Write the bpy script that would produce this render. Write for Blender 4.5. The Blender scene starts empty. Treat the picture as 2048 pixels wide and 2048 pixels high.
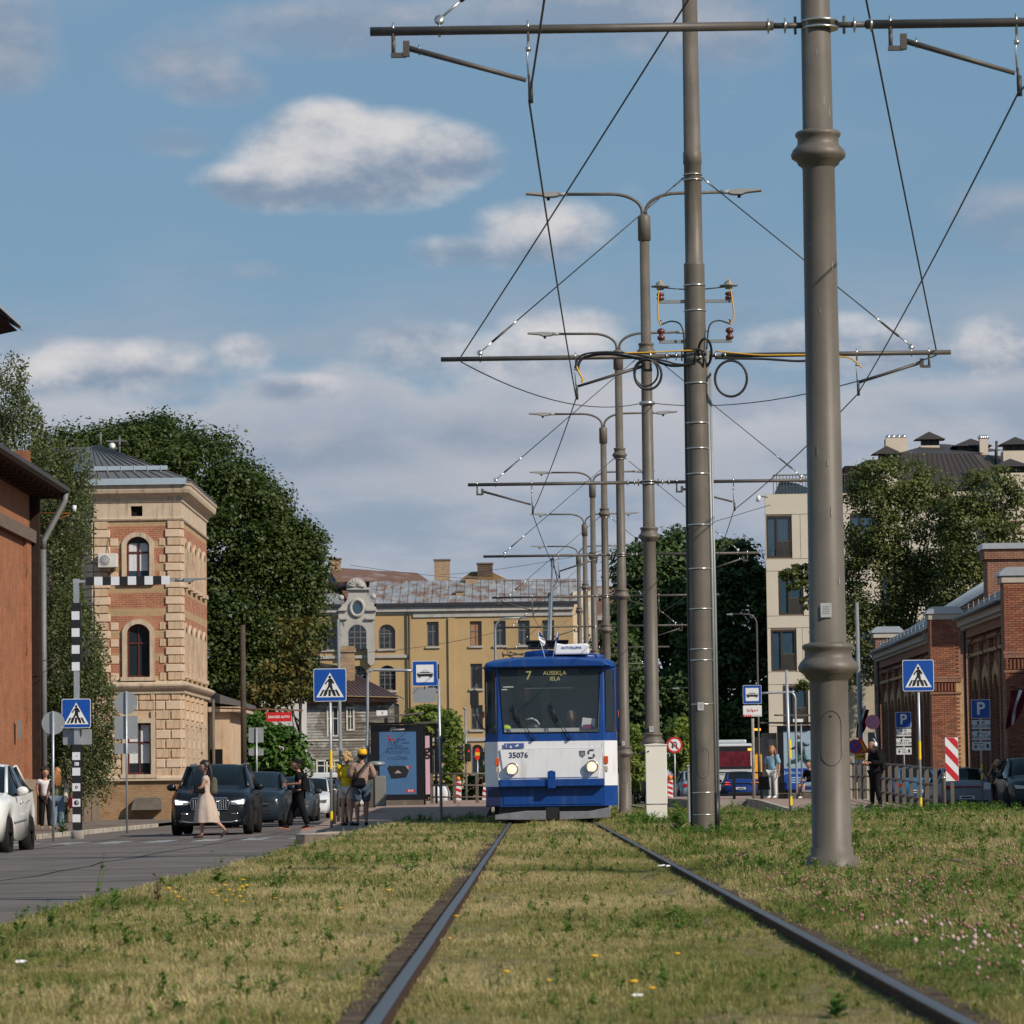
import bpy, bmesh, math, random
import numpy as np
from math import sin, cos, tan, pi, radians, sqrt, atan2
from mathutils import Vector, Matrix, Euler
random.seed(7); np.random.seed(7)
SC = bpy.context.scene
COL = SC.collection
CAMZ = 0.63
F = 7500.0                      # focal length in pixels of the 2048 px frame
YAW, PITCH, ROLL = 0.0047, 0.0738, -0.0135
cam_d = bpy.data.cameras.new('camera'); cam = bpy.data.objects.new('camera', cam_d); COL.objects.link(cam)
cam_d.sensor_width = 36.0; cam_d.lens = F / 2048 * 36.0
cam_d.clip_start = 0.2; cam_d.clip_end = 6000
CR = Matrix.Rotation(YAW, 3, 'Z') @ Matrix.Rotation(pi/2 + PITCH, 3, 'X') @ Matrix.Rotation(ROLL, 3, 'Z')
cam.matrix_world = Matrix.Translation((0, 0, CAMZ)) @ CR.to_4x4()
cam_d.dof.use_dof = True; cam_d.dof.focus_distance = 70.0; cam_d.dof.aperture_fstop = 14.0
SC.camera = cam
def ray(px, py):
 return CR @ Vector(((px - 1024) / F, (1024 - py) / F, -1.0))
def at(px, py, Y):
 """photo pixel -> world point on the plane y = Y"""
 d = ray(px, py); t = Y / d.y
 return Vector((d.x * t, Y, CAMZ + d.z * t))
def XA(px, py, Y): return at(px, py, Y).x
def ZA(px, py, Y): return at(px, py, Y).z
SUN_EL, SUN_AZ = radians(34), radians(50)   # azimuth: to the right of straight behind the camera
sd = bpy.data.lights.new('sun', 'SUN'); so = bpy.data.objects.new('sun', sd); COL.objects.link(so)
sd.energy = 4.3; sd.angle = radians(0.53); sd.color = (1.0, 0.90, 0.77)
tosun = Vector((sin(SUN_AZ)*cos(SUN_EL), -cos(SUN_AZ)*cos(SUN_EL), sin(SUN_EL)))
so.rotation_euler = tosun.to_track_quat('Z', 'Y').to_euler()
SC.view_settings.view_transform = 'Standard'; SC.view_settings.look = 'None'
SC.view_settings.exposure = 0.0; SC.view_settings.gamma = 1.0; SC.view_settings.use_curve_mapping = False
W = bpy.data.worlds.new('World'); SC.world = W; W.use_nodes = True
nt = W.node_tree; nt.nodes.clear()
def WN(t, **k):
 n = nt.nodes.new(t)
 for a, b in k.items(): setattr(n, a, b)
 return n
def WM(op, a, b=None, c=None, clamp=False):
 n = WN('ShaderNodeMath', operation=op, use_clamp=clamp)
 for i, x in enumerate((a, b, c)):
  if x is None: continue
  if isinstance(x, (int, float)): n.inputs[i].default_value = x
  else: nt.links.new(x, n.inputs[i])
 return n.outputs[0]
sky = WN('ShaderNodeTexSky', sky_type='NISHITA', sun_disc=False, sun_elevation=SUN_EL, sun_rotation=radians(180) - SUN_AZ)
sky.air_density = 1.0; sky.dust_density = 1.0; sky.ozone_density = 1.6
tc = WN('ShaderNodeTexCoord'); sx = WN('ShaderNodeSeparateXYZ'); nt.links.new(tc.outputs['Generated'], sx.inputs[0])
dx, dy, dz = sx.outputs
az = WM('ARCTAN2', dx, dy); el = WM('ARCSINE', dz)
def wnoise(scale, detail, rough, off=(0, 0, 0), sq=2.2):
 mp = WN('ShaderNodeMapping'); mp.inputs['Location'].default_value = off; mp.inputs['Scale'].default_value = (1, 1, sq)
 nt.links.new(tc.outputs['Generated'], mp.inputs['Vector'])
 n = WN('ShaderNodeTexNoise'); n.inputs['Scale'].default_value = scale; n.inputs['Detail'].default_value = detail; n.inputs['Roughness'].default_value = rough
 nt.links.new(mp.outputs[0], n.inputs['Vector']); return n.outputs[0]
nA = wnoise(26, 9, .58, sq=1.6); nB = wnoise(26, 9, .58, (-.004, .0, .009), 1.6); nC = wnoise(11, 9, .6, (3, 1, 2), 3.6); nD = wnoise(9, 5, .5, (7, 1, 2), 3.0)
nM = WM('SUBTRACT', nA, .5); nR = WM('SUBTRACT', nA, nB)
BL = [(740,320,270,115,1.6),(900,315,140,80,1.3),(570,370,170,60,1.2),(670,275,140,90,1.4),(1090,465,150,75,1.0),(980,505,180,44,.8),
      (230,725,270,62,1.0),(70,740,130,60,.9),(495,700,75,46,.9),(600,775,120,36,.9),(860,690,170,66,.9),(1130,660,140,56,.9),
      (1000,710,280,60,.8),(1620,700,190,56,.9),(1780,715,160,60,.85),(2000,720,130,66,.9),(1700,660,60,24,.4)]
def blobs(lst, up=0.0):
 tot = None
 for px, py, rx, ry, w in lst:
  a = (px - 1067) / F; e = (1578 - py) / F - up
  u = WM('MULTIPLY', WM('SUBTRACT', az, a), F / rx); v = WM('MULTIPLY', WM('SUBTRACT', el, e), F / ry)
  g = WM('SUBTRACT', 1.0, WM('ADD', WM('MULTIPLY', u, u), WM('MULTIPLY', v, v)))
  g = WM('MULTIPLY', WM('MAXIMUM', g, -1.2), w)
  tot = g if tot is None else WM('SMOOTH_MAX', tot, g, .15)
 return tot
field = blobs(BL)
field2 = blobs(BL, -.007)
FB = [(-20,90,175,125,1.3),(380,120,150,70,.9),(440,170,120,44,.8),(350,285,100,28,.6),(800,60,460,75,.9),(1200,40,460,110,1.1),(1450,80,180,80,.9),(2030,460,130,80,.6),(1500,640,110,46,.7),(650,900,300,70,.8),(1000,870,260,60,.8),(340,860,220,50,.7),(480,540,160,20,.3)]
ff = blobs(FB); ffl = blobs(FB, -.008)
fd = WN('ShaderNodeMapRange', interpolation_type='SMOOTHSTEP'); nt.links.new(WM('ADD', ff, WM('MULTIPLY', nM, 1.9)), fd.inputs[0]); fd.inputs[1].default_value = -.2; fd.inputs[2].default_value = 1.3
fl = WM('ADD', WM('MULTIPLY', WM('SUBTRACT', ffl, ff), .5), WM('ADD', .50, WM('MULTIPLY', nR, 4.0)), clamp=True)
dens = WN('ShaderNodeMapRange', interpolation_type='SMOOTHSTEP'); nt.links.new(WM('ADD', field, WM('MULTIPLY', nM, 1.9)), dens.inputs[0])
dens.inputs[1].default_value = -.15; dens.inputs[2].default_value = 1.0
nE = wnoise(8, 6, .55, (5, 2, 1), 1.2)
edge = WM('ADD', .1120, WM('MULTIPLY', WM('SUBTRACT', nE, .5), .075))
bank = WN('ShaderNodeMapRange', interpolation_type='SMOOTHSTEP'); nt.links.new(WM('SUBTRACT', WM('ADD', edge, WM('MULTIPLY', nM, .022)), el), bank.inputs[0]); bank.inputs[1].default_value = -.001; bank.inputs[2].default_value = .008
bankt = WN('ShaderNodeMapRange', interpolation_type='SMOOTHSTEP'); nt.links.new(WM('SUBTRACT', WM('ADD', edge, WM('MULTIPLY', nM, .03)), el), bankt.inputs[0]); bankt.inputs[1].default_value = .022; bankt.inputs[2].default_value = .001
band = WN('ShaderNodeMapRange', interpolation_type='SMOOTHSTEP'); nt.links.new(el, band.inputs[0]); band.inputs[1].default_value = .150; band.inputs[2].default_value = .105
band2 = WN('ShaderNodeMapRange', interpolation_type='SMOOTHSTEP'); nt.links.new(el, band2.inputs[0]); band2.inputs[1].default_value = .0; band2.inputs[2].default_value = .05
lay = WN('ShaderNodeMapRange', interpolation_type='SMOOTHSTEP'); nt.links.new(nC, lay.inputs[0]); lay.inputs[1].default_value = .38; lay.inputs[2].default_value = .60
layer = WM('MULTIPLY', lay.outputs[0], WM('MULTIPLY', band.outputs[0], .85))
thin = WN('ShaderNodeMapRange', interpolation_type='SMOOTHSTEP'); nt.links.new(nD, thin.inputs[0]); thin.inputs[1].default_value = .50; thin.inputs[2].default_value = .75
thinf = WM('MULTIPLY', thin.outputs[0], .45)
def wmix(f, a, b):
 n = WN('ShaderNodeMix', data_type='RGBA')
 for s, x in ((n.inputs[0], f), (n.inputs[6], a), (n.inputs[7], b)):
  if isinstance(x, (float, int)): s.default_value = x
  elif isinstance(x, tuple): s.default_value = x
  else: nt.links.new(x, s)
 return n.outputs[2]
SKYS = 0.085
def sc_(r, g, b): return (r/SKYS, g/SKYS, b/SKYS, 1)
skyb = wmix(.72, sky.outputs[0], sc_(.172, .318, .475))
skyb = wmix(WM('MULTIPLY', band.outputs[0], .55), skyb, sc_(.27, .38, .50))
c1 = wmix(thinf, skyb, sc_(.30, .385, .50))
c2 = wmix(layer, c1, wmix(nA, sc_(.25, .31, .42), sc_(.50, .52, .58)))
lit = WN('ShaderNodeMapRange', interpolation_type='SMOOTHSTEP'); lit.inputs[1].default_value = -.45; lit.inputs[2].default_value = 1.75
nt.links.new(WM('ADD', WM('MULTIPLY', WM('SUBTRACT', field2, field), .50), WM('ADD', .80, WM('ADD', WM('MULTIPLY', nR, 4.0), WM('MULTIPLY', nM, 1.6)))), lit.inputs[0])
ccol = wmix(lit.outputs[0], sc_(.22, .295, .405), sc_(.66, .65, .665))
bcol = wmix(WM('MULTIPLY', bankt.outputs[0], .75), wmix(WM('ADD', WM('MULTIPLY', lay.outputs[0], .6), WM('MULTIPLY', nA, .5), clamp=True), sc_(.25, .33, .45), sc_(.48, .50, .555)), sc_(.57, .57, .60))
c2 = wmix(WM('MULTIPLY', bank.outputs[0], WM('ADD', .62, WM('MULTIPLY', nA, .50))), c2, bcol)
c2 = wmix(WM('MULTIPLY', fd.outputs[0], .9), c2, wmix(fl, sc_(.245, .315, .42), sc_(.42, .44, .50)))
c3 = wmix(dens.outputs[0], c2, ccol)
bg = WN('ShaderNodeBackground'); bg.inputs[1].default_value = SKYS; nt.links.new(c3, bg.inputs[0])
wo = WN('ShaderNodeOutputWorld'); nt.links.new(bg.outputs[0], wo.inputs[0])
SC.cycles.max_bounces = 6; SC.cycles.diffuse_bounces = 3; SC.cycles.glossy_bounces = 3; SC.cycles.transparent_max_bounces = 6; SC.cycles.transmission_bounces = 4
MATS = {}
def mk(name, col, rough=.7, metal=0.0, var=.12, scale=4.0, bump=0.0, bs=60.0, col2=None, c2s=1.5, c2t=(.45, .65), emit=0, spec=.5, coat=0, streak=None, strs=(6, 6, .6)):
 """plain material with noise in value, an optional second colour in patches, streaks and fine relief"""
 if name in MATS: return MATS[name]
 m = bpy.data.materials.new(name); m.use_nodes = True; t = m.node_tree; L = t.links.new
 p = t.nodes['Principled BSDF']; p.inputs['Roughness'].default_value = rough; p.inputs['Metallic'].default_value = metal
 p.inputs['Specular IOR Level'].default_value = spec if rough < .8 else .08
 if coat: p.inputs['Coat Weight'].default_value = coat; p.inputs['Coat Roughness'].default_value = .08
 tc = t.nodes.new('ShaderNodeTexCoord')
 def noise(s, d=5, r=.6, sc=None):
  n = t.nodes.new('ShaderNodeTexNoise'); n.inputs['Scale'].default_value = s; n.inputs['Detail'].default_value = d; n.inputs['Roughness'].default_value = r
  if sc:
   mp = t.nodes.new('ShaderNodeMapping'); mp.inputs['Scale'].default_value = sc; L(tc.outputs['Object'], mp.inputs[0]); L(mp.outputs[0], n.inputs['Vector'])
  else: L(tc.outputs['Object'], n.inputs['Vector'])
  return n.outputs[0]
 def mr(x, a, b, c, d, sm=False):
  n = t.nodes.new('ShaderNodeMapRange'); L(x, n.inputs[0])
  if sm: n.interpolation_type = 'SMOOTHSTEP'
  for i, v in enumerate((a, b, c, d)): n.inputs[i+1].default_value = v
  return n.outputs[0]
 def mix(f, a, b, bt='MIX'):
  n = t.nodes.new('ShaderNodeMix'); n.data_type = 'RGBA'; n.blend_type = bt
  for s, x in ((n.inputs[0], f), (n.inputs[6], a), (n.inputs[7], b)):
   if isinstance(x, (int, float)): s.default_value = x
   elif isinstance(x, tuple): s.default_value = (*x[:3], 1)
   else: L(x, s)
  return n.outputs[2]
 c = tuple(col)
 if col2: c = mix(mr(noise(c2s, 6, .65), c2t[0], c2t[1], 0, 1, True), tuple(col), tuple(col2))
 if streak: c = mix(mr(noise(1, 5, .6, strs), .5, .72, 0, 1, True), c, tuple(streak))
 if var:
  v = mr(noise(scale, 5, .65), .25, .75, 1-var, 1+var)
  cb = t.nodes.new('ShaderNodeCombineColor')
  for i in range(3): L(v, cb.inputs[i])
  c = mix(1.0, c, cb.outputs[0], 'MULTIPLY')
 if isinstance(c, tuple): p.inputs['Base Color'].default_value = (*c[:3], 1)
 else: L(c, p.inputs['Base Color'])
 if bump:
  b = t.nodes.new('ShaderNodeBump'); b.inputs['Strength'].default_value = bump; b.inputs['Distance'].default_value = .02
  L(noise(bs, 4, .6), b.inputs['Height']); L(b.outputs[0], p.inputs['Normal'])
 if emit:
  p.inputs['Emission Color'].default_value = (*col, 1); p.inputs['Emission Strength'].default_value = emit
 m['p'] = 1; MATS[name] = m; return m
def mk_brick(name, c1, c2, mortar, bw=.26, bh=.077, msz=.012, band=None, wear=None, vert=1):
 m = bpy.data.materials.new(name); m.use_nodes = True; t = m.node_tree; L = t.links.new
 p = t.nodes['Principled BSDF']; p.inputs['Roughness'].default_value = .85; p.inputs['Specular IOR Level'].default_value = .15
 g = t.nodes.new('ShaderNodeNewGeometry'); s = t.nodes.new('ShaderNodeSeparateXYZ'); L(g.outputs['Position'], s.inputs[0])
 ad = t.nodes.new('ShaderNodeMath'); L(s.outputs[0], ad.inputs[0]); L(s.outputs[1], ad.inputs[1])
 cb = t.nodes.new('ShaderNodeCombineXYZ'); L(ad.outputs[0], cb.inputs[0]); L(s.outputs[2], cb.inputs[1])
 b = t.nodes.new('ShaderNodeTexBrick'); L(cb.outputs[0], b.inputs['Vector'])
 b.inputs['Color1'].default_value = (*c1, 1); b.inputs['Color2'].default_value = (*c2, 1); b.inputs['Mortar'].default_value = (*mortar, 1)
 b.inputs['Scale'].default_value = 1; b.inputs['Mortar Size'].default_value = msz; b.inputs['Brick Width'].default_value = bw; b.inputs['Row Height'].default_value = bh
 n = t.nodes.new('ShaderNodeTexNoise'); n.inputs['Scale'].default_value = 1.3; n.inputs['Detail'].default_value = 8; n.inputs['Roughness'].default_value = .7; L(g.outputs['Position'], n.inputs['Vector'])
 out = b.outputs[0]
 def mix(f, a, bb, bt='MIX'):
  x = t.nodes.new('ShaderNodeMix'); x.data_type = 'RGBA'; x.blend_type = bt
  for sck, v in ((x.inputs[0], f), (x.inputs[6], a), (x.inputs[7], bb)):
   if isinstance(v, (int, float)): sck.default_value = v
   elif isinstance(v, tuple): sck.default_value = (*v[:3], 1)
   else: L(v, sck)
  return x.outputs[2]
 if band:      # courses of a second, yellow brick laid in bands
  bb = t.nodes.new('ShaderNodeTexBrick'); L(cb.outputs[0], bb.inputs['Vector'])
  for i, k in enumerate(('Color1', 'Color2')): bb.inputs[k].default_value = (*band[0][i], 1)
  bb.inputs['Mortar'].default_value = (*mortar, 1); bb.inputs['Scale'].default_value = 1; bb.inputs['Mortar Size'].default_value = msz; bb.inputs['Brick Width'].default_value = bw; bb.inputs['Row Height'].default_value = bh
  fr = t.nodes.new('ShaderNodeMath'); fr.operation = 'FRACT'; dv = t.nodes.new('ShaderNodeMath'); dv.operation = 'DIVIDE'; L(s.outputs[2], dv.inputs[0]); dv.inputs[1].default_value = band[1]; L(dv.outputs[0], fr.inputs[0])
  gt = t.nodes.new('ShaderNodeMath'); gt.operation = 'GREATER_THAN'; L(fr.outputs[0], gt.inputs[0]); gt.inputs[1].default_value = band[2]
  out = mix(gt.outputs[0], out, bb.outputs[0])
 mr = t.nodes.new('ShaderNodeMapRange'); L(n.outputs[0], mr.inputs[0]); mr.inputs[1].default_value = .3; mr.inputs[2].default_value = .7; mr.inputs[3].default_value = .72; mr.inputs[4].default_value = 1.22
 cc = t.nodes.new('ShaderNodeCombineColor')
 for i in range(3): L(mr.outputs[0], cc.inputs[i])
 out = mix(1.0, out, cc.outputs[0], 'MULTIPLY')
 if wear:
  m2 = t.nodes.new('ShaderNodeMapRange'); m2.interpolation_type = 'SMOOTHSTEP'; L(n.outputs[0], m2.inputs[0]); m2.inputs[1].default_value = .52; m2.inputs[2].default_value = .7
  out = mix(m2.outputs[0], out, wear)
 L(out, p.inputs['Base Color'])
 bp = t.nodes.new('ShaderNodeBump'); bp.inputs['Strength'].default_value = .6; bp.inputs['Distance'].default_value = .02
 iv = t.nodes.new('ShaderNodeMath'); iv.operation = 'SUBTRACT'; iv.inputs[0].default_value = 1; L(b.outputs['Fac'], iv.inputs[1]); L(iv.outputs[0], bp.inputs['Height']); L(bp.outputs[0], p.inputs['Normal'])
 MATS[name] = m; return m
def mk_glass(name, col=(.02,.03,.04), rough=.06, alpha=1.0):
 m = bpy.data.materials.new(name); m.use_nodes = True; p = m.node_tree.nodes['Principled BSDF']
 p.inputs['Base Color'].default_value = (*col, 1); p.inputs['Roughness'].default_value = rough; p.inputs['Specular IOR Level'].default_value = .8
 t = m.node_tree; n = t.nodes.new('ShaderNodeTexNoise'); n.inputs['Scale'].default_value = 1.1; tc_ = t.nodes.new('ShaderNodeTexCoord'); t.links.new(tc_.outputs['Object'], n.inputs['Vector'])
 b = t.nodes.new('ShaderNodeBump'); b.inputs['Strength'].default_value = .25; b.inputs['Distance'].default_value = .05; t.links.new(n.outputs[0], b.inputs['Height']); t.links.new(b.outputs[0], p.inputs['Normal'])
 if alpha < 1: p.inputs['Alpha'].default_value = alpha
 MATS[name] = m; return m
def mk_leaf(name, c1, c2, rough=.55, trans=.25):
 m = bpy.data.materials.new(name); m.use_nodes = True; t = m.node_tree; L = t.links.new; t.nodes.clear()
 g = t.nodes.new('ShaderNodeNewGeometry'); n = t.nodes.new('ShaderNodeTexNoise'); n.inputs['Scale'].default_value = .45; n.inputs['Detail'].default_value = 3; L(g.outputs['Position'], n.inputs['Vector'])
 ad = t.nodes.new('ShaderNodeMath'); ad.operation = 'MULTIPLY_ADD'; L(g.outputs['Random Per Island'], ad.inputs[0]); ad.inputs[1].default_value = .55; L(n.outputs[0], ad.inputs[2])
 mr = t.nodes.new('ShaderNodeMapRange'); L(ad.outputs[0], mr.inputs[0]); mr.inputs[1].default_value = .35; mr.inputs[2].default_value = 1.1
 x = t.nodes.new('ShaderNodeMix'); x.data_type = 'RGBA'; L(mr.outputs[0], x.inputs[0]); x.inputs[6].default_value = (*c1, 1); x.inputs[7].default_value = (*c2, 1)
 p = t.nodes.new('ShaderNodeBsdfPrincipled'); p.inputs['Roughness'].default_value = rough; p.inputs['Specular IOR Level'].default_value = .3; L(x.outputs[2], p.inputs['Base Color'])
 tr = t.nodes.new('ShaderNodeBsdfTranslucent'); hs = t.nodes.new('ShaderNodeMix'); hs.data_type = 'RGBA'; hs.blend_type = 'MULTIPLY'; hs.inputs[0].default_value = 1; L(x.outputs[2], hs.inputs[6]); hs.inputs[7].default_value = (1.3, 1.5, .5, 1); L(hs.outputs[2], tr.inputs[0])
 ms = t.nodes.new('ShaderNodeMixShader'); ms.inputs[0].default_value = trans; L(p.outputs[0], ms.inputs[1]); L(tr.outputs[0], ms.inputs[2])
 o = t.nodes.new('ShaderNodeOutputMaterial'); L(ms.outputs[0], o.inputs[0]); MATS[name] = m; return m
def rotz(a): return Matrix.Rotation(a, 3, 'Z')
class MB:
 def __init__(s): s.v = []; s.f = []; s.m = []; s.sm = []; s.mats = []; s.cur = 0; s.smooth = False; s.T = None
 def use(s, m, smooth=None):
  if m not in s.mats: s.mats.append(m)
  s.cur = s.mats.index(m)
  if smooth is not None: s.smooth = smooth
  return s
 def V(s, p):
  p = Vector(p)
  if s.T is not None: p = s.T @ p
  s.v.append(tuple(p)); return len(s.v) - 1
 def F(s, idx): s.f.append(tuple(idx)); s.m.append(s.cur); s.sm.append(s.smooth)
 def poly(s, pts): s.F([s.V(p) for p in pts]); return s
 def box(s, x0, x1, y0, y1, z0, z1):
  c = [s.V((x, y, z)) for z in (z0, z1) for y in (y0, y1) for x in (x0, x1)]
  for q in ((0,2,3,1),(4,5,7,6),(0,1,5,4),(2,6,7,3),(0,4,6,2),(1,3,7,5)): s.F([c[i] for i in q])
  return s
 def bx(s, c, d, R=None, tap=1.0):
  """box by centre and size, optional rotation matrix and top taper"""
  ids = []
  for z in (-.5, .5):
   k = tap if z > 0 else 1
   for y in (-.5, .5):
    for x in (-.5, .5):
     p = Vector((x*d[0]*k, y*d[1]*k, z*d[2]))
     if R is not None: p = R @ p
     ids.append(s.V(Vector(c) + p))
  for q in ((0,2,3,1),(4,5,7,6),(0,1,5,4),(2,6,7,3),(0,4,6,2),(1,3,7,5)): s.F([ids[i] for i in q])
  return s
 def prism(s, pts, a, b, ax='y'):
  """polygon (2D) extruded from a to b: ax y -> pts are (x,z); ax z -> (x,y); ax x -> (y,z)"""
  def P(p, t): return (p[0], t, p[1]) if ax == 'y' else ((p[0], p[1], t) if ax == 'z' else (t, p[0], p[1]))
  area = sum(pts[i][0]*pts[(i+1) % len(pts)][1] - pts[(i+1) % len(pts)][0]*pts[i][1] for i in range(len(pts)))
  if area < 0: pts = pts[::-1]
  n = len(pts); A = [s.V(P(p, a)) for p in pts]; B = [s.V(P(p, b)) for p in pts]
  flip = (ax == 'y') != (b < a)
  s.F(A if flip else A[::-1]); s.F(B[::-1] if flip else B)
  for i in range(n):
   j = (i+1) % n; q = (A[i], A[j], B[j], B[i]); s.F(q[::-1] if flip else q)
  return s
 def tube(s, pts, r, n=8, caps=True):
  pts = [Vector(p) for p in pts]; rings = []; N = len(pts)
  rr = r if isinstance(r, (list, tuple)) else [r]*N
  up = None
  for i in range(N):
   d = (pts[min(i+1, N-1)] - pts[max(i-1, 0)]).normalized()
   if up is None:
    up = Vector((0, 0, 1)) if abs(d.z) < .9 else Vector((1, 0, 0))
   a = d.cross(up).normalized(); b = a.cross(d).normalized(); up = b
   rings.append([s.V(pts[i] + (a*cos(2*pi*k/n) + b*sin(2*pi*k/n))*rr[i]) for k in range(n)])
  sm = s.smooth; s.smooth = True
  for i in range(N-1):
   for k in range(n):
    l = (k+1) % n; s.F((rings[i][k], rings[i][l], rings[i+1][l], rings[i+1][k])[::-1])
  s.smooth = False
  if caps: s.F(rings[0]); s.F(rings[-1][::-1])
  s.smooth = sm; return s
 def lathe(s, prof, n=24, c=(0,0,0), ax='z', smooth=True):
  """profile of (r, h) turned about an axis through c"""
  c = Vector(c)
  def P(r, h, a):
   if ax == 'z': return c + Vector((r*cos(a), r*sin(a), h))
   if ax == 'y': return c + Vector((r*cos(a), h, r*sin(a)))
   return c + Vector((h, r*cos(a), r*sin(a)))
  rings = [[s.V(P(r, h, 2*pi*k/n)) for k in range(n)] for r, h in prof]
  sm = s.smooth; s.smooth = smooth
  for i in range(len(prof)-1):
   for k in range(n):
    l = (k+1) % n; q = (rings[i][k], rings[i][l], rings[i+1][l], rings[i+1][k]); s.F(q if ax != 'y' else q[::-1])
  s.smooth = False; s.F(rings[0][::-1]); s.F(rings[-1]); s.smooth = sm; return s
 def ball(s, c, r, nu=14, nv=9):
  if isinstance(r, (int, float)): r = (r, r, r)
  c = Vector(c); rows = []
  for j in range(1, nv):
   t = pi*j/nv; rows.append([s.V(c + Vector((r[0]*sin(t)*cos(2*pi*k/nu), r[1]*sin(t)*sin(2*pi*k/nu), r[2]*cos(t)))) for k in range(nu)])
  top = s.V(c + Vector((0,0,r[2]))); bot = s.V(c - Vector((0,0,r[2])))
  sm = s.smooth; s.smooth = True
  for k in range(nu):
   l = (k+1) % nu; s.F((top, rows[0][k], rows[0][l])); s.F((bot, rows[-1][l], rows[-1][k]))
   for j in range(len(rows)-1): s.F((rows[j][k], rows[j+1][k], rows[j+1][l], rows[j][l]))
  s.smooth = sm; return s
 def loft(s, rings, close=True, cap=True):
  """rings: lists of points of equal length"""
  R = [[s.V(p) for p in r] for r in rings]; n = len(R[0])
  for i in range(len(R)-1):
   for k in range(n if close else n-1):
    l = (k+1) % n; s.F((R[i][k], R[i][l], R[i+1][l], R[i+1][k]))
  if cap: s.F(R[0][::-1]); s.F(R[-1])
  return s
 def mesh(s, name):
  me = bpy.data.meshes.new(name); me.from_pydata(s.v, [], s.f)
  for m in s.mats: me.materials.append(m)
  me.polygons.foreach_set('material_index', s.m); me.polygons.foreach_set('use_smooth', s.sm); me.update(); return me
 def build(s, name, mat=None, parent=None, bevel=0, fixn=False, seg=2):
  if mat is not None and not s.mats: s.mats = [mat]
  me = s.mesh(name)
  if fixn:
   bm = bmesh.new(); bm.from_mesh(me); bmesh.ops.remove_doubles(bm, verts=bm.verts, dist=1e-5); bmesh.ops.recalc_face_normals(bm, faces=bm.faces); bm.to_mesh(me); bm.free()
  o = bpy.data.objects.new(name, me); COL.objects.link(o)
  if parent is not None: o.parent = parent
  if bevel:
   md = o.modifiers.new('b', 'BEVEL'); md.width = bevel; md.segments = seg; md.limit_method = 'ANGLE'; md.angle_limit = radians(35)
  return o
def tag(o, label=None, cat=None, group=None, kind=None):
 if label: o['label'] = label
 if cat: o['category'] = cat
 if group: o['group'] = group
 if kind: o['kind'] = kind
 return o
def thing(name, label, cat, loc=(0,0,0), rz=0, group=None):
 o = bpy.data.objects.new(name, None); COL.objects.link(o); o.empty_display_size = .2
 o.location = loc; o.rotation_euler = (0, 0, rz); return tag(o, label, cat, group)
def struct(b, name, mat=None): return tag(b.build(name, mat), kind='structure')
def inst(me, name, parent, loc=(0,0,0), rot=(0,0,0), scale=None):
 o = bpy.data.objects.new(name, me); COL.objects.link(o); o.parent = parent; o.location = loc; o.rotation_euler = rot
 if scale: o.scale = scale
 return o
def kids(o): return [c for c in bpy.data.objects if c.parent == o]
def dup(o, loc=None, rz=None, label=None, group=None, parent=None, _ch=None):
 if _ch is None:
  _ch = {}
  for c in bpy.data.objects:
   if c.parent: _ch.setdefault(c.parent.name, []).append(c)
 n = o.copy(); COL.objects.link(n); n.parent = parent
 for c in _ch.get(o.name, []): dup(c, parent=n, _ch=_ch)
 if loc is not None: n.location = loc
 if rz is not None: n.rotation_euler = (0, 0, rz)
 if label: n['label'] = label
 if group: n['group'] = group
 return n
_fc = {}
def text(s, size, mat, parent, loc, rz=0, name='lettering', ax='CENTER', ext=.002, tilt=pi/2, bold=0):
 cu = bpy.data.curves.new('t', 'FONT'); cu.body = s; cu.size = size; cu.align_x = ax; cu.align_y = 'CENTER'; cu.extrude = ext; cu.offset = bold; cu.resolution_u = 2
 o = bpy.data.objects.new('t', cu); me = bpy.data.meshes.new_from_object(o); bpy.data.objects.remove(o)
 me.materials.clear(); me.materials.append(mat)
 return inst(me, name, parent, loc, (tilt, 0, rz))
def text_me(s, size, mat, ax='CENTER', ext=.002):
 o = text(s, size, mat, None, (0,0,0), ax=ax, ext=ext); me = o.data; bpy.data.objects.remove(o); return me
ASPH = mk('asphalt', (.150,.130,.120), .85, var=.22, scale=1.2, bump=.35, bs=90, col2=(.185,.158,.143), c2s=.35)
PAVE = mk('worn_pavement', (.21,.17,.14), .9, var=.2, scale=2, bump=.3, bs=50, col2=(.11,.10,.09), c2s=.8)
PINKP = mk('pink_paving', (.33,.235,.195), .9, var=.16, scale=6, bump=.2, bs=70)
CONC = mk('concrete', (.33,.30,.26), .9, var=.2, scale=5, bump=.25, bs=60, col2=(.2,.18,.16), c2s=2)
PGREY = mk('pole_paint', (.120,.103,.084), .5, var=.2, scale=2.5, bump=.04, bs=18, streak=(.16,.135,.108), spec=.35)
DGREY = mk('arm_paint', (.075,.065,.055), .5, var=.2, scale=4, streak=(.10,.085,.07))
GALV = mk('galvanised', (.40,.42,.44), .45, .55, var=.15, scale=6)
GALV2 = mk('dull_grey_metal', (.26,.275,.28), .5, .35, var=.12, scale=3)
STEEL = mk('bright_steel', (.62,.60,.56), .3, .9, var=.1)
BLACK = mk('black_plastic', (.012,.012,.013), .45, var=.1)
RUBBER = mk('rubber', (.02,.019,.018), .8, var=.15)
BLUE = mk('sign_blue', (.003,.065,.33), .4, var=.04)
WHITE = mk('sign_white', (.72,.72,.72), .45, var=.05)
SBLACK = mk('sign_black', (.01,.01,.012), .5, var=0)
RED = mk('sign_red', (.52,.015,.02), .45, var=.08)
YEL = mk('marker_yellow', (.80,.55,.02), .5, var=.06)
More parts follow.
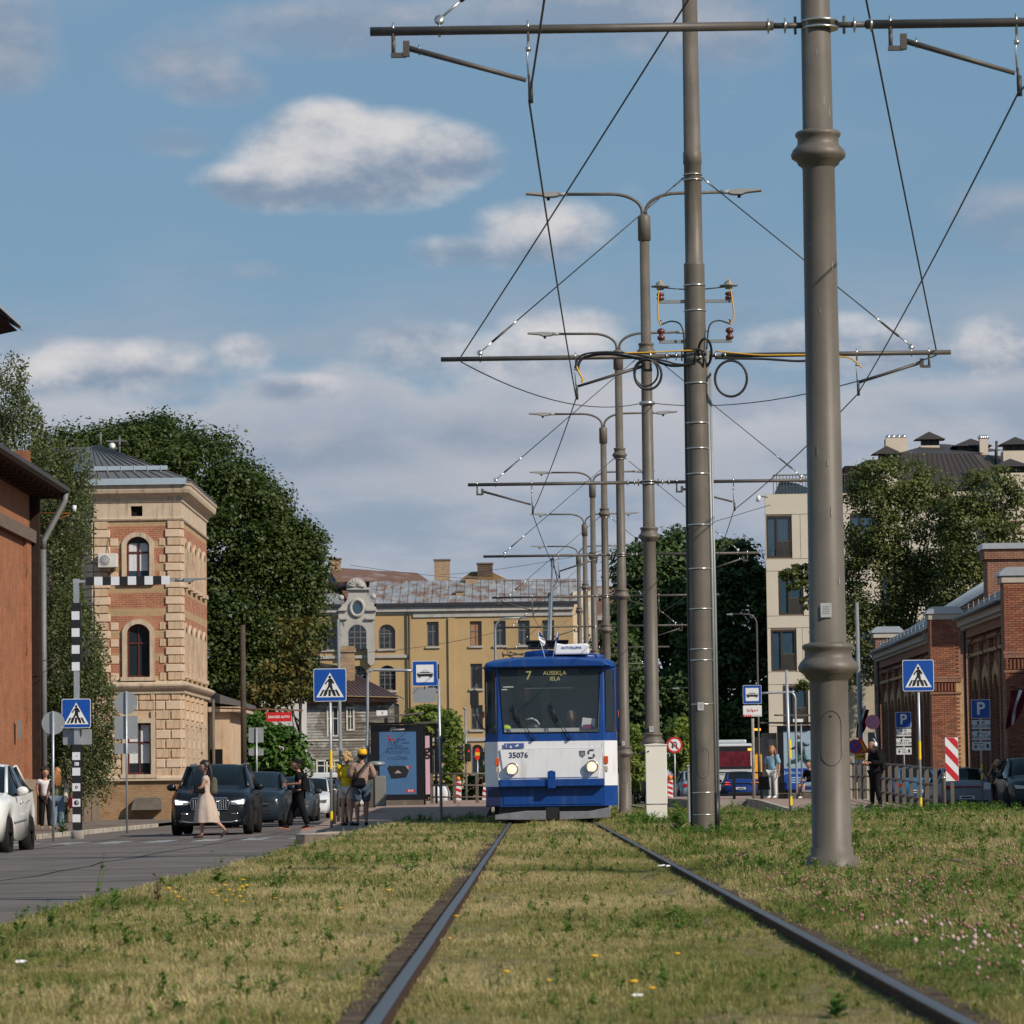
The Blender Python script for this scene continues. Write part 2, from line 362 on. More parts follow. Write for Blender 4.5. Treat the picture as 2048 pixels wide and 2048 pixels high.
ORNG = mk('orange_plastic', (.85,.18,.02), .35, var=.05)
GLASS = mk_glass('window_glass')
GLASSB = mk_glass('blue_window_glass', (.035,.07,.10), .05)
DARK = mk('dark_void', (.012,.012,.012), .9, var=0)
BARK = mk('bark', (.06,.05,.04), .95, var=.3, scale=8, bump=.5, bs=20)
TX = 0.345; TX2 = 4.25; GA = 0.79           # track centres and half gauge (rail centre)
RZ = -0.31                                  # road level below the rail head
def sheet(name, mat, xs, ys, zf, kind='structure'):
 b = MB(); b.use(mat, True)
 idx = [[b.V((x, y, zf(x, y))) for x in xs] for y in ys]
 for j in range(len(ys)-1):
  for i in range(len(xs)-1): b.F((idx[j][i], idx[j][i+1], idx[j+1][i+1], idx[j+1][i]))
 return tag(b.build(name), kind=kind)
sheet('ground', mk('bare_ground', (.12,.105,.085), .95, var=.2, scale=.5, col2=(.07,.075,.04), c2s=.1), [-1500,-200,-40,0,40,200,1500], [-60,0,200,400,1000,4500], lambda x, y: -.50)
def roadz(x, y): return RZ - .012*max(0, -x-4)
road = sheet('road', ASPH, [-40,-16,-12,-8,-5,-3.1], [-10,20,40,60,80,100,140,400], roadz)
tar = mk('bitumen', (.035,.033,.033), .85, var=.2)
b = MB(); b.use(tar)
def crack(pts, w=.025):
 for (xa, ya), (xb, yb) in zip(pts[:-1], pts[1:]):
  d = Vector((xb-xa, yb-ya, 0)).normalized(); nn = Vector((-d.y, d.x, 0))*w
  A, B_ = Vector((xa, ya, roadz(xa, ya)+.005)), Vector((xb, yb, roadz(xb, yb)+.005))
  b.poly([A-nn, B_-nn, B_+nn, A+nn][::-1])
rr = random.Random(5)
for y0, w in ((19.5,.012),(24,.045),(27.5,.012),(31,.02),(36,.03),(41.5,.045),(46,.02),(49,.035),(58,.05),(64,.05),(71,.06)):
 x = -16; pts = []
 sl = rr.uniform(-.35, .35)
 while x < -3.3:
  pts.append((x, y0 + sl*(x+9) + rr.uniform(-.12, .12)*w*25)); x += rr.uniform(.5, 1.0)
 crack(pts, w)
for x0, w in ((-6.1,.02),(-9.4,.02)):
 crack([(x0 + rr.uniform(-.15,.15), y) for y in range(12, 110, 3)], w)
tag(b.build('bitumen_seams'), kind='structure')
wp = mk('worn_road_paint', (.42,.41,.39), .7, var=.3, scale=5, col2=(.13,.125,.12), c2s=4, c2t=(.46,.56))
b = MB(); b.use(wp)
for i in range(9):
 x = -11.9 + i*.98; b.poly([(x,76.2,roadz(x,78)+.006),(x+.5,76.2,roadz(x+.5,78)+.006),(x+.5,80.2,roadz(x+.5,78)+.006),(x,80.2,roadz(x,78)+.006)])
tag(b.build('crossing_stripes'), kind='structure')
KERB = mk('kerb_stone', (.46,.41,.34), .9, var=.22, scale=6, bump=.3, bs=50, col2=(.22,.2,.17), c2s=3)
pav = sheet('pavement', PAVE, [-60,-30,-16.5,-11.95], [74,82,100,128,160], lambda x, y: -.30)
for i in range(44):
 y = 74.0 + i*1.0
 o = MB().use(KERB).box(-11.93, -11.78, y, y+.985, -.6, -.29).build('kerb', bevel=.012); tag(o, kind='structure')
sheet('far_road', mk('far_asphalt', (.085,.08,.078), .9, var=.2, scale=.4), [-60,-6,0,6,12,80], [150,200,300,420], lambda x, y: -.42)
sheet('right_road', ASPH, [9.8,12,14,17.5,60], [80,100,150,200,300], lambda x, y: -.22)
sheet('track_crossing_paving', mk('crossing_paving', (.25,.20,.165), .9, var=.2, scale=2, col2=(.17,.15,.12), c2s=.7), [-1.9,0,3,7.5], [86,90,96], lambda x, y: -.035)
from mathutils import noise as mn
def vz(x, y):
 z = -.045 + .03*mn.noise(Vector((x*.7, y*.35, 0))) + .02*mn.noise(Vector((x*2.1, y*1.3, 3)))
 if -.42 < x < 1.16 or 3.4 < x < 5.1: z = min(z, -.035)
 for rx in (TX-GA, TX+GA, TX2-GA, TX2+GA):
  if abs(x-rx) < .25: z = -.04
 if x < -2.75: z -= .17*min(1, (-2.75-x)/.25)
 return z
soil = mk('verge_soil', (.19,.155,.08), .95, var=.35, scale=3, bump=.6, bs=25, col2=(.13,.14,.045), c2s=1.6)
xs = [-3.05,-2.9,-2.75]+[round(-2.6+.25*i, 3) for i in range(58)]
ys = [5+.5*i for i in range(60)]+[35+1*i for i in range(50)]+[85+3*i for i in range(24)]
def vz2(x, y):
 z = vz(x, y)
 if x > 5.6 and y > 82.5: z = -.60
 if x < -1.6 and y > 79: z = -.6
 return z
sheet('verge', soil, xs, ys, vz2)
kb = MB().use(KERB).box(-.075, .075, 0, .985, -.25, 0).mesh('kerb_stone')
for i in range(61):
 y = 8.0 + i; x = -2.98 - .0085*max(0, y-20) + rr.uniform(-.012, .012)
 o = bpy.data.objects.new('kerb', kb); COL.objects.link(o); o.location = (x-.02, y, -.135 + rr.uniform(-.012,.012)); o.rotation_euler = (0,0,rr.uniform(-.012,.012)); tag(o, kind='structure')
b = MB().use(soil)
for i in range(60):
 y = 8+i; x0 = -2.98 - .0085*max(0, y-20); x1 = -2.98 - .0085*max(0, y+1-20)
 b.poly([(x0+.04,y,-.17),(-2.7,y,-.10),(-2.7,y+1,-.10),(x1+.04,y+1,-.17)][::1])
tag(b.build('verge_edge'), kind='structure')
isl = thing('traffic_island_nose', 'low concrete kerb nose with rounded end jutting into the road before the tram stop', 'kerb', (.38,0,0))
pts = [(-4.55,66.3),(-4.62,66.9),(-4.55,67.6),(-4.35,68.4),(-4.15,69.6)]
front = [(-4.55,66.3),(-4.4,65.95),(-4.0,65.8),(-3.6,65.7),(-3.1,65.55)]
NOSE = mk('nose_concrete', (.38,.27,.19), .9, var=.25, scale=4, bump=.3, bs=30)
NTOP = mk('nose_top', (.40,.34,.28), .9, var=.2, scale=5)
for A in (front, pts):
 for (xa, ya), (xb, yb) in zip(A[:-1], A[1:]):
  q = [(xa,ya),(xb,yb)]; cx, cy = -3.3, 68.0
  inn = [(x + (cx-x)*.22, y + (cy-y)*.12) for x, y in q]
  MB().use(NOSE).prism([q[0], q[1], inn[1], inn[0]], -.45, -.135, 'z').use(NTOP).prism([q[0], q[1], inn[1], inn[0]], -.131, -.11, 'z').build('kerb_block', parent=isl)
MB().use(mk('island_fill', (.23,.19,.14), .95, var=.3, scale=3)).prism([(-4.3,66.7),(-3.3,66.2),(-3.0,66),(-3.0,80),(-4.6,80),(-4.3,69)], -.4, -.14, 'z').build('island_surface', parent=isl)
def ramp(name, x0, x1, prof, mat, side):
 b = MB(); n = len(prof)
 for (ya, za), (yb, zb) in zip(prof[:-1], prof[1:]):
  b.use(mat); b.poly([(x0,ya,za),(x1,ya,za),(x1,yb,zb),(x0,yb,zb)])
  b.use(side); b.poly([(x1,ya,-.6),(x1,yb,-.6),(x1,yb,zb),(x1,ya,za)]); b.poly([(x0,yb,-.6),(x0,ya,-.6),(x0,ya,za),(x0,yb,zb)])
 b.poly([(x0,prof[0][0],-.6),(x1,prof[0][0],-.6),(x1,prof[0][0],prof[0][1]),(x0,prof[0][0],prof[0][1])])
 return tag(b.build(name), kind='structure')
ramp('platform', -4.9, -1.15, [(79,-.17),(84,-.15),(100,.16),(112,.22),(150,.22)], PINKP, CONC)
TACT = mk('tactile_paving', (.42,.36,.32), .85, var=.12)
b = MB().use(TACT)
for k in range(6): b.box(-3.0+k*.0, -2.55, 92+k*.62, 92.55+k*.62, -.1, .03+k*.0118)
tag(b.build('tactile_strip'), kind='structure')
ramp('platform', 6.35, 9.45, [(83.5,-.14),(90,.0),(104,.20),(160,.22)], PINKP, CONC)
ramp('platform', 4.85, 6.33, [(109,.22),(160,.22)], PINKP, CONC)
b = MB().use(KERB).prism([(83.5,-.3),(110,-.3),(110,.27),(104,.245),(90,.045),(83.5,-.095)], 6.2, 6.345, 'x'); tag(b.build('platform_kerb'), kind='structure')
b = MB().use(TACT)
for k in range(8): b.box(7.1, 7.7, 92.3+k*.55, 92.8+k*.55, -.1, .042+k*.0079)
tag(b.build('tactile_strip'), kind='structure')
RUST = mk('rail_rust', (.06,.038,.028), .8, var=.3, scale=9, bump=.3, bs=50)
m = mk('rail_top', (.17,.15,.135), .42, .85, var=.15, scale=20, bump=.02, bs=8)
STRIP = mk('rail_surround', (.085,.062,.045), .95, var=.35, scale=5, bump=.6, bs=30, col2=(.11,.085,.06), c2s=3)
prof = [(-.028,0),(.028,0),(.029,-.035),(.012,-.045),(.012,-.11),(.06,-.125),(.06,-.14),(-.06,-.14),(-.06,-.125),(-.012,-.11),(-.012,-.045),(-.029,-.035)]
def rail(x, Y1, lab):
 b = MB().use(RUST, False); N = 40; ys_ = [4 + (Y1-4)*(i/N) for i in range(N+1)]
 wob = lambda y: .0025*sin(y*.9)+.0015*sin(y*2.3)
 b.loft([[(x+px_+wob(y), y, pz) for px_, pz in prof] for y in ys_])
 o = b.build('tram_rail'); tag(o, lab, 'rail', 'tram rails')
 t = MB().use(m, True)
 for a_, c_ in zip(ys_[:-1], ys_[1:]):
  t.poly([(x-.022+wob(a_),a_,.0015),(x-.008+wob(a_),a_,.003),(x-.008+wob(c_),c_,.003),(x-.022+wob(c_),c_,.0015)]); t.poly([(x-.008+wob(a_),a_,.003),(x+.022+wob(a_),a_,.0015),(x+.022+wob(c_),c_,.0015),(x-.008+wob(c_),c_,.003)])
 t.build('rail_head', parent=o)
rail(TX-GA, 160, 'left rail of the near tram track with a bright worn head')
rail(TX+GA, 160, 'right rail of the near tram track curving off to the right corner')
rail(TX2-GA, 160, 'left rail of the far track half sunk in grass behind the posts')
rail(TX2+GA, 160, 'right rail of the far track beside the right verge')
rs = random.Random(9)
b = MB().use(STRIP, False)
for x0, s_ in ((TX-GA,-1),(TX+GA,1)):
 y = 5
 while y < 90:
  w = .085 + rs.uniform(-.012,.02); y2 = y+.24
  xa, xb = sorted((x0+s_*.04, x0+s_*(.04+w))); b.box(xa, xb, y, y2+.002, -.1, -.022+rs.uniform(-.004,.004));
  xa, xb = sorted((x0-s_*.04, x0-s_*(.075+rs.uniform(0,.02)))); b.box(xa, xb, y, y2, -.12, -.045+rs.uniform(-.008,.004)); y = y2
tag(b.build('rail_surround'), kind='stuff')
def scrap(name, label, x, y, s, m_, seed):
 r2 = random.Random(seed); b = MB().use(m_, False); n = 5
 idx = [[b.V((x+(i/n-.5)*s+r2.uniform(-.1,.1)*s, y+(j/n-.5)*s*1.9, .0+r2.uniform(0,.22)*s + .03)) for i in range(n+1)] for j in range(n+1)]
 for j in range(n):
  for i in range(n): b.F((idx[j][i], idx[j][i+1], idx[j+1][i+1], idx[j+1][i]))
 o = b.build(name); tag(o, label, 'litter')
PAPER = mk('paper', (.75,.74,.72), .8, var=.1)
scrap('paper_scrap', 'crumpled white paper lying by the right rail midway to the tram', *[(p.x, p.y) for p in [at(1328,1752,28.5)]][0], .09, PAPER, 1)
scrap('paper_scrap', 'small pale scrap between the rails near the bottom of the picture', *[(p.x, p.y) for p in [at(1275,2020,10.9)]][0], .03, PAPER, 2)
scrap('plastic_scrap', 'small white plastic scrap in the grass at far lower left', *[(p.x, p.y) for p in [at(40,1925,13.6)]][0], .04, PAPER, 3)
PX = 2.31
PY = [28.85, 51.2, 72.5, 95.0, 115.5, 137.0, 158.0, 179.0]
POS = {}
def pole_prof(z0=0.0, top=11.7, collars=True, big=False):
 if collars:
  p = [(.20,z0-.2),(.20,z0+.02),(.188,z0+.03),(.188,z0+.075),(.155,z0+.085),(.152,1.42),(.185,1.44),(.20,1.52)]
  p = [(.20,z0-.3),(.20,z0+.01),(.165,z0+.025),(.165,z0+.08),(.152,z0+.09),(.147,1.38)]
  def collar(z, r, r2): return [(r+.006,z-.10),(r+.03,z-.085),(r+.045,z-.055),(r+.082,z-.03),(r+.088,z+.0),(r+.07,z+.035),(r+.045,z+.06),(r+.036,z+.075),(r+.034,z+.125),(r+.05,z+.14),(r+.053,z+.16),(r+.04,z+.175),(r2+.01,z+.185),(r2,z+.19)]
  p += collar(1.50, .147, .142) + [(.125,5.36)] + collar(5.48, .125, .118) + [(.105,8.95)]
  p += collar(9.07, .103, .10) + [(.092,top)]
 else:
  p = [(.165,z0-.3),(.160,z0+.05),(.152,3),(.142,7.78),(.142,7.8),(.122,7.82),(.118,9.18),(.128,9.19),(.127,9.35),(.117,9.36),(.10,top)]
 return p
LAB = ['nearest and thickest grey catenary pole with two rounded collars',
       'collarless grey catenary pole strapped with steel bands, pipes and cable coils',
       'grey collared lamp pole rising behind the white cabinet, twin lamp arms highest in the picture',
       'grey collared lamp pole standing just right of the tram body',
       'grey lamp pole showing above the white roof unit of the tram, fifth from the front',
       'sixth grey lamp pole of the row, behind the tram roof',
       'seventh grey lamp pole of the row, thin against the yellow house',
       'farthest grey lamp pole of the row by the end of the yellow house']
ARML = ['long tubular crossarm across the top of the picture', 'cross arm wrapped with black and yellow cables', 'crossarm on the third pole at mid height', 'crossarm above the trees', 'c5', 'c6', 'c7', 'c8']
def lamp_arm_mesh(s):
 b = MB().use(PGREY, True); z0, zt = 11.75, 12.18
 pts = [(s*.035,0,z0+.02)]
 for k in range(9):
  a = pi - (pi/2)*k/8; pts.append((s*(.035+.62+.62*cos(a)), 0, z0+.08+ (zt-z0-.08)*sin(a)))
 pts.append((s*1.62, 0, zt+.01)); b.tube(pts, .032, 8); return b.mesh('lamp_arm')
def lamp_head_mesh(s):
 b = MB().use(mk('lamp_grey', (.30,.30,.29), .5, var=.05), False)
 b.tube([(s*1.50,0,12.19),(s*1.68,0,12.19)], .042, 8)
 b.prism([(s*1.66,12.155),(s*1.72,12.14),(s*1.9,12.13),(s*2.0,12.17),(s*2.30,12.20),(s*2.30,12.225),(s*1.95,12.235),(s*1.70,12.225)], -.12, .12)
 b.use(SBLACK).bx((s*1.86,0,12.10),(.06,.06,.05)); return b.mesh('lamp_head')
LA = {s: lamp_arm_mesh(s) for s in (-1, 1)}; LH = {s: lamp_head_mesh(s) for s in (-1, 1)}
pole_full = MB().use(PGREY, True).lathe(pole_prof(), 28).mesh('shaft')
cap_me = MB().use(PGREY, True).lathe([(.098,11.25),(.125,11.26),(.125,11.72),(.115,11.74),(.03,11.78),(.0,11.785)], 24).mesh('pole_cap')
door_me = None
def clampring(b, z, r, h=.03, proud=.012): b.lathe([(r+proud*.3,z-h),(r+proud,z-h),(r+proud,z+h),(r+proud*.3,z+h)], 24); return b
STICK = mk('sticker', (.40,.40,.39), .6, var=.1)
def hatch(parent, z, r):
 """oval inspection cover on the near face"""
 b = MB().use(mk('hatch_line', (.04,.037,.033), .6, var=0), True); n = 26; pts = []
 for k in range(n+1):
  a = 2*pi*k/n; x = .078*cos(a); zz = z + .10*sin(a) + (.11 if sin(a) >= 0 else -.11)
  pts.append((x, -sqrt(max(0, (r+.001)**2 - x*x)), zz))
 b.tube(pts, .0022, 4, False); b.ball((0,-r-.002,z+.17),.008,6,4); b.build('hatch_outline', parent=parent)
for i, Y in enumerate(PY):
 x = PX + (-.03 if i == 0 else 0); z0 = -.06
 t = thing('catenary_pole', LAB[i], 'pole', (x, Y, .035 if i == 0 else 0), 0, 'row of catenary and lamp poles between the tracks')
 if i == 1:
  MB().use(PGREY, True).lathe(pole_prof(z0, 12.0, False), 28).build('shaft', parent=t)
  bb = MB().use(STEEL, True)
  for z in (.25, .55, 1.75, 2.35, 2.5, 3.05, 3.6, 4.2, 4.9, 5.25, 5.6, 6.15, 7.15, 7.5):
   o = clampring(MB().use(STEEL, True), z, .15 if z < 6.4 else .144, .009, .010).build('steel_band', parent=t)
  for sx_, r_, top in ((-.166,.014,6.75),(.172,.024,6.6),(.205,.020,6.3)):
   MB().use(GALV2 if sx_ > 0 else DGREY, True).tube([(sx_, -.02, .15 if sx_ > 0 else -.05), (sx_*1.0, -.02, 3), (sx_*.92, -.02, top)], r_, 8).build('conduit', parent=t)
  MB().use(BLACK, True).tube([(.18,-.03,-.05),(.18,-.03,.55)], .04, 8).build('conduit_guard', parent=t)
 else:
  if i == 0:
   MB().use(PGREY, True).lathe(pole_prof(.035), 40).build('shaft', parent=t)
  else: inst(pole_full, 'shaft', t)
 if i not in (1,):
  inst(cap_me, 'pole_cap', t)
 if i >= 0:
  for s in (-1, 1):
   a = inst(LA[s], 'lamp_arm', t); h = inst(LH[s], 'lamp_head', t)
 hatch(t, .95, .150 if i != 1 else .158) if i < 4 else None
 zz = {0: 1.93, 1: 1.72, 2: 1.75, 3: 1.75}.get(i)
 if zz:
  o = MB().use(STICK).bx((-.02,-.149 if i != 1 else -.158,zz),(.085,.006,.11)).build('notice_sticker', parent=t)
  text('NOTICE' if False else '=', .03, SBLACK, o, (-.02,-.1535 if i != 1 else -.1625,zz+.03)) if False else None
  for q in range(5): MB().use(mk('print_grey', (.25,.25,.26), .6, var=0)).bx((-.02,-.1535 if i != 1 else -.1625,zz+.03-.013*q),(.06-.01*(q % 2),.002,.003)).build('print_line', parent=o)
 POS[i] = t
b = MB().use(mk('pole_scuff', (.26,.25,.23), .6, var=.2), False)
rs2 = random.Random(3)
for _ in range(16):
 z = rs2.uniform(2.0, 6.4); a = rs2.uniform(-2.4, -.75); r_ = (.132 if z < 5.3 else .1235) + .0015; h = rs2.uniform(.02,.09)
 rr_ = .1475 - (z-1.7)*(.0218/3.66) + .0012
 if z > 5.25 and z < 5.75: continue
 if z > 5.6: rr_ = .118 - (z-5.67)*(.013/3.28) + .0012
 w = rs2.uniform(.04,.09)
 b.poly([(rr_*cos(a),rr_*sin(a),z),(rr_*cos(a+w),rr_*sin(a+w),z-h*.3),(rr_*cos(a+w),rr_*sin(a+w),z+h*.5),(rr_*cos(a+.02),rr_*sin(a+.02),z+h)])
tag(b.build('scuff_marks', parent=POS[0]), kind='stuff')
ARMZ = 6.53
WIRE = mk('wire_dark', (.05,.047,.045), .55, .2, var=0)
def ubolt(b, x, z, r=.032): b.use(STEEL, True).tube([(x,0,z+r+.03),(x,-.02,z+r+.03),(x,-.02,z-r-.04)], .008, 6).tube([(x,0,z+r+.035),(x,0,z-r-.06)], .012, 6)
def crossarm(i, Y, lab, pull):
 """two insulated tubular arms; pull = -1: registration arms start at the outer ends left / inner right"""
 x0 = PX; z = ARMZ
 t = thing('cross_arm', lab, 'cross arm', (x0, Y, z), 0, 'cross arms carrying the tram wires')
 for s in (-1, 1):
  xa, xb = s*.36, s*3.5
  a = MB().use(DGREY, True).tube([(xa,0,0),(xb,0,0)], .033 if i else .036, 12).build('arm_tube', parent=t)
  MB().use(DGREY, True).tube([(s*.12,0,0),(s*.38,0,0)], .024, 8).tube([(s*.19,0,-.07),(s*.19,0,.07)], .012, 6).build('arm_pivot', parent=a)
  for xx in (.27, .40): MB().use(STEEL, True).lathe([(.045,xx*s-.008),(.045,xx*s+.008)], 10, ax='x').tube([(s*xx,0,.06),(s*xx,0,-.06)], .007, 6).build('clamp', parent=a)
 MB().use(STEEL, True).lathe([(.13,-.035),(.146,-.035),(.146,-.02),(.13,-.02)], 24).lathe([(.13,.02),(.146,.02),(.146,.035),(.13,.035)], 24).build('pole_band', parent=t)
 return t
CZ = 5.97
ST = [.04-TX, .66-TX, .05-TX, .72-TX, .05-TX, .7-TX, .05-TX, .7-TX]
ST2 = [3.84-TX2, 4.52-TX2, 3.96-TX2, 4.55-TX2, 3.95-TX2, 4.5-TX2, 3.95-TX2, 4.5-TX2]
AL = ['long dark crossarm tube spanning the top of the picture on the nearest pole','crossarm bundled with black and yellow cables on the banded pole','crossarm on the lamp pole behind the white cabinet',
      'crossarm of the fourth pole, level with the far tree tops','crossarm just above the yellow house roof edge','thin crossarm in front of the upper windows of the yellow house','small crossarm low over the tram roof, seventh from the front','smallest and farthest crossarm above the tram roof']
LL = 'catenary hardware'
def registration(t, i, X, zc, outer):
 """sloping steady arm with its hanging bracket, dropper and clamps; X relative to the pole"""
 s = -1 if X < 0 else 1
 xb = outer
 g = MB().use(DGREY, True).tube([(xb,0,-.03),(xb,0,-.20)], .018, 6).use(DGREY, False).bx((xb+(.04 if X > xb else -.04),0,-.19),(.12,.04,.035)).bx((xb+(.10 if X > xb else -.10),0,-.14),(.05,.05,.12))
 ubolt(g, xb, 0); h = g.build('hanging_bracket', parent=t)
 xe = xb + (.10 if X > xb else -.10)
 dirr = 1 if X > xe else -1
 MB().use(DGREY, True).tube([(xe,0,-.13),(X-dirr*.02,0,-.40)], [.024,.018], 8).use(STEEL, True).tube([(xe+dirr*.1,0,-.11),(xe+dirr*.1,0,-.19)],.008,6).build('steady_arm', parent=t)
 g = MB(); ubolt(g, X, 0); g.use(STEEL, True).tube([(X,0,-.08),(X-.01,0,-.22),(X,0,-.40)], .008, 6).lathe([(.022,-.17),(.022,-.14)], 8, (X,0,0)).use(WIRE, True).tube([(X,0,-.36),(X+.012,0,zc+.08)], .012, 6).tube([(X+.012,0,zc+.14),(X+.014,0,zc-.02)], .022, 6)
 g.build('dropper', parent=t)
for i, Y in enumerate(PY):
 t = crossarm(i, Y, AL[i], 0); zc = CZ - ARMZ
 for st, cx in ((ST[i], TX), (ST2[i], TX2)):
  X = cx + st - PX
  left = (i % 2 == 0)
  if cx < PX: outer = -3.32 if left else -.62
  else: outer = .55 if left else 3.2
  registration(t, i, X, zc, outer)
 for s in (-1, 1):
  xg = s*2.96
  g = MB().use(STEEL, True).tube([(xg,0,-.05),(xg,0,.07)], .012, 6).lathe([(.0,-.01),(.04,-.01),(.04,.01),(0,.01)], 10, (xg,0,.085), ax='y')
  g.build('guy_clamp', parent=t)
  A = Vector((xg,0,.09)); B_ = Vector((s*.125,0,9.0-ARMZ)); D = (B_-A)
  MB().use(WIRE, True).tube([A, B_], .009, 6).build('guy_wire', parent=t)
  MB().use(STEEL, True).tube([A, A+D*.06], .010, 6).use(DGREY, True).tube([A+D*.06, A+D*.14], [.018,.016], 6).use(STEEL, True).tube([A+D*.14, A+D*.18], .014, 6).build('turnbuckle', parent=t); MB().use(STEEL, True).tube([B_-D*.05, B_], .014, 6).build('wire_end', parent=t)
 MB().use(STEEL, True).lathe([(.115,-.045),(.135,-.045),(.135,-.03),(.115,-.03)], 20, (0,0,9.0-ARMZ)).lathe([(.115,.03),(.135,.03),(.135,.045),(.115,.045)], 20, (0,0,9.0-ARMZ)).build('guy_band', parent=t)
def span(pts, sag, r, name, label, grp='overhead tram wires', n=8):
 out = []
 for A, B_ in zip(pts[:-1], pts[1:]):
  A, B_ = Vector(A), Vector(B_)
  for k in range(n):
   u = k/n; p = A.lerp(B_, u); p.z -= sag*4*u*(1-u); out.append(p)
 out.append(Vector(pts[-1]))
 o = MB().use(WIRE, True).tube(out, r, 6).build(name); return tag(o, label, 'wire', grp)
for cx, S_, l_ in ((TX, ST, 'left'), (TX2, ST2, 'right')):
 first = (cx + (.62 if cx == TX else .62)*.5 - .0, 6.0, CZ)
 pts = [(cx - S_[0]*1.0, PY[0]-22.3, CZ)] + [(cx+s_, y, CZ) for s_, y in zip(S_, PY)]
 span(pts, .07, .0085, 'contact_wire', 'zigzag contact wire above the %s tram track' % l_)
ex = (PX-3.22, PY[1], ARMZ+.04); ex2 = (PX+3.3, PY[1], ARMZ+.04)
span([ex, (PX-.12, PY[0], 8.15)], .03, .010, 'bracing_wire', 'bracing wire rising from left end of the cable-bundled arm to the nearest pole', 'bracing wires')
span([ex2, (PX+.12, PY[0], 8.15)], .03, .010, 'bracing_wire', 'bracing wire rising from right end of the cable-bundled arm to the nearest pole', 'bracing wires')
span([(ex[0],ex[1],ARMZ-.04), (PX-.12, PY[2], 8.07)], .28, .009, 'bracing_wire', 'slack wire sagging from left end of the bundled arm back to the third pole', 'bracing wires', 14)
span([(ex2[0],ex2[1],ARMZ-.04), (PX+.12, PY[2], 8.07)], .28, .009, 'bracing_wire', 'slack wire sagging from right end of the bundled arm back to the third pole', 'bracing wires', 14)
tag(MB().use(STEEL, True).lathe([(.125,-.03),(.15,-.03),(.15,.03),(.125,.03)], 20).build('clamp_band', parent=POS[2]), None).location = (0,0,8.07)
Yp = PY[1]; CABLE = mk('cable_black', (.018,.018,.02), .45, var=0); CABY = mk('cable_yellow', (.62,.34,.02), .5, var=0)
def P2(px, py, dy=-.10): q = at(px, py, Yp+dy); return q
def smooth(pts, n=5):
 pts = [Vector(p) for p in pts]; out = []
 for i in range(len(pts)-1):
  p0, p1, p2, p3 = pts[max(i-1,0)], pts[i], pts[i+1], pts[min(i+2, len(pts)-1)]
  for k in range(n):
   u = k/n; out.append(.5*((2*p1)+(p2-p0)*u+(2*p0-5*p1+4*p2-p3)*u*u+(3*p1-p0-3*p2+p3)*u**3))
 out.append(pts[-1]); return out
def cable(pxs, r, m_, label, dy=-.1, name='cable', cat='cable'):
 o = MB().use(m_, True).tube(smooth([P2(*p, dy) for p in pxs]), r, 7).build(name); return tag(o, label, cat, 'cables on the banded pole and its arm')
cable([(1155,742),(1160,722),(1178,712),(1210,708),(1245,711),(1280,718),(1310,722),(1340,731),(1370,730),(1395,722),(1412,706)], .020, CABLE, 'thick black cable running along the left half of the bundled arm')
cable([(1150,736),(1157,716),(1175,707),(1215,704),(1260,707),(1300,715),(1330,722),(1352,728),(1378,728),(1402,716)], .014, CABLE, 'thinner black cable bundled beside the thick one on the arm', -.15)
cable([(1153,733),(1158,745),(1165,757),(1163,765)], .014, CABY, 'short yellow cable drop at the left wire clamp of the bundled arm', -.14)
cable([(1248,706),(1290,705),(1340,703),(1380,701),(1400,704)], .011, CABY, 'yellow cable lying along the left half of the bundled arm', -.16)
cable([(1432,702),(1470,706),(1520,710),(1570,710),(1612,710),(1690,714),(1712,724),(1724,736)], .011, CABY, 'yellow cable lying along the right half of the bundled arm')
cable([(1430,716),(1470,717),(1530,718),(1590,722),(1618,721)], .017, CABLE, 'black cable tied under the right half of the bundled arm', -.12)
def ring(cx, cy, rx, ry, label, r=.018, tilt=0, a0=0):
 pts = [P2(cx+rx*cos(a0+2*pi*k/24), cy+ry*sin(a0+2*pi*k/24), -.16+tilt*sin(2*pi*k/24)) for k in range(25)]
 o = MB().use(CABLE, True).tube(pts, r, 7, False).build('cable_coil'); tag(o, label, 'cable coil', 'coils of cable hanging from the bundled arm')
ring(1296,749,27,30, 'double cable coil hanging on the third pole below the bundled arm')
ring(1292,745,24,27, 'inner loop of the double coil left of the banded pole', .014, .05)
ring(1462,757,32,36, 'wide single cable loop hanging right of the banded pole')
ring(1410,705,13,28, 'narrow cable loop pressed against the banded pole', .018, .12)
ring(1398,722,9,24, 'dark narrow cable loop half behind the bands of the pole', .014, .1)
INS = mk('insulator_brown', (.12,.03,.025), .3, var=.1)
brk = thing('insulator_bracket', 'pair of steel brackets with brown insulators and yellow jumper leads on the banded pole', 'bracket', (PX, Yp, 0))
for (z, px_) in ((ZA(1400,603,Yp),0),(ZA(1400,683,Yp),0)):
 MB().use(GALV2).box(-.50,-.14,-.02,.02,z-.02,z+.025).box(.14,.50,-.02,.02,z-.02,z+.025).build('bracket_bar', parent=brk)
 for dz_ in (-.07, .03): clampring(MB().use(STEEL, True), z+dz_, .122, .012, .012).build('steel_band', parent=brk)
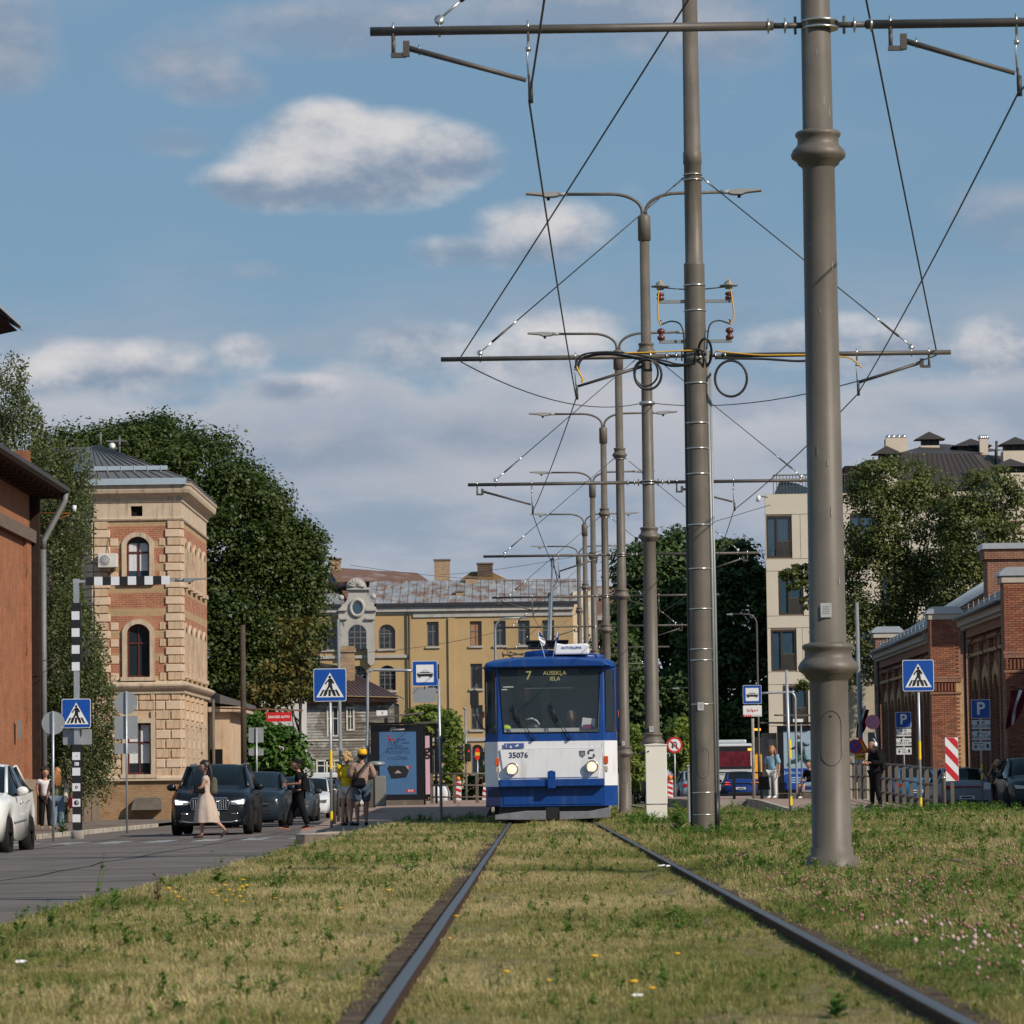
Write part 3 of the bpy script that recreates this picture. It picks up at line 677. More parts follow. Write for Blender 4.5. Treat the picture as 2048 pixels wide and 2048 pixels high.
for s in (-1, 1):
 xi = .47*s; zt, zb_ = ZA(1400,603,Yp), ZA(1400,683,Yp)
 MB().use(INS, True).lathe([(.0,0),(.05,0),(.055,.03),(.03,.045),(.055,.06),(.05,.09),(.02,.10)], 12, (xi,0,zt+.03)).build('insulator', parent=brk)
 MB().use(GALV2, True).lathe([(.02,0),(.05,.0),(.05,.03),(.13,.04),(.13,.05),(.06,.06),(.06,.09),(.03,.11)], 12, (xi,0,zt+.17)).build('cable_head', parent=brk)
 MB().use(INS, True).lathe([(.0,0),(.05,0),(.055,.04),(.03,.06),(.03,.08),(.055,.10),(.05,.14),(.02,.16)], 12, (xi,0,zb_+.03)).build('insulator', parent=brk)
 MB().use(CABY, True).tube(smooth([(xi,-.05,zt+.30),(xi+s*.03,-.05,zt+.1),(xi+(s*.06 if s > 0 else -.04),-.05,zt-.2),(xi,-.05,zb_+.22)]), .012, 6).build('jumper_lead', parent=brk)
 MB().use(CABLE, True).tube(smooth([(xi,-.02,zb_+.3),(xi,-.04,zb_+.24),(xi-s*.15,-.05,zb_+.28),(xi-s*.28,-.1,zb_+.2),(s*.15,-.12,zb_-.1),(s*.15,-.15,ARMZ+.1)]), .011, 6).build('jumper_lead', parent=brk)
 MB().use(DGREY, True).tube([(s*.12,0,zt+.17),(xi,0,zt+.20)], .009, 5).build('stay_rod', parent=brk)
def farwire(p, label, sag=.5):
 A, B_ = at(*p[0]), at(*p[1]); span([A, B_], sag, .012, 'span_wire', label, 'distant span wires', 12)
farwire(((700,1130,200),(1320,1155,200)), 'thin dark wire across the sky above the yellow house roof')
farwire(((880,1150,230),(1540,1010,150)), 'thin wire slanting up from the yellow house to the cream block')
farwire(((600,1306,160),(990,1265,160)), 'thin wire slanting before the yellow facade', .3)
def arch_pts(x0, x1, z0, z1, rise, n=10):
 """outline of an opening, anticlockwise; rise = height of the arched head"""
 pts = [(x0,z0),(x1,z0),(x1,z1-rise)]
 if rise > 0:
  w = (x1-x0)/2; cx = (x0+x1)/2; R = (w*w+rise*rise)/(2*rise); cz = z1-R; a0 = math.asin(min(1, w/R))
  if rise >= w: cz = z1-rise;
  for k in range(1, n):
   if rise >= w*.999: a = pi/2*(1-2*k/n); pts.append((cx+w*sin(a), cz+rise*cos(a)))
   else: a = a0*(1-2*k/n); pts.append((cx+R*sin(a), cz+R*cos(a)))
 pts.append((x0,z1-rise)); return pts
class Wall:
 """a wall in local coordinates (u along, z up, n outward) placed in the world"""
 def __init__(s, O, U, N): s.O = Vector(O); s.U = Vector(U).normalized(); s.N = Vector(N).normalized()
 def P(s, u, z, n=0): return s.O + s.U*u + s.N*n + Vector((0,0,z))
 def quad(s, b, pts, n=0):
  q = [s.P(u, z, n) for u, z in pts]
  nr = (q[1]-q[0]).cross(q[2]-q[1])
  if nr.dot(s.N) < 0: q = q[::-1]
  b.poly(q)
 def block(s, b, u0, u1, z0, z1, n0, n1):
  ids = [b.V(s.P(u, z, n)) for z in (z0,z1) for n in (n0,n1) for u in (u0,u1)]
  fl = s.U.cross(s.N).z < 0
  for q in ((0,2,3,1),(4,5,7,6),(0,1,5,4),(2,6,7,3),(0,4,6,2),(1,3,7,5)): b.F([ids[i] for i in (q[::-1] if fl else q)])
 def pris(s, b, pts, n0, n1):
  A = [s.P(u,z,n1) for u,z in pts]; B_ = [s.P(u,z,n0) for u,z in pts]
  nr = Vector((0,0,0))
  for i in range(len(A)): nr += A[i].cross(A[(i+1) % len(A)])
  if nr.dot(s.N) < 0: A.reverse(); B_.reverse()
  ia = [b.V(p) for p in A]; ib = [b.V(p) for p in B_]; n = len(A)
  b.F(ia); b.F(ib[::-1])
  for i in range(n): j = (i+1) % n; b.F((ia[j], ia[i], ib[i], ib[j]))
 def face(s, b, W_, H, ops, depth=.2, z0=0.0, u0=0.0):
  """wall face with openings (u0,u1,z0,z1,rise) and their reveals"""
  us = sorted({u0, u0+W_, *[o[0] for o in ops], *[o[1] for o in ops]}); zs = sorted({z0, z0+H, *[o[2] for o in ops], *[o[3] for o in ops]})
  us = [u for u in us if u0 <= u <= u0+W_]; zs = [z for z in zs if z0 <= z <= z0+H]
  for a, c in zip(us[:-1], us[1:]):
   for e, g in zip(zs[:-1], zs[1:]):
    mu, mz = (a+c)/2, (e+g)/2
    if any(o[0] < mu < o[1] and o[2] < mz < o[3] for o in ops): continue
    s.quad(b, [(a,e),(c,e),(c,g),(a,g)])
  for o in ops:
   out = arch_pts(*o); n = len(out)
   for i in range(n):
    p, q = out[i], out[(i+1) % n]
    pts = [s.P(*p,0), s.P(*q,0), s.P(*q,-depth), s.P(*p,-depth)]
    c = s.P((o[0]+o[1])/2, (o[2]+o[3])/2, -depth/2); nr = (pts[1]-pts[0]).cross(pts[2]-pts[1])
    if nr.dot(c - pts[0]) < 0: pts.reverse()
    b.poly(pts)
   if o[4] > 0:      # spandrels
    arc = out[2:]; m_ = len(arc)//2
    zt = o[3]; R_ = [p for p in arc if p[0] >= (o[0]+o[1])/2 - 1e-6]; L_ = [p for p in arc if p[0] <= (o[0]+o[1])/2 + 1e-6]
    for p, q in zip(R_[:-1], R_[1:]): s.quad(b, [p, (p[0], zt), (q[0], zt), q])
    for p, q in zip(L_[:-1], L_[1:]): s.quad(b, [p, (p[0], zt), (q[0], zt), q])
 def window(s, parent, o, frame, glass, depth=.16, mull=1, trans=.62, fw=.06, curtain=None, bars=0, lname='window'):
  """frame with mullion and transom, a pane behind"""
  u0, u1, z0, z1, rise = o; b = MB().use(frame); out = arch_pts(*o)
  c = ((u0+u1)/2, (z0+z1)/2)
  k = [(u + (c[0]-u)*fw/((u1-u0)/2), z + (c[1]-z)*fw/((z1-z0)/2)) for u, z in out]
  n = len(out)
  for i in range(n):
   j = (i+1) % n; s.pris(b, [out[i], out[j], k[j], k[i]], -depth, -depth+.05)
  zt = z0 + (z1-z0)*trans
  if trans: s.block(b, u0+fw*.5, u1-fw*.5, zt-fw*.5, zt+fw*.5, -depth, -depth+.055)
  for q in range(mull):
   u = u0 + (u1-u0)*(q+1)/(mull+1); s.block(b, u-fw*.45, u+fw*.45, z0+fw*.5, z1-fw*.5-(rise*.0), -depth, -depth+.045)
  for q in range(bars):
   z = z0 + (z1-z0)*(q+1)/(bars+1); s.block(b, u0+fw*.5, u1-fw*.5, z-fw*.25, z+fw*.25, -depth, -depth+.04)
  w = b.build(lname, parent=parent)
  g = MB().use(glass); s.quad(g, out, -depth+.012); g.build('pane', parent=w)
  if curtain:
   g = MB().use(curtain); m_ = 10
   for q in range(m_):
    a = u0 + (u1-u0)*q/m_; c_ = u0 + (u1-u0)*(q+1)/m_
    if q == 5: a += .05
    s.quad(g, [(a, z0+(z1-z0)*.22),(c_, z0+(z1-z0)*.22),(c_, z1-rise*.8),(a, z1-rise*.8)], -depth+.016+(.006 if q % 2 else 0))
   g.build('curtain', parent=w)
  return w
ORB = mk_brick('orange_brick', (.35,.15,.08), (.30,.125,.065), (.36,.16,.09), .25, .075, .008)
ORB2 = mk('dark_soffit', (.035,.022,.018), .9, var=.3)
ob = thing('brick_warehouse', 'orange brick building with deep dark eaves and a grey downpipe at the left edge', 'building', (0,0,0))
XW = -16.15; Y0, Y1 = 96, 121.0; EZ = 11.0
Wr = Wall((XW, Y0, 0), (0,1,0), (1,0,0)); b = MB().use(ORB)
ops = [(9.0+5.2*k, 10.4+5.2*k, 1.6, 5.2, .5) for k in range(3)]
ops = [o for o in ops if o[1] < 23]
Wr.face(b, Y1-Y0, EZ+.8, [], .25, -.6)
b.poly([(XW,Y1,-.6),(XW-16,Y1,-.6),(XW-16,Y1,EZ+.8),(XW,Y1,EZ+.8)]); b.poly([(XW-16,Y0,-.6),(XW,Y0,-.6),(XW,Y0,EZ+.8),(XW-16,Y0,EZ+.8)])
b.build('wall', parent=ob)
b = MB().use(ORB);
for yy in (2.0, 12.0, 23.2): Wr.block(b, yy, yy+1.0, -.4, 9.15, .002, .12)
b.build('pilaster', parent=ob)
Wr.block(MB().use(mk('frieze_grey', (.16,.12,.10), .9, var=.2)), 0, 0, 0, 0, 0, 0)
b = MB().use(mk('frieze_grey', (.16,.12,.10), .9)); Wr.block(b, 0, 24.9, 8.75, 9.15, .125, .22); b.build('string_course', parent=ob)
b = MB().use(mk('plinth_stone', (.30,.22,.16), .9, var=.2)); Wr.block(b, 0, 25.05, -.5, 1.15, .002, .20); b.build('plinth', parent=ob)
b = MB().use(ORB2); Wr.block(b, 24.7, 25.1, -.4, EZ+.2, .0, .30); b.build('corner_shadow_board', parent=ob)  # dark brown strip along the far corner of the wall
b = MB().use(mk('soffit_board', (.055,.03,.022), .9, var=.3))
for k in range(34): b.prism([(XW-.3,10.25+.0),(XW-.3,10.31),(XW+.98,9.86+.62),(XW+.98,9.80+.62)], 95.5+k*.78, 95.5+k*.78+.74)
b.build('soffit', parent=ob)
b = MB().use(mk('old_sheet_roof', (.06,.055,.055), .6, .3, var=.25)).poly([(XW-9,95,16.2),(XW+1.12,95,10.62),(XW+1.12,122.0,10.62),(XW-9,122.0,16.2)]).prism([(XW+1.0,10.44),(XW+1.16,10.50),(XW+1.16,10.63),(XW+1.0,10.62)], 95, 122)
b.prism([(XW+1.16,10.5),(XW-9,16.1),(XW-9,15.6),(XW+1.0,10.1)], 121.7, 122.0)
b.build('roof', parent=ob)
for k in range(22): MB().use(mk('rafter', (.05,.03,.022), .9)).box(XW+.2, XW+.85, 95.6+1.22*k, 95.75+1.22*k, 10.24, 10.40).build('rafter', parent=ob)
b = MB().use(mk('pipe_grey', (.17,.17,.17), .6, .2, var=.15), True)
xd = XW+.34; b.tube([(XW+1.05,121.7,10.44),(XW+1.02,121.7,10.2),(xd+.02,121.45,8.9),(xd,121.45,8.6)], .10, 10).tube([(xd,121.45,8.6),(xd,121.45,.55)], .10, 10).use(mk('rusty_pipe', (.16,.07,.035), .8, .2, var=.3, scale=9), True).tube([(xd,121.45,.55),(xd+.05,121.35,-.3)], .11, 10)
b.build('downpipe', parent=ob)
MB().use(CONC).bx((XW+.5,120.9,-.05),(.35,.5,.7)).build('corner_stone', parent=ob)
b = MB().use(DGREY, True)
for zz in (8.0, 5.5, 3.4): b.tube([(XW+.12,118.9,zz),(XW+.16,118.9,zz-.2),(XW+.12,118.9,zz-.45)], .015, 5)
b.build('wall_tie', parent=ob)
Wr.block(MB(), 0,0,0,0,0,0)
b = MB().use(GALV2); Wr.block(b, 20.8, 21.1, 2.4, 3.0, .12, .2); b.build('meter_box', parent=ob)
b = MB().use(DGREY, True).tube([(XW+.14,120.2,4.9),(XW+1.0,120.2,5.0),(XW+1.05,120.2,4.9)], .015, 5).tube([(XW+.14,120.2,4.3),(XW+1.0,120.2,4.95)], .012, 5); b.build('lamp_bracket', parent=ob)
b = MB().use(ORB).box(XW-8, XW-.6, 96, 113.4, 9, 14.6); b.build('upper_wall', parent=ob)
e = at(48, 652, 113.5)
b = MB().use(mk('pale_sheet', (.42,.46,.50), .45, .4, var=.1)).prism([(e.x, e.z),(e.x-5, e.z+2.9),(e.x-5, e.z+2.7),(e.x,e.z-.17)], 112.9, 113.5).prism([(e.x, e.z),(e.x-5, e.z+2.9),(e.x-5, e.z+2.8),(e.x,e.z-.1)], 95, 112.9)
b.build('upper_roof', parent=ob)
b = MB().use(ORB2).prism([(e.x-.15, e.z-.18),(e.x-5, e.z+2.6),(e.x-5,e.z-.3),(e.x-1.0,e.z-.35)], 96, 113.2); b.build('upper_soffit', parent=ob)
TBR = mk_brick('tower_brick', (.42,.15,.085), (.35,.12,.07), (.42,.30,.20), .26, .08, .010, band=(((.47,.33,.18),(.42,.29,.15)), .84, .68), wear=(.40,.22,.14))
TST = mk('tower_stone', (.55,.41,.285), .85, var=.16, scale=1.6, bump=.35, bs=12, col2=(.60,.30,.14), c2s=.9, c2t=(.5,.75), streak=(.38,.28,.19))
TST2 = mk('tower_stone_pale', (.60,.46,.34), .85, var=.16, scale=2.5, bump=.3, bs=14, col2=(.48,.24,.12), c2s=1.3, c2t=(.55,.75))
TSH = mk('tower_stone_trim', (.53,.42,.31), .85, var=.14, scale=3, bump=.3, bs=16, streak=(.30,.25,.2))
TPL = mk_brick('plinth_brick', (.40,.24,.12), (.33,.19,.10), (.26,.2,.14), .25, .08, .012, wear=(.22,.19,.14))
WFR = mk('red_brown_frame', (.09,.018,.015), .55, var=.1)
CURT = mk('white_curtain', (.62,.64,.66), .8, var=.12, scale=6)
tw = thing('tower_house', 'octagonal corner tower of banded brick and cream stone with grey metal roof', 'building', (0,0,0))
TY = 140.0; xl, xr = -16.32, -13.06; Wd = xr-xl
WF = Wall((xl, TY, 0), (1,0,0), (0,-1,0))                     # front
WR_ = Wall((xr, TY, 0), (0,1,0), (1,0,0)); RL = 11.0          # right, receding
cl = 2.3; WL = Wall((xl-cl, TY+cl, 0), (1,-1,0), (-1,-1,0)); LL_ = cl*sqrt(2)   # shaded chamfer
wx = 1.64
opsF = [(wx-.43, wx+.43, 8.62, 10.25, .30), (wx-.43, wx+.43, 4.99, 6.98, .30)]
opG = (wx-.45, wx+.45, 1.37, 3.28, 0)
Z1, Z2, Z3, Z4, Z5 = 1.15, 4.55, 4.85, 10.9, 11.95
opV = (1.38, 1.82, 11.02, 11.40, 0)
rw = [(.75+2.05*k, 1.45+2.05*k) for k in range(5)]
opsR = [(a, c, z0, z1, .25) for a, c in rw for z0, z1 in ((8.5,10.1),(5.1,6.9))]; opsRG = [(a, c, 1.5, 3.2, 0) for a, c in rw]
def zone(mat, z0, z1, of, orr, ol=[], nm='wall', off=0):
 b = MB().use(mat)
 for Wq, L, o in ((WF, Wd, of), (WR_, RL, orr), (WL, LL_, ol)): Wq.face(b, L, z1-z0, o, .28, z0)
 b.build(nm, parent=tw)
opsL = [(1.1, 1.9, 8.6, 10.2, .3), (1.1, 1.9, 5.0, 6.9, .3)]
zone(TBR, Z2, Z4, opsF, opsR, opsL); zone(TST, Z1, Z2, [opG], opsRG); zone(TPL, -.6, Z1, [], []); zone(TSH, Z4, 12.2, [opV], [])
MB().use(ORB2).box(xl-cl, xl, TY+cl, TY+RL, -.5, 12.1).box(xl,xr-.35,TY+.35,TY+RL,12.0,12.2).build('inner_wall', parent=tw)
MB().use(TST).poly([(xl-cl,TY+cl,-.6),(xl-cl,TY+RL,-.6),(xl-cl,TY+RL,12.2),(xl-cl,TY+cl,12.2)][::-1]).build('side_wall', parent=tw)
WF.quad(vb := MB().use(DARK), [(1.3,11),(1.9,11),(1.9,11.5),(1.3,11.5)], -.2); vb.build('vent', parent=tw)
for o in opsF: WF.window(tw, o, WFR, GLASSB if o[2] > 8 else GLASS, .2, 1, .64, .07, CURT if o[2] > 8 else None)
WF.window(tw, opG, WFR, GLASS, .2, 1, .62, .07, CURT)
for o in opsR+opsRG: WR_.window(tw, o, WFR, GLASS, .2, 1, .62, .07)
for o in opsL: WL.window(tw, o, WFR, GLASS, .2, 1, .62, .07)
def arch_trim(Wq, o, w, pr, mat, parent, sill=True):
 b = MB().use(mat); inn = arch_pts(*o); out = arch_pts(o[0]-w, o[1]+w, o[2], o[3]+w, o[4]+(w*.6 if o[4] else 0))
 n = len(inn)
 for i in range(1, n):
  j = (i+1) % n
  if i == n-1: j = 0
  Wq.pris(b, [inn[i], out[i], out[j], inn[j]], .0015, pr)
 b.build('window_surround', parent=parent)
 if sill:
  b = MB().use(mat); Wq.block(b, o[0]-w-.06, o[1]+w+.06, o[2]-.14, o[2], .0, pr+.08); b.build('sill', parent=parent)
for o in opsF + [opG]: arch_trim(WF, o, .17, .09, TSH, tw)
for o in opsR + opsRG: arch_trim(WR_, o, .15, .08, TSH, tw)
def stone_me(w, h, d, sd_, mat):
 r_ = random.Random(sd_); b = MB().use(mat)
 b.bx((0,0,0),(w,d,h)); me = b.mesh('quoin_stone')
 bm = bmesh.new(); bm.from_mesh(me); bmesh.ops.bevel(bm, geom=bm.edges[:], offset=.018, segments=1, affect='EDGES')
 for v in bm.verts: v.co += Vector((r_.uniform(-.006,.006),)*1+(r_.uniform(-.006,.006), r_.uniform(-.005,.005)))
 bm.to_mesh(me); bm.free(); return me
course = .315
QW = [stone_me(w, course-.028, .13, 10+i, (TST, TST2)[i % 2]) for i, w in enumerate((.60,.60,.60,.60))]
QN = [stone_me(w, course-.028, .13, 20+i, (TST, TST2)[i % 2]) for i, w in enumerate((.52,.52,.50,.50))]
def place_stone(me, Wq, u, z, n=.035):
 p = Wq.P(u, z, n-.03); o = inst(me, 'stone', tw, p, (0,0,atan2(Wq.U.y, Wq.U.x))); return o
z = Z3 + .16; k = 0
while z < Z4-.1:
 for u, mes in ((.30 if k % 2 else .26, QW if k % 2 else QN), (Wd-(.30 if k % 2 else .26), QW if k % 2 else QN)): place_stone(mes[k % 4], WF, u, z)
 if k % 2 == 0: place_stone(QN[(k+1) % 4], WL, LL_-.28, z)
 else: place_stone(QW[k % 4], WL, LL_-.32, z)
 place_stone((QW if k % 2 == 0 else QN)[(k+2) % 4], WR_, .30, z); place_stone(QN[k % 4], WL, .3, z)
 k += 1; z += course
SB = stone_me(.30, course-.03, .10, 44, TST2); SB2 = stone_me(.22, course-.03, .10, 45, TST)
z = Z3+.16; k = 0
while z < Z4-.1:
 clear = all(not (o[2]-.3 < z < o[3]+.25) for o in opsF)
 if not clear and k % 2 == 0:
  place_stone(SB, WF, .75, z, .012); place_stone(SB2, WF, Wd-.72, z, .012)
 k += 1; z += course
GC = .36; BWs = {}
def ash(w, sd_):
 key = (round(w, 2), sd_ % 3)
 if key not in BWs: BWs[key] = stone_me(w-.03, GC-.035, .12, 60+sd_ % 3, (TST, TST2, TST)[sd_ % 3])
 return BWs[key]
for kk in range(9):
 z = Z1+.08+GC*(kk+.5)
 if z > Z2-.25: break
 segs = [(.02,.62),(.64,1.0)] if kk % 2 else [(.02,.42),(.44,1.0)]
 for a, c in segs + [(Wd-c, Wd-a) for a, c in segs]: place_stone(ash(c-a, kk), WF, (a+c)/2, z, .02)
 if z > opG[3]+.3:
  place_stone(ash(.62, kk), WF, 1.32, z, .02); place_stone(ash(.62, kk+1), WF, 1.95, z, .02)
 if kk % 2 == 0: place_stone(ash(.18, 2), WF, Wd-1.1, z, .05)
 place_stone(ash(.62, kk), WR_, .34, z, .02)
 for a, c in rw[:-1]:
  place_stone(ash(.9, kk+1), WR_, c+.68, z, .02)
 for q in range(4): place_stone(ash(.78, kk+q), WL, .42+q*.8, z, .02)
def cornice(prof, mat, nm):
 b = MB().use(mat)
 path = [(xl-cl, TY+RL), (xl-cl, TY+cl), (xl, TY), (xr, TY), (xr, TY+RL+.2)]
 nrm = [(-1,0), (-1,-.414), (-.414,-1), (1,-1), (1,0)]
 rings = [[(x+nx*p, y+ny*p, z) for p, z in prof] for (x, y), (nx, ny) in zip(path, nrm)]
 b.loft(rings, True, True); b.build(nm, parent=tw, fixn=True)
cornice([(.0,Z2-.2),(.10,Z2-.18),(.12,Z2-.05),(.24,Z2+.02),(.30,Z2+.10),(.30,Z2+.17),(.12,Z2+.26),(.0,Z3)], TSH, 'string_cornice')
cornice([(0,Z1-.02),(.14,Z1-.02),(.14,Z1+.08),(.06,Z1+.16),(0,Z1+.18)], TSH, 'plinth_moulding')
cornice([(0,Z4-.06),(.07,Z4-.04),(.09,Z4+.02),(0,Z4+.06)], TSH, 'thin_moulding')
cornice([(0,11.52),(.05,11.55),(.07,11.68),(.20,11.80),(.34,11.86),(.38,11.98),(.38,12.10),(.42,12.14),(.42,12.2),(0,12.2)], TSH, 'main_cornice')
RF = mk('seamed_roof', (.135,.13,.13), .55, .25, var=.14, scale=2)
PB = mk('pale_blue_flashing', (.42,.50,.56), .45, .3, var=.08)
cornice([(.30,12.205),(.42,12.205),(.43,12.27),(.30,12.30)], mk('eave_grey', (.16,.155,.15), .6), 'gutter')
MB().use(PB).box(xl-.45, xr+.25, TY-.52, TY-.44, 12.16, 12.40).build('front_flashing', parent=tw)
apx = at(196, 893, TY+4.6); apb = apx+Vector((.1,4.4,0)); apl = apx+Vector((-2.3,.3,0))
eav = [Vector((xl-cl-.42, TY+RL, 12.3)), Vector((xl-cl-.42, TY+cl-.17, 12.3)), Vector((xl-.17, TY-.42, 12.3)), Vector((xr+.42, TY-.42, 12.3)), Vector((xr+.42, TY+RL+.2, 12.3))]
def panelled(A, B_, C, D, n, mat, parent, nm='roof_panel'):
 """sheet-metal slope A-B (eave) to D-C (ridge) laid as separate panels with raised seams"""
 A, B_, C, D = map(Vector, (A, B_, C, D)); nn = (B_-A).cross(D-A).normalized()
 if nn.z < 0: nn = -nn
 for k in range(n):
  u, v = k/n, (k+1)/n
  p = [A.lerp(B_, u), A.lerp(B_, v), D.lerp(C, v), D.lerp(C, u)]
  bq = MB().use(mat); q = p if (p[1]-p[0]).cross(p[3]-p[0]).dot(nn) > 0 else p[::-1]
  bq.poly(q); s0 = p[0]+nn*.02; s1 = p[3]+nn*.02
  bq.use(mat).tube([s0, s1], .022, 4); bq.build(nm, parent=parent)
panelled(eav[2], eav[3], apx+Vector((.12,0,0)), apx-Vector((.25,0,0)), 9, RF, tw)
panelled(eav[3], eav[4], apb, apx+Vector((.12,0,0)), 12, RF, tw)
panelled(eav[1], eav[2], apx-Vector((.25,0,0)), apl, 6, RF, tw); panelled(eav[0], eav[1], apl, apl+Vector((0,4,0)), 4, RF, tw)
b = MB().use(PB)       # snow guard band part-way up
for A, B_, D, C in ((eav[2], eav[3], apx-Vector((.35,0,0)), apx+Vector((.35,0,0))), (eav[1], eav[2], apl, apx-Vector((.35,0,0)))):
 u = .27; p, q = A.lerp(D, u), B_.lerp(C, u); p2, q2 = A.lerp(D, u+.06), B_.lerp(C, u+.06)
 off = Vector((0,-.02,.05)); b.poly([p+off, q+off, q+off+Vector((0,0,.16)), p+off+Vector((0,0,.16))]); b.poly([p+off+Vector((0,0,.16)), q+off+Vector((0,0,.16)), q2+off, p2+off])
 for k in range(6):
  s_ = p.lerp(q, (k+.5)/6)+off; b.box(s_.x-.012, s_.x+.012, s_.y-.02, s_.y+.2, s_.z-.1, s_.z+.18)
b.build('snow_guard', parent=tw)
MB().use(RF, True).tube([apx+Vector((.1,0,-.1)), apx+Vector((.1,0,.55))], .05, 6).tube([apx+Vector((.7,1.2,-.4)), apx+Vector((.7,1.2,.5))], .05, 6).tube([apx+Vector((.3,0,.2)),apx+Vector((1.0,1.2,.3))], .03, 5).build('roof_vent', parent=tw)
MB().use(WHITE, True).lathe([(.0,.0),(.12,.02),(.12,.04),(0,.03)], 14, (apx.x+.55, apx.y, apx.z+.02), ax='y').build('satellite_dish', parent=tw)
MB().use(PGREY, True).tube([(xr+.25,TY+RL-.3,4.4),(xr+.25,TY+RL-.3,-.3)], .06, 8).build('downpipe', parent=tw)
MB().use(mk('slab_grey', (.16,.14,.12), .9, var=.25, scale=4)).prism([(-14.8,.50),(-14.0,.52),(-13.85,.46),(-13.8,.05),(-14.95,.05)], 139.5, 139.95).build('stone_slab', parent=tw)
MB().use(TST).box(xr, -12.2, TY+RL+.3, TY+RL+6, -.5, 4.1).use(RF).prism([(xr,4.3),(-11.6,4.1),(-11.6,4.25),(xr,4.75)], TY+RL, TY+RL+6.4).use(TSH).box(xr,-11.7,TY+RL,TY+RL+6.3,3.9,4.1).use(DARK).box(-13.0,-12.5,TY+RL+.25,TY+RL+.31,-.2,2.4).build('annex', parent=tw)
ac = thing('air_conditioner', 'white air conditioner unit with round fan grille on the tower wall', 'air conditioner', (xl+.55, TY-.28, 9.35))
MB().use(mk('ac_white', (.62,.60,.55), .5, var=.08)).bx((0,0,0),(.72,.30,.52)).build('casing', parent=ac, bevel=.02)
MB().use(mk('ac_grey', (.25,.25,.25), .6)).lathe([(.0,-.16),(.19,-.16),(.20,-.152)], 20, (-.1,0,0), ax='y').use(WHITE, True).tube([(-.1+.2*cos(a), -.165, .2*sin(a)) for a in np.linspace(0, 2*pi, 21)], .008, 4).build('fan_grille', parent=ac)
MB().use(DGREY).box(-.3,-.26,-.1,.28,-.34,-.26).box(.22,.26,-.1,.28,-.34,-.26).build('bracket', parent=ac)
MB().use(DGREY, True).tube([(0,.24,.9),(-.05,.2,.6),(.02,.1,.26)], .015, 5).build('hose', parent=ac)
cm = thing('security_camera', 'white camera on rusty rods between the birch and the tower', 'camera', at(148, 1018, 124))
MB().use(WHITE, True).tube([(0,0,-.08),(.02,0,.12)], .07, 10).build('camera_body', parent=cm)
MB().use(mk('rusty_rod', (.25,.09,.03), .8, .2, var=.3), True).tube([(-.1,0,-.14),(-1.25,.0,-.12)], .02, 6).tube([(-.15,0,-.2),(-1.25,0,-.55)], .018, 6).build('rod', parent=cm)
YP = mk('yellow_plaster', (.45,.315,.16), .9, var=.07, scale=.35, bump=.1, bs=4, col2=(.39,.275,.15), c2s=.12, streak=(.38,.28,.155), strs=(.5,.5,.08))
WP = mk('white_plaster', (.42,.40,.37), .9, var=.12, scale=.8, streak=(.33,.31,.28), strs=(1.2,1.2,.2))
GR = mk('rusted_roof', (.25,.26,.27), .7, .1, var=.25, scale=1.1, col2=(.18,.105,.075), c2s=.8, c2t=(.46,.6), streak=(.36,.36,.36), strs=(2.2,.5,.5))
BR2 = mk('brown_roof', (.17,.085,.055), .7, .1, var=.2, scale=.5, col2=(.27,.23,.21), c2s=.25, c2t=(.5,.65))
CHB = mk_brick('chimney_brick', (.42,.27,.15), (.34,.2,.11), (.3,.24,.17), .5, .22, .04)
yh = thing('yellow_house', 'long yellow plastered house with a white curved gable and patchy rusted roof', 'building', (0,0,0))
HY = 330.0
def yx(px, py=1300): return XA(px, py, HY)
def yz(py, px=900): return ZA(px, py, HY)
x0 = yx(560); x1 = yx(1147); EVZ = yz(1212, 900)
WY = Wall((x0, HY, 0), (1,0,0), (0,-1,0)); ops = []
cz = [(yz(1292), yz(1243)), (yz(1378), yz(1328)), (yz(1460), yz(1411)), (yz(1548), yz(1490))]
for px_ in (866, 952, 1000, 1048, 1097):
 for r_, (za, zb_) in enumerate(cz):
  u = yx(px_)-x0; ops.append((u-.52, u+.52, za, zb_, .45 if r_ == 3 else 0))
lops = []
for px_ in (605, 661, 716, 774):
 for r_, (za, zb_) in enumerate(((yz(1296),yz(1247)), (yz(1379),yz(1329)), (yz(1460),yz(1415)), (yz(1548),yz(1495)))):
  u = yx(px_)-x0; lops.append((u-.74, u+.74, za, zb_, .55))
b = MB().use(YP); WY.face(b, x1-x0, EVZ+.6, ops+lops, .35, -.6)
b.poly([(x1,HY,-.6),(x1,HY+14,-.6),(x1,HY+14,EVZ),(x1,HY,EVZ)]); b.build('wall', parent=yh)
YF = mk('old_window_frame', (.16,.15,.14), .8, var=.2)
BOARD = mk('boarded_up', (.34,.19,.11), .8, var=.1)
for i, o in enumerate(ops):
 gl = BOARD if i == 4 else GLASS
 WY.window(yh, o, YF, gl, .3, 1, .6, .09, None, 0)
for o in lops: WY.window(yh, o, YF, GLASS, .3, 2, .62, .09, None, 3)
for o in ops+lops:
 b = MB().use(WP); WY.block(b, o[0]-.12, o[1]+.12, o[2]-.18, o[2]-.02, 0, .16); b.build('sill', parent=yh)
b = MB().use(WP); uL = yx(820)-x0
WY.block(b, 0, uL, yz(1317,700), yz(1311,700), .002, .18); b.build('string_course', parent=yh)
b = MB().use(WP); WY.block(b, uL+.3, x1-x0, yz(1234)-.0, yz(1228), .002, .14); WY.block(b, 0, x1-x0+.1, EVZ-.45, EVZ, .002, .35); b.build('eaves_cornice', parent=yh)
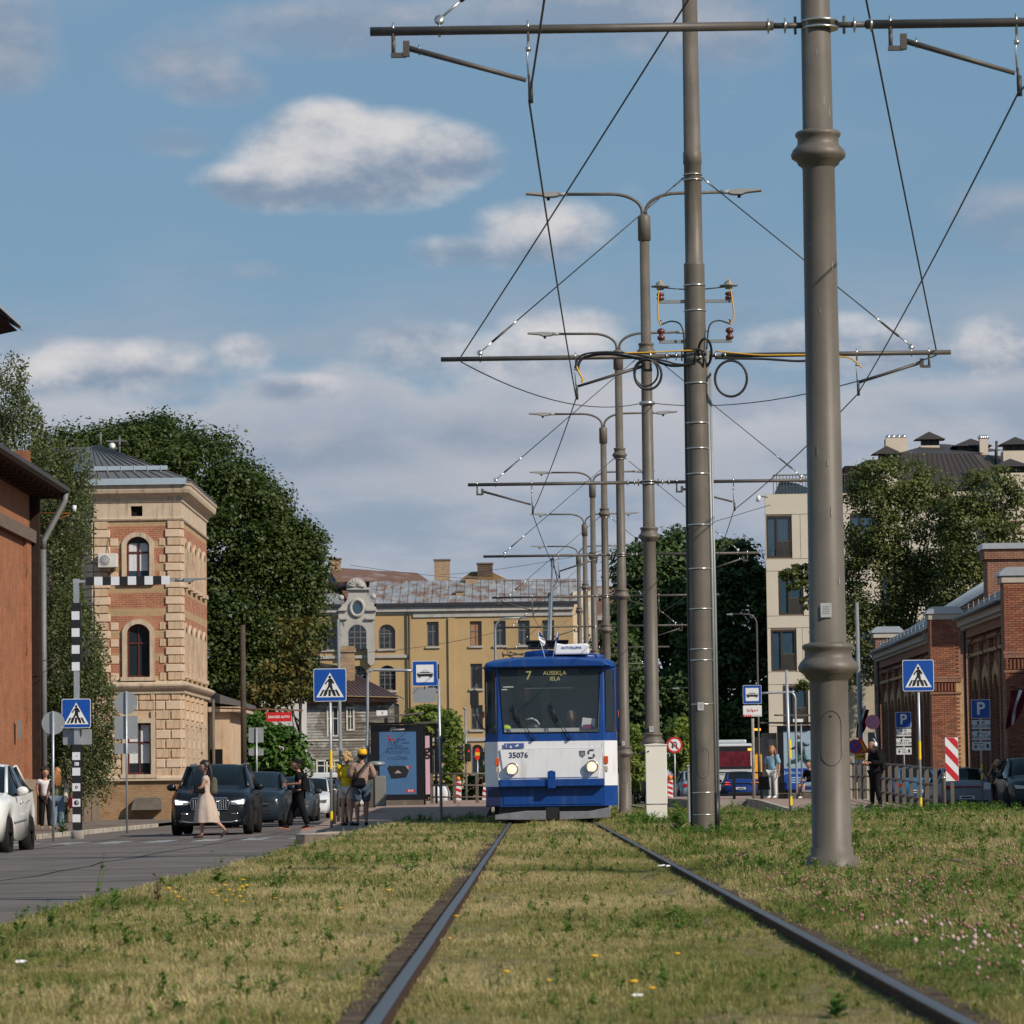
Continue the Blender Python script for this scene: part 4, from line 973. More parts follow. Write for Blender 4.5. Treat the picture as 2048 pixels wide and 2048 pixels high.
b = MB().use(mk('pale_frieze', (.42,.385,.31), .9, var=.1)); WY.block(b, 0, x1-x0, yz(1228)+.01, EVZ-.46, .002, .06); b.build('frieze', parent=yh)
b = MB().use(WP); WY.block(b, 0, x1-x0+.05, yz(1483), yz(1476), .002, .15); b.build('string_course', parent=yh)
b = MB().use(YP); WY.block(b, yx(905)-x0-.35, yx(905)-x0+.2, -.5, yz(1236), .002, .18); b.build('pilaster', parent=yh)
b = MB().use(mk('dark_gutter', (.02,.022,.03), .6)); WY.block(b, yx(750)-x0, x1-x0+.4, EVZ, EVZ+.28, .0, .6); WY.block(b, 0, yx(684)-x0, EVZ, EVZ+.28, .0, .6)
b.tube([(yx(818.5), HY-.25, EVZ), (yx(818.5), HY-.25, -.3)], .1, 6); b.build('gutter', parent=yh)
RZT = yz(1172)+.7
def sheets(xa, xb, ya, za, yb, zb_, n, mat, nm='roof_sheet', lean=0, parent=yh):
 for k in range(n):
  u0, u1 = xa+(xb-xa)*k/n, xa+(xb-xa)*(k+1)/n; bq = MB().use(mat)
  bq.poly([(u0+.02,ya,za),(u1-.02,ya,za),(u1-.02+lean,yb,zb_),(u0+.02+lean,yb,zb_)]).box(u0-.02,u0+.02,ya,ya+.05,za,za+.03); bq.build(nm, parent=parent)
sheets(yx(735), x1+.4, HY-.5, EVZ+.28, HY+6, EVZ+2.6, 26, GR, lean=0)
MB().use(GR).poly([(yx(735),HY-.4,EVZ+.24),(x1+.4,HY-.4,EVZ+.24),(x1+.4,HY+6,EVZ+2.55),(yx(735),HY+6,EVZ+2.55)]).poly([(x1+.4,HY+6,EVZ+2.6),(x1+.4,HY+14,EVZ),(x0,HY+14,EVZ),(x0,HY+6,EVZ+2.6)]).build('roof', parent=yh)
p = lambda a, c, Y=HY: tuple(at(a, c, Y))
MB().use(BR2).poly([p(700,1210,331),p(800,1205,334),p(875,1173,345),p(835,1146,350),p(682,1136,350),p(660,1140,345)]).build('roof_side', parent=yh)
MB().use(GR).poly([p(600,1222,330),p(690,1218,330),p(712,1175,342),p(660,1132,350),p(600,1132,350)]).build('roof_front', parent=yh)
MB().use(mk('red_iron', (.20,.075,.045), .7, var=.2, scale=.6)).poly([p(800,1144,351),p(832,1146,351),p(872,1172,346),p(868,1180,345),p(800,1170,348)]).build('roof_end', parent=yh)
def chim(a, c, t, bt, Y, mat=CHB, cap=True):
 A = at(a, bt, Y); B_ = at(c, t, Y); b = MB().use(mat).box(A.x, B_.x, Y, Y+(B_.x-A.x)*.9, A.z-.8, B_.z)
 if cap: b.use(mk('chimney_cap', (.16,.13,.10), .9)).box(A.x-.08, B_.x+.08, Y-.08, Y+(B_.x-A.x)*.9+.08, B_.z+.002, B_.z+.14)
 b.build('chimney', parent=yh)
for q in ((869,899,1121,1175,338),(931,953,1156,1190,335),(912,926,1184,1206,331.5),(661,681,1119,1150,345)): chim(*q)
chim(955,985,1128,1160,352, mk_brick('sooty_brick', (.16,.10,.07), (.10,.07,.05), (.08,.07,.06), .5, .22, .04))
b = MB().use(mk('mossy_roof', (.20,.115,.045), .85, var=.2, scale=.7)); A = at(908,1168,350); B_ = at(1028,1166,350); T = at(962,1143,354)
b.poly([A, B_, T+Vector((.9,0,0)), T-Vector((.9,0,0))]).poly([B_, B_+Vector((0,8,0)), T+Vector((.9,0,0))]).use(WP).box(A.x+.6, B_.x-.5, 350.4, 356, A.z-2, A.z-.02); b.build('lantern_roof', parent=yh)
b = MB().use(mk('end_strip', (.62,.50,.36), .9, var=.25, scale=.8, col2=(.75,.72,.66), c2s=.5)).box(x1+.01, x1+1.6, HY+1, HY+9, -.5, EVZ+1.2); b.build('end_wall', parent=yh)
def gp(cx_, cy_): q = at(600+cx_/2.76, 1080+cy_/2.76, HY-.6); return (q.x, q.z)
gob = MB().use(WP)
outl = [(222,640),(222,445),(212,440),(212,385),(232,360),(250,345),(262,325),(266,300),(262,275),(368,270),(372,300),(378,318),(392,340),(418,352),(420,380),(412,440),(412,640),(410,680),(392,695),(374,680),(372,600),(272,600),(272,640)]
gob.prism([gp(*q) for q in outl], HY-.6, HY-.15, 'y').build('gable', parent=yh)
for a_,b_,c_,d_ in ((258,275,385,262),(212,391,260,381),(362,391,424,379),(212,439,262,429),(362,439,414,429)): MB().use(WP).prism([gp(a_,b_),gp(c_,b_),gp(c_,d_),gp(a_,d_)], HY-.85, HY-.61).build('gable_moulding', parent=yh)
cxx, czz = gp(312, 262); rsh = gp(366, 262)[0]-cxx
sh = MB().use(WP); n = 14
sh.prism([(cxx+rsh*cos(pi*k/n), czz+rsh*sin(pi*k/n)) for k in range(n+1)], HY-.8, HY-.1)
for k in range(7):
 a = pi*(k+.5)/7; sh.tube([(cxx, HY-.86, czz+.1), (cxx+rsh*.8*cos(a), HY-.86, czz+rsh*.8*sin(a))], [.06,.2], 6)
sh.build('shell', parent=yh)
for q in ((227,318),(404,312)):
 c_ = gp(*q); MB().use(WP).ball((c_[0],HY-.4,c_[1]),.26,10,7).build('finial_ball', parent=yh)
oc = gp(316,374); ra = gp(352,374)[0]-oc[0]
MB().use(WP, True).tube([(oc[0]+ra*cos(a), HY-.68, oc[1]+ra*1.25*sin(a)) for a in np.linspace(0,2*pi,25)], .16, 6, False).build('oculus_ring', parent=yh)
MB().use(GLASSB).prism([(oc[0]+ra*.86*cos(a), oc[1]+ra*1.1*sin(a)) for a in np.linspace(0,2*pi,25)[:-1]], HY-.66, HY-.62).build('oculus', parent=yh)
uu = yx(716); zq = (yz(1296),yz(1247)); Wg = Wall((uu-.74, HY-.6, 0), (1,0,0), (0,-1,0))
MB().use(GLASS).prism(arch_pts(uu-.78, uu+.78, zq[0], zq[1], .6), HY-.62, HY-.605).build('gable_window', parent=yh)
b = MB().use(YF);
for k in range(1,3): b.box(uu-.78+.52*k-.05, uu-.78+.52*k+.05, HY-.66, HY-.62, zq[0], zq[1]-.15)
for k in range(1,4): b.box(uu-.78, uu+.78, HY-.65, HY-.62, zq[0]+.5*k-.04, zq[0]+.5*k+.04)
b.build('gable_glazing', parent=yh)
WD = mk('weathered_board', (.20,.175,.15), .9, var=.25, scale=1.2, col2=(.40,.38,.35), c2s=1.1, c2t=(.48,.6), streak=(.10,.085,.07), strs=(.5,.5,5))
DKR = mk('brown_sheet_roof', (.085,.05,.045), .6, .2, var=.15, scale=1)
wh = thing('wooden_house', 'weathered grey weatherboard house with a dark brown sheet roof before the yellow house', 'building', (0,0,0))
GY = 215.0
g0, g1 = XA(572,1500,GY), XA(790,1500,GY); gt = ZA(780,1400,GY); glt = ZA(600,1395,GY)
MB().use(mk('board_shadow', (.05,.045,.04), .9)).box(g0, g1-.02, GY+.03, GY+8, -.6, gt-.1).build('wall', parent=wh)  # dark backing wall behind the weatherboards
nb = int((gt+.4)/.17)
wops = [(XA(666,1440,GY)-.28, XA(666,1440,GY)+.28, ZA(666,1470,GY), ZA(666,1415,GY)), (XA(701,1440,GY)-.16, XA(701,1440,GY)+.16, ZA(701,1458,GY), ZA(701,1416,GY)), (XA(649,1530,GY)-.4, XA(649,1530,GY)+.4, ZA(649,1545,GY), ZA(649,1522,GY)), (XA(669,1530,GY)-.4, XA(669,1530,GY)+.4, ZA(669,1548,GY), ZA(669,1522,GY))]
rb = random.Random(8)
for k in range(nb):
 z = -.4+k*.17; segs = [(g0, g1)]
 for o in wops:
  if z+.17 > o[2] and z < o[3]:
   ns = []
   for a, c in segs:
    if o[0] > a and o[1] < c: ns += [(a, o[0]), (o[1], c)]
    else: ns.append((a, c))
   segs = ns
 for a, c in segs:
  b = MB().use(WD); j = rb.uniform(-.006,.006)
  b.prism([(GY-.03+j,z+.004),(GY-.005+j,z+.166),(GY+.028,z+.166),(GY+.028,z+.004)], a+rb.uniform(0,.02), c-rb.uniform(0,.02), 'x'); b.build('board', parent=wh)
WWF = mk('cream_frame', (.60,.56,.48), .7, var=.1)
for i, o in enumerate(wops):
 b = MB().use(WWF).box(o[0]-.08,o[0]+.02,GY-.07,GY-.02,o[2]-.1,o[3]+.1).box(o[1]-.02,o[1]+.08,GY-.07,GY-.02,o[2]-.1,o[3]+.1).box(o[0],o[1],GY-.07,GY-.02,o[3]-.02,o[3]+.08).box(o[0],o[1],GY-.07,GY-.02,o[2]-.1,o[2]).box((o[0]+o[1])/2-.03,(o[0]+o[1])/2+.03,GY-.04,GY-.02,o[2],o[3]).box(o[0],o[1],GY-.042,GY-.02,o[2]*.4+o[3]*.6-.03,o[2]*.4+o[3]*.6+.03)
 w = b.build('window', parent=wh); MB().use(GLASS).box(o[0],o[1],GY-.015,GY+.02,o[2],o[3]).build('pane', parent=w)
MB().use(WWF).box(g0,g1,GY-.07,GY-.031,ZA(640,1482,GY),ZA(640,1479,GY)).build('trim_board', parent=wh)
E0 = at(555,1388,GY-.6); E1 = at(802,1394,GY-.6); R0 = at(570,1315,GY+7); R1 = at(678,1332,GY+7)
panelled(E0, E1, R1, R0, 24, DKR, wh, 'roof_sheet')
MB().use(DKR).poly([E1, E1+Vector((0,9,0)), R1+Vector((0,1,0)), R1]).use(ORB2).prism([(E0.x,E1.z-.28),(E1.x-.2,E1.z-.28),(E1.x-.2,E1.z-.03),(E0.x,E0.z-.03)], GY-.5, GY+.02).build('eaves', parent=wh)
MB().use(GALV2, True).tube([(E1.x-.15,GY-.5,E1.z-.1),(E1.x-.75,GY-.15,E1.z-.7),(E1.x-.8,GY-.15,-.3)], .06, 6).build('downpipe', parent=wh)
cc = at(694,1352,GY+3); tt = at(694,1292,GY+3)
b = MB().use(CHB).box(cc.x-.35,cc.x+.42,GY+3,GY+3.8,cc.z-.8,tt.z-.35).box(cc.x-.43,cc.x+.5,GY+2.92,GY+3.88,tt.z-.35,tt.z-.15).box(cc.x-.35,cc.x+.42,GY+3,GY+3.8,tt.z-.15,tt.z); b.build('chimney', parent=wh)
b = MB().use(mk('pale_wall', (.55,.55,.53), .9, var=.1, scale=.6)); q0 = at(405,1300,185); q1 = at(600,1300,185)
b.box(q0.x, q1.x, 185, 190, -.5, ZA(500,1320,185)).use(RF).box(q0.x-.3,q1.x+.3,184.6,190.4,ZA(500,1320,185)+.01,ZA(500,1316,185)); o = b.build('garden_building', bevel=0)
tag(o, 'pale plain building half hidden under the maple crown beside the tower', 'building')
MB().use(DARK).box(q0.x+.8,q0.x+1.6,184.9,184.99,.5,2.2).build('window', parent=o)
b = MB().use(mk('grey_brown_wall', (.26,.2,.15), .9, var=.25, scale=1)); q0 = at(85,1600,133); q1 = at(200,1600,133)
for k in range(7): b.box(q0.x+k*(q1.x-q0.x)/7, q0.x+(k+1)*(q1.x-q0.x)/7-.02, 133, 133.15, -.4, 2.0-.05*(k % 2))
tag(b.build('garden_wall'), 'low grey-brown wall of tall boards beneath the birch', 'wall')
CRM = mk('cream_panel', (.55,.49,.40), .85, var=.05, scale=.8)
JNT = mk('panel_joint', (.25,.2,.15), .9, var=0)
BRF = mk('brown_bronze_frame', (.045,.028,.02), .5)
cb_ = thing('cream_apartment_block', 'modern cream panelled block with large dark windows and a roof railing behind the poles', 'building')
CY = 230.0
def cx(px, py=1200): return XA(px, py, CY)
def cz_(py, px=1560): return ZA(px, py, CY)
c0 = cx(1533); c1 = c0+13.0
WC = Wall((c0, CY, 0), (1,0,0), (0,-1,0)); Lc = c1-c0
opc = [(.06, cx(1586)-c0, cz_(1116), cz_(1031), 0), (cx(1557)-c0, cx(1607)-c0, cz_(1230), cz_(1146), 0), (cx(1540)-c0, cx(1591)-c0, cz_(1342), cz_(1259), 0), (cx(1562)-c0, cx(1612)-c0, cz_(1450), cz_(1372), 0),
       (5.2,6.8,cz_(1116),cz_(1031),0),(7.0,8.6,cz_(1230),cz_(1146),0),(5.6,7.2,cz_(1342),cz_(1259),0)]
b = MB().use(JNT); WC.face(b, Lc, cz_(988)+.3, [(o[0]+.01,o[1]-.01,o[2]+.01,o[3]-.01,0) for o in opc], .5, -.3)
b.poly([(c0,CY,-.3),(c0+1.5,CY+14,-.3),(c0+1.5,CY+14,cz_(988)),(c0,CY,cz_(988))][::-1]); b.poly([(c0,CY+.02,cz_(988)),(c1,CY+.02,cz_(988)),(c1,CY+14,cz_(988)),(c0+1.5,CY+14,cz_(988))]); b.build('wall', parent=cb_)
rows = [cz_(988), cz_(1029), cz_(1118), cz_(1142), cz_(1232), cz_(1256), cz_(1344), cz_(1369), cz_(1452), .6, -.3]
for ztop, zbot in zip(rows[:-1], rows[1:]):
 cuts = {0.0, Lc}
 blocked = [o for o in opc if o[2] < ztop-.2 and o[3] > zbot+.2]
 for o in blocked: cuts |= {max(0,o[0]), o[1]}
 for e in ([2.15, 3.3, 5.0, 7.4, 9.9, 12.0] if blocked else [4.3, 8.8]):
  if all(not (o[0]-.3 < e < o[1]+.3) for o in blocked): cuts.add(e)
 cuts = sorted(cuts)
 for a, c in zip(cuts[:-1], cuts[1:]):
  m_ = (a+c)/2
  if any(o[0] < m_ < o[1] for o in blocked) or c-a < .05: continue
  b = MB().use(CRM); WC.block(b, a+.012, c-.012, zbot+.015, ztop-.015, .004, .05); b.build('facade_panel', parent=cb_)
for o in opc:
 b = MB().use(BRF); u0,u1,z0_,z1_ = o[:4]; m_ = u0+(u1-u0)*.42
 for a, c in ((u0+.02,u0+.12),(m_-.05,m_+.05),(u1-.12,u1-.02)): WC.block(b, a, c, z0_+.02, z1_-.02, -.16, -.02)
 WC.block(b, u0+.02, u1-.02, z0_+.02, z0_+.12, -.15, -.01); WC.block(b, u0+.02, u1-.02, z1_-.12, z1_-.02, -.15, -.01)
 w = b.build('window', parent=cb_); g = MB().use(GLASSB); WC.quad(g, [(u0,z0_),(u1,z0_),(u1,z1_),(u0,z1_)], -.12); g.build('pane', parent=w)
 g = MB().use(DGREY)
 for k in range(14): u = m_+.08+(u1-m_-.2)*k/14; WC.block(g, u, u+.025, z0_+.1, z0_+1.05, -.08, -.05)
 WC.block(g, m_, u1-.06, z0_+1.0, z0_+1.07, -.085, -.04); g.build('railing', parent=w)
zt = cz_(988)
for k in range(30):
 if k % 1 == 0: MB().use(DGREY).box(cx(1551)+k*.2, cx(1551)+k*.2+.04, CY+.3, CY+.34, zt, zt+1.15).build('baluster', parent=cb_)
MB().use(DGREY).box(cx(1551), cx(1551)+6, CY+.28, CY+.36, zt+1.15, zt+1.22).build('handrail', parent=cb_)
MB().use(GLASSB).prism([(cx(1553),zt),(cx(1600),zt),(cx(1640),zt+.2),(cx(1600),zt+.7),(cx(1566),zt+.9)], CY+.8, CY+.9).build('roof_glass', parent=cb_)
sc = thing('security_camera', 'white bullet camera on a thin arm at the corner of the cream block roof', 'camera', at(1516, 996, CY-1))
MB().use(WHITE, True).tube([(0,0,-.22),(.05,0,.15)], .13, 8).build('camera_body', parent=sc); MB().use(DGREY, True).tube([(.1,0,.12),(.6,.4,.06)], .04, 5).build('arm', parent=sc)
mb = thing('mansard_block', 'large pale block with dark brown mansard roof and hooded chimneys behind the right trees', 'building')
MY = 270.0
def m3(px, py, d=0): return at(px, py, MY+d)
PALE = mk('pale_render', (.58,.50,.40), .9, var=.07, scale=.5)
MRF = mk('mansard_sheet', (.055,.042,.036), .55, .2, var=.12, scale=1)
a0 = m3(1690,1300); a1 = m3(2140,1300)
WB = Wall((a0.x, MY, 0), (1,0,0), (0,-1,0)); ZB = ZA(1850,992,MY); LB = a1.x-a0.x
opb = [(1.2+3.1*k, 2.7+3.1*k, z0_, z0_+2.1, 0) for k in range(5) for z0_ in (1.5,4.9,8.3,11.7,15.1) if z0_+2.3 < ZB]
b = MB().use(PALE); WB.face(b, LB, ZB+.3, opb, .25, -.3); b.poly([(a0.x,MY,-.3),(a0.x,MY+15,-.3),(a0.x,MY+15,ZB),(a0.x,MY,ZB)][::-1]); b.build('wall', parent=mb)
for o in opb: WB.window(mb, o, BRF, GLASSB, .2, 1, .0, .1)
def Q(px, py, d=0): return m3(px, py, d)
rp = [Q(1780,992), Q(1995,992), Q(1938,905,4), Q(1790,905,4)]
panelled(Q(1770,990), Q(2008,985), Q(1945,908,4), Q(1800,905,4), 16, MRF, mb)
panelled(Q(2008,985), Q(2060,985,6), Q(2010,912,8), Q(1945,908,4), 4, MRF, mb)
MB().use(MRF).poly([Q(1800,905,4), Q(1945,908,4), Q(2010,900,10), Q(1890,888,12), Q(1862,888,12)]).prism([(Q(1690,1).x, ZA(1690,935,MY)),(Q(1760,1).x, ZA(1760,925,MY)),(Q(1745,1).x, ZA(1745,920,MY)),(Q(1712,1).x, ZA(1712,922,MY))], MY-.6, MY+9).build('roof', parent=mb)
b = MB().use(mk('dark_loggia', (.025,.02,.018), .8)).box(Q(1690,980).x, Q(1738,980).x, MY-.2, MY+5, ZA(1700,990,MY), ZA(1700,932,MY)).use(GLASSB).box(Q(1714,960).x, Q(1738,960).x, MY-.26, MY-.21, ZA(1700,985,MY), ZA(1700,943,MY)); b.build('loggia', parent=mb)
def hood(l, r, top, bot, cap=True, Y=MY+2, hw=1.25):
 A = at(l, bot, Y); B_ = at(r, top, Y); w = B_.x-A.x
 b = MB().use(PALE).box(A.x, B_.x, Y, Y+w*.8, A.z-1.5, B_.z-(.55 if cap else 0))
 if cap:
  b.use(BLACK);
  for ux in (.05,.35,.65,.92): b.box(A.x+w*ux, A.x+w*ux+.1, Y+.05, Y+.15, B_.z-.55, B_.z-.1)
  b.box(A.x+.1, B_.x-.1, Y+w*.2, Y+w*.6, B_.z-.55, B_.z-.1)
  c = Vector(((A.x+B_.x)/2, Y+w*.4, B_.z+.55)); e = w*(hw-1)/1+w*.5
  q = [Vector((c.x-e, Y-.3, B_.z-.1)), Vector((c.x+e, Y-.3, B_.z-.1)), Vector((c.x+e, Y+w*.8+.3, B_.z-.1)), Vector((c.x-e, Y+w*.8+.3, B_.z-.1))]
  b.use(MRF)
  for k in range(4): b.poly([q[k], q[(k+1) % 4], c])
  b.poly(q[::-1])
 else:
  b.use(STEEL, True)
  for k in range(4): b.ball((A.x+w*(.14+.24*k), Y+w*.3, B_.z+.12), .2, 8, 6)
 b.build('chimney', parent=mb)
hood(1772,1815,876,908,False,MY+6); hood(1841,1879,876,896,True,MY+9,1.3); hood(1914,1975,889,912,True,MY+7,1.15); hood(1757,1794,905,985,True,MY-1,1.3)
hood(2007,2060,886,925,True,MY+4,1.15); hood(1996,2052,930,1000,True,MY-2,1.2); hood(1960,1976,878,912,False,MY+6)
MB().use(MRF, True).tube([Q(1993,930),Q(1993,882)], .1, 6).tube([Q(1990,925),Q(1990,900)], .04, 5).build('flue', parent=mb)
pv = thing('beige_pavilion', 'small beige building with a low grey roof before the brick warehouse', 'building')
VY = 200.0; va = at(1700,1530,VY); vb_ = at(1775,1530,VY); vt = ZA(1740,1350,VY)
b = MB().use(mk('beige_wall', (.42,.37,.28), .9, var=.15, scale=1)).box(va.x, vb_.x, VY, VY+8, -.3, vt)
b.build('wall', parent=pv)
MB().use(WP).box(va.x-.1,vb_.x+.1,VY-.12,VY,vt-.35,vt+.0).box(va.x+.7,va.x+.9,VY-.1,VY,-.2,vt-.4).box(va.x+1.7,va.x+1.85,VY-.1,VY,-.2,vt-.4).build('cornice', parent=pv)
for k in range(8): MB().use(WP).box(va.x+.1+k*.25, va.x+.2+k*.25, VY-.2, VY-.12, vt-.3, vt-.15).build('dentil', parent=pv)
panelled((va.x-.3,VY-.4,vt+.0),(vb_.x+.3,VY-.4,vt+.0),(vb_.x+.3,VY+4,vt+1.7),(va.x+1.2,VY+4,vt+1.7), 6, mk('grey_sheet_roof', (.28,.30,.31), .5, .3, var=.12), pv)
MB().use(GLASS).box(va.x+1.0,va.x+1.5,VY-.02,VY+.02,1.2,3.4).build('window', parent=pv)
RBK = mk_brick('red_brick', (.25,.10,.065), (.20,.08,.052), (.36,.27,.19), .26, .078, .010, wear=(.22,.12,.075))
YBK = mk_brick('yellow_brick', (.52,.34,.16), (.44,.27,.13), (.4,.3,.2), .26, .078, .010, wear=(.38,.2,.11))
ZNC = mk('zinc_cap', (.46,.48,.50), .4, .5, var=.1)
WHM = mk('weathered_roof', (.50,.53,.55), .5, .2, var=.15, scale=1.2, col2=(.34,.36,.37), c2s=.6)
rw_ = thing('brick_warehouse_row', 'long red brick warehouse row with stepped firewalls and a pale metal roof at right', 'building')
RX = 16.5
def rz_(px, py, X):      # height of a pixel on the plane x = X
 d = ray(px, py); t = X/d.x; return CAMZ + d.z*t
EW = 6.78
MXB = [mk('brick_'+n, c, .85, var=.15, scale=9, bump=.3, bs=40) for n, c in (('red',(.27,.11,.07)),('dark_red',(.22,.085,.055)),('orange_red',(.31,.135,.08)),('brown',(.21,.105,.07)))]
brick_me = []
for m_ in MXB:
 brick_me.append(MB().use(m_).bx((0,0,0),(.245,.07,.068)).mesh('brick'))
sections = [(127.5,141.0),(153.3,176.2)]
for si, (ya, yb) in enumerate(sections):
 WW = Wall((RX, yb, 0), (0,-1,0), (-1,0,0)); L = yb-ya; ops = []
 nB = int(L//3.1)
 for k in range(nB): u = 1.0+k*(L-1.2)/nB; ops.append((u, u+1.35, -.2 if k % 2 else .5, 4.5, .6))
 b = MB().use(RBK); WW.face(b, L, EW-.6+.3, ops, .45, -.3); b.build('wall', parent=rw_)
 for j, o in enumerate(ops):
  WW.window(rw_, o, mk('dark_door', (.03,.022,.018), .7), mk('dark_panel', (.018,.014,.012), .5), .38, 1, .6, .1, lname='doorway')
 for o in ops: b = MB().use(YBK); WW.pris(b, [(o[0]-.3,4.6),(o[0],4.0),(o[0]+.2,4.38),((o[0]+o[1])/2,4.52),(o[1]-.2,4.38),(o[1],4.0),(o[1]+.3,4.6),((o[0]+o[1])/2,5.0)], .003, .07); b.build('arch_trim', parent=rw_)
 for k in range(nB+1):
  u = .35+k*(L-1.2)/nB; b = MB().use(RBK); WW.block(b, u, u+.4, -.3, EW-.9, .003, .16); b.build('pilaster', parent=rw_)
 b = MB().use(YBK); WW.block(b, 0, L, 5.3, 5.42, .0, .19); b.build('yellow_course', parent=rw_)
 b = MB().use(RBK); WW.block(b, 0, L, EW-1.0, EW-.88, 0, .2); WW.block(b, 0, L, EW-.75, EW-.3, 0, .24); b.build('brick_frieze', parent=rw_)
 b = MB().use(mk('eaves_board', (.40,.37,.32), .8, var=.2)); WW.block(b, -.02, L+.02, EW-.3, EW-.02, .0, .50); WW.block(b, -.02, L+.02, EW-.42, EW-.3, 0, .36); b.build('eaves', parent=rw_)
 panelled((RX-.62, ya-.05, EW), (RX-.62, yb+.05, EW), (RX+9.0, yb+.05, EW+5.8), (RX+9.0, ya-.05, EW+5.8), int(L/1.25), WHM, rw_)
 b = MB().use(GALV2, True)
 for k in range(3): b.tube([(RX-.25, ya, EW+.22+.10*k), (RX-.25, yb, EW+.22+.10*k)], .016, 5)
 for k in range(int(L/1.6)): b.tube([(RX-.25, ya+.6+1.6*k, EW+.1), (RX-.25, ya+.6+1.6*k, EW+.5)], .02, 5)
 b.build('snow_guard', parent=rw_)
 b = MB().use(DGREY, True).tube([(RX-.62,ya,EW-.02),(RX-.62,yb,EW-.02)], .07, 6); b.build('gutter', parent=rw_)
 MB().use(DGREY, True).tube([(RX-.3,yb-.5,EW-.1),(RX-.28,yb-.5,-.3)], .055, 8).build('downpipe', parent=rw_)
 for k in range(3): u = ya+3+k*L/3.3; MB().use(DGREY, True).tube([(RX-.2,u,5.9),(RX-.35,u,5.75),(RX-.35,u,5.35),(RX-.2,u,5.2),(RX-.1,u,5.35)], .03, 5).build('iron_hook', parent=rw_)
def firewall(ya, z_top, x0, bricks, lab):
 yb = ya+1.2; t = rw_; RX = x0+1.2; EL_ = EW
 MB().use(RBK).box(x0+.04, RX+.02, ya+.04, yb, -.3, z_top).build('firewall', parent=t)
 MB().use(RBK).prism([(RX-.05,-.3),(RX+9,-.3),(RX+9,EL_+5.9),(RX+.5,z_top+.25),(RX-.05,z_top)], ya+.25, yb).build('firewall_parapet', parent=t)
 MB().use(ZNC).prism([(x0-.14,z_top+.01),(RX+.16,z_top+.01),(RX+.16,z_top+.10),(RX-.05,z_top+.30),(x0+.1,z_top+.30),(x0-.14,z_top+.10)], ya-.12, yb+.12).build('parapet_cap', parent=t)
 MB().use(mk('cap_stone', (.45,.40,.34), .8, var=.15)).box(x0-.06, RX+.1, ya-.06, yb+.06, z_top-.22, z_top).build('coping', parent=t)
 MB().use(YBK).box(RX-.2, RX+.1, ya+.0, ya+.5, .2, z_top-2.6).build('yellow_quoin', parent=t)
 MB().use(RBK).box(x0-.04, RX+.02, ya-.05, ya+.03, z_top-2.75, z_top-2.62).box(x0-.06, RX+.02, ya-.07, ya+.03, z_top-2.62, z_top-2.5).box(x0-.04,RX+.02,ya-.05,ya+.03,z_top-3.25,z_top-3.16).build('corbel_course', parent=t)
 for k in range(8): MB().use(MXB[1]).box(x0+.02+k*.13, x0+.09+k*.13, ya-.05, ya+.03, z_top-3.14, z_top-2.8).build('corbel', parent=t)
 if not bricks: return
 rbk = random.Random(int(ya)); cnt = 0; far = MB(); z = z_top-.26; row = 0
 while z > .1:
  x = x0 + .0
  if row % 2: far.use(MXB[0]).bx((x0+.06, ya+.003, z-.036),(.115,.07,.066)); x = x0+.13
  skip = z_top-3.28 < z < z_top-2.46
  while x < RX-.1 and not skip:
   w = min(.25, RX-.005-x)
   if w > .1:
    k = rbk.choice((0,0,0,1,2,2,3)); yy = ya+.038-.035+rbk.uniform(-.006,.006)
    if cnt < bricks and w > .24: inst(brick_me[k], 'brick', t, (x+.125, yy, z-.036)); cnt += 1
    else: far.use(MXB[k]).bx((x+w/2, yy, z-.036),(w-.01,.07,.066))
   x += .258
  z -= .080; row += 1
 if far.v: tag(far.build('brickwork', parent=t), kind='stuff')
F2 = 152.0
z2 = ZA(1890,1228,F2); firewall(F2, z2, XA(1863,1400,F2), 0, '')
F1 = 126.1
z1f = ZA(2030,1152,F1); firewall(F1, z1f, XA(2012,1400,F1), 290, '')
F3 = 176.3
z3 = ZA(1765,1266,F3); firewall(F3, z3, XA(1752,1400,F3), 0, '')
far = MB(); rbk = random.Random(4); x0m = XA(1863,1400,F2); z = z2-.26; row = 0
while z > .1:
 x = x0m+(.13 if row % 2 else 0)
 if row % 2 and not (z2-3.28 < z < z2-2.46): far.use(MXB[0]).bx((x0m+.06, F2+.003, z-.036),(.115,.07,.066))
 while x < x0m+.96 and not (z2-3.28 < z < z2-2.46):
  far.use(MXB[rbk.choice((0,0,1,2,2,3))]).bx((x+.12, F2+.003+rbk.uniform(-.006,.006), z-.036),(.245,.07,.066)); x += .258
 z -= .08; row += 1
tag(far.build('brickwork', parent=rw_), kind='stuff')
ob2 = MB().use(RBK).prism([(20.0,-.3),(34,-.3),(34,8.5),(27,13),(20.0,8.8)], 97, 118).use(WHM).prism([(19.6,8.7),(27,13.05),(34.4,8.6),(34.4,8.8),(27,13.3),(19.6,8.95)], 96.6, 118.4).build('brick_storehouse'); tag(ob2, 'brick storehouse just outside the right edge of the picture that shades the kerb', 'building')  # unseen block, added to cast shade over the right road and kerb
for k in range(5): w = MB().use(WFR).box(19.93,19.99,100+3.4*k,101.4+3.4*k,1.0,4.2).build('window', parent=ob2)
A = at(1911,1300,146); B_ = at(1945,1240,146)
MB().use(RBK).box(XA(1912,1240,154), XA(1942,1240,154), 153.5, 154.5, EW-.5, ZA(1930,1236,145)).use(ZNC).box(XA(1906,1240,154), XA(1947,1240,154), 153.3, 154.7, ZA(1930,1236,145)+.005, ZA(1930,1236,145)+.22).build('roof_pier', parent=rw_)
CHX = at(1976,1140,150); CHT = ZA(2000,1090,150)
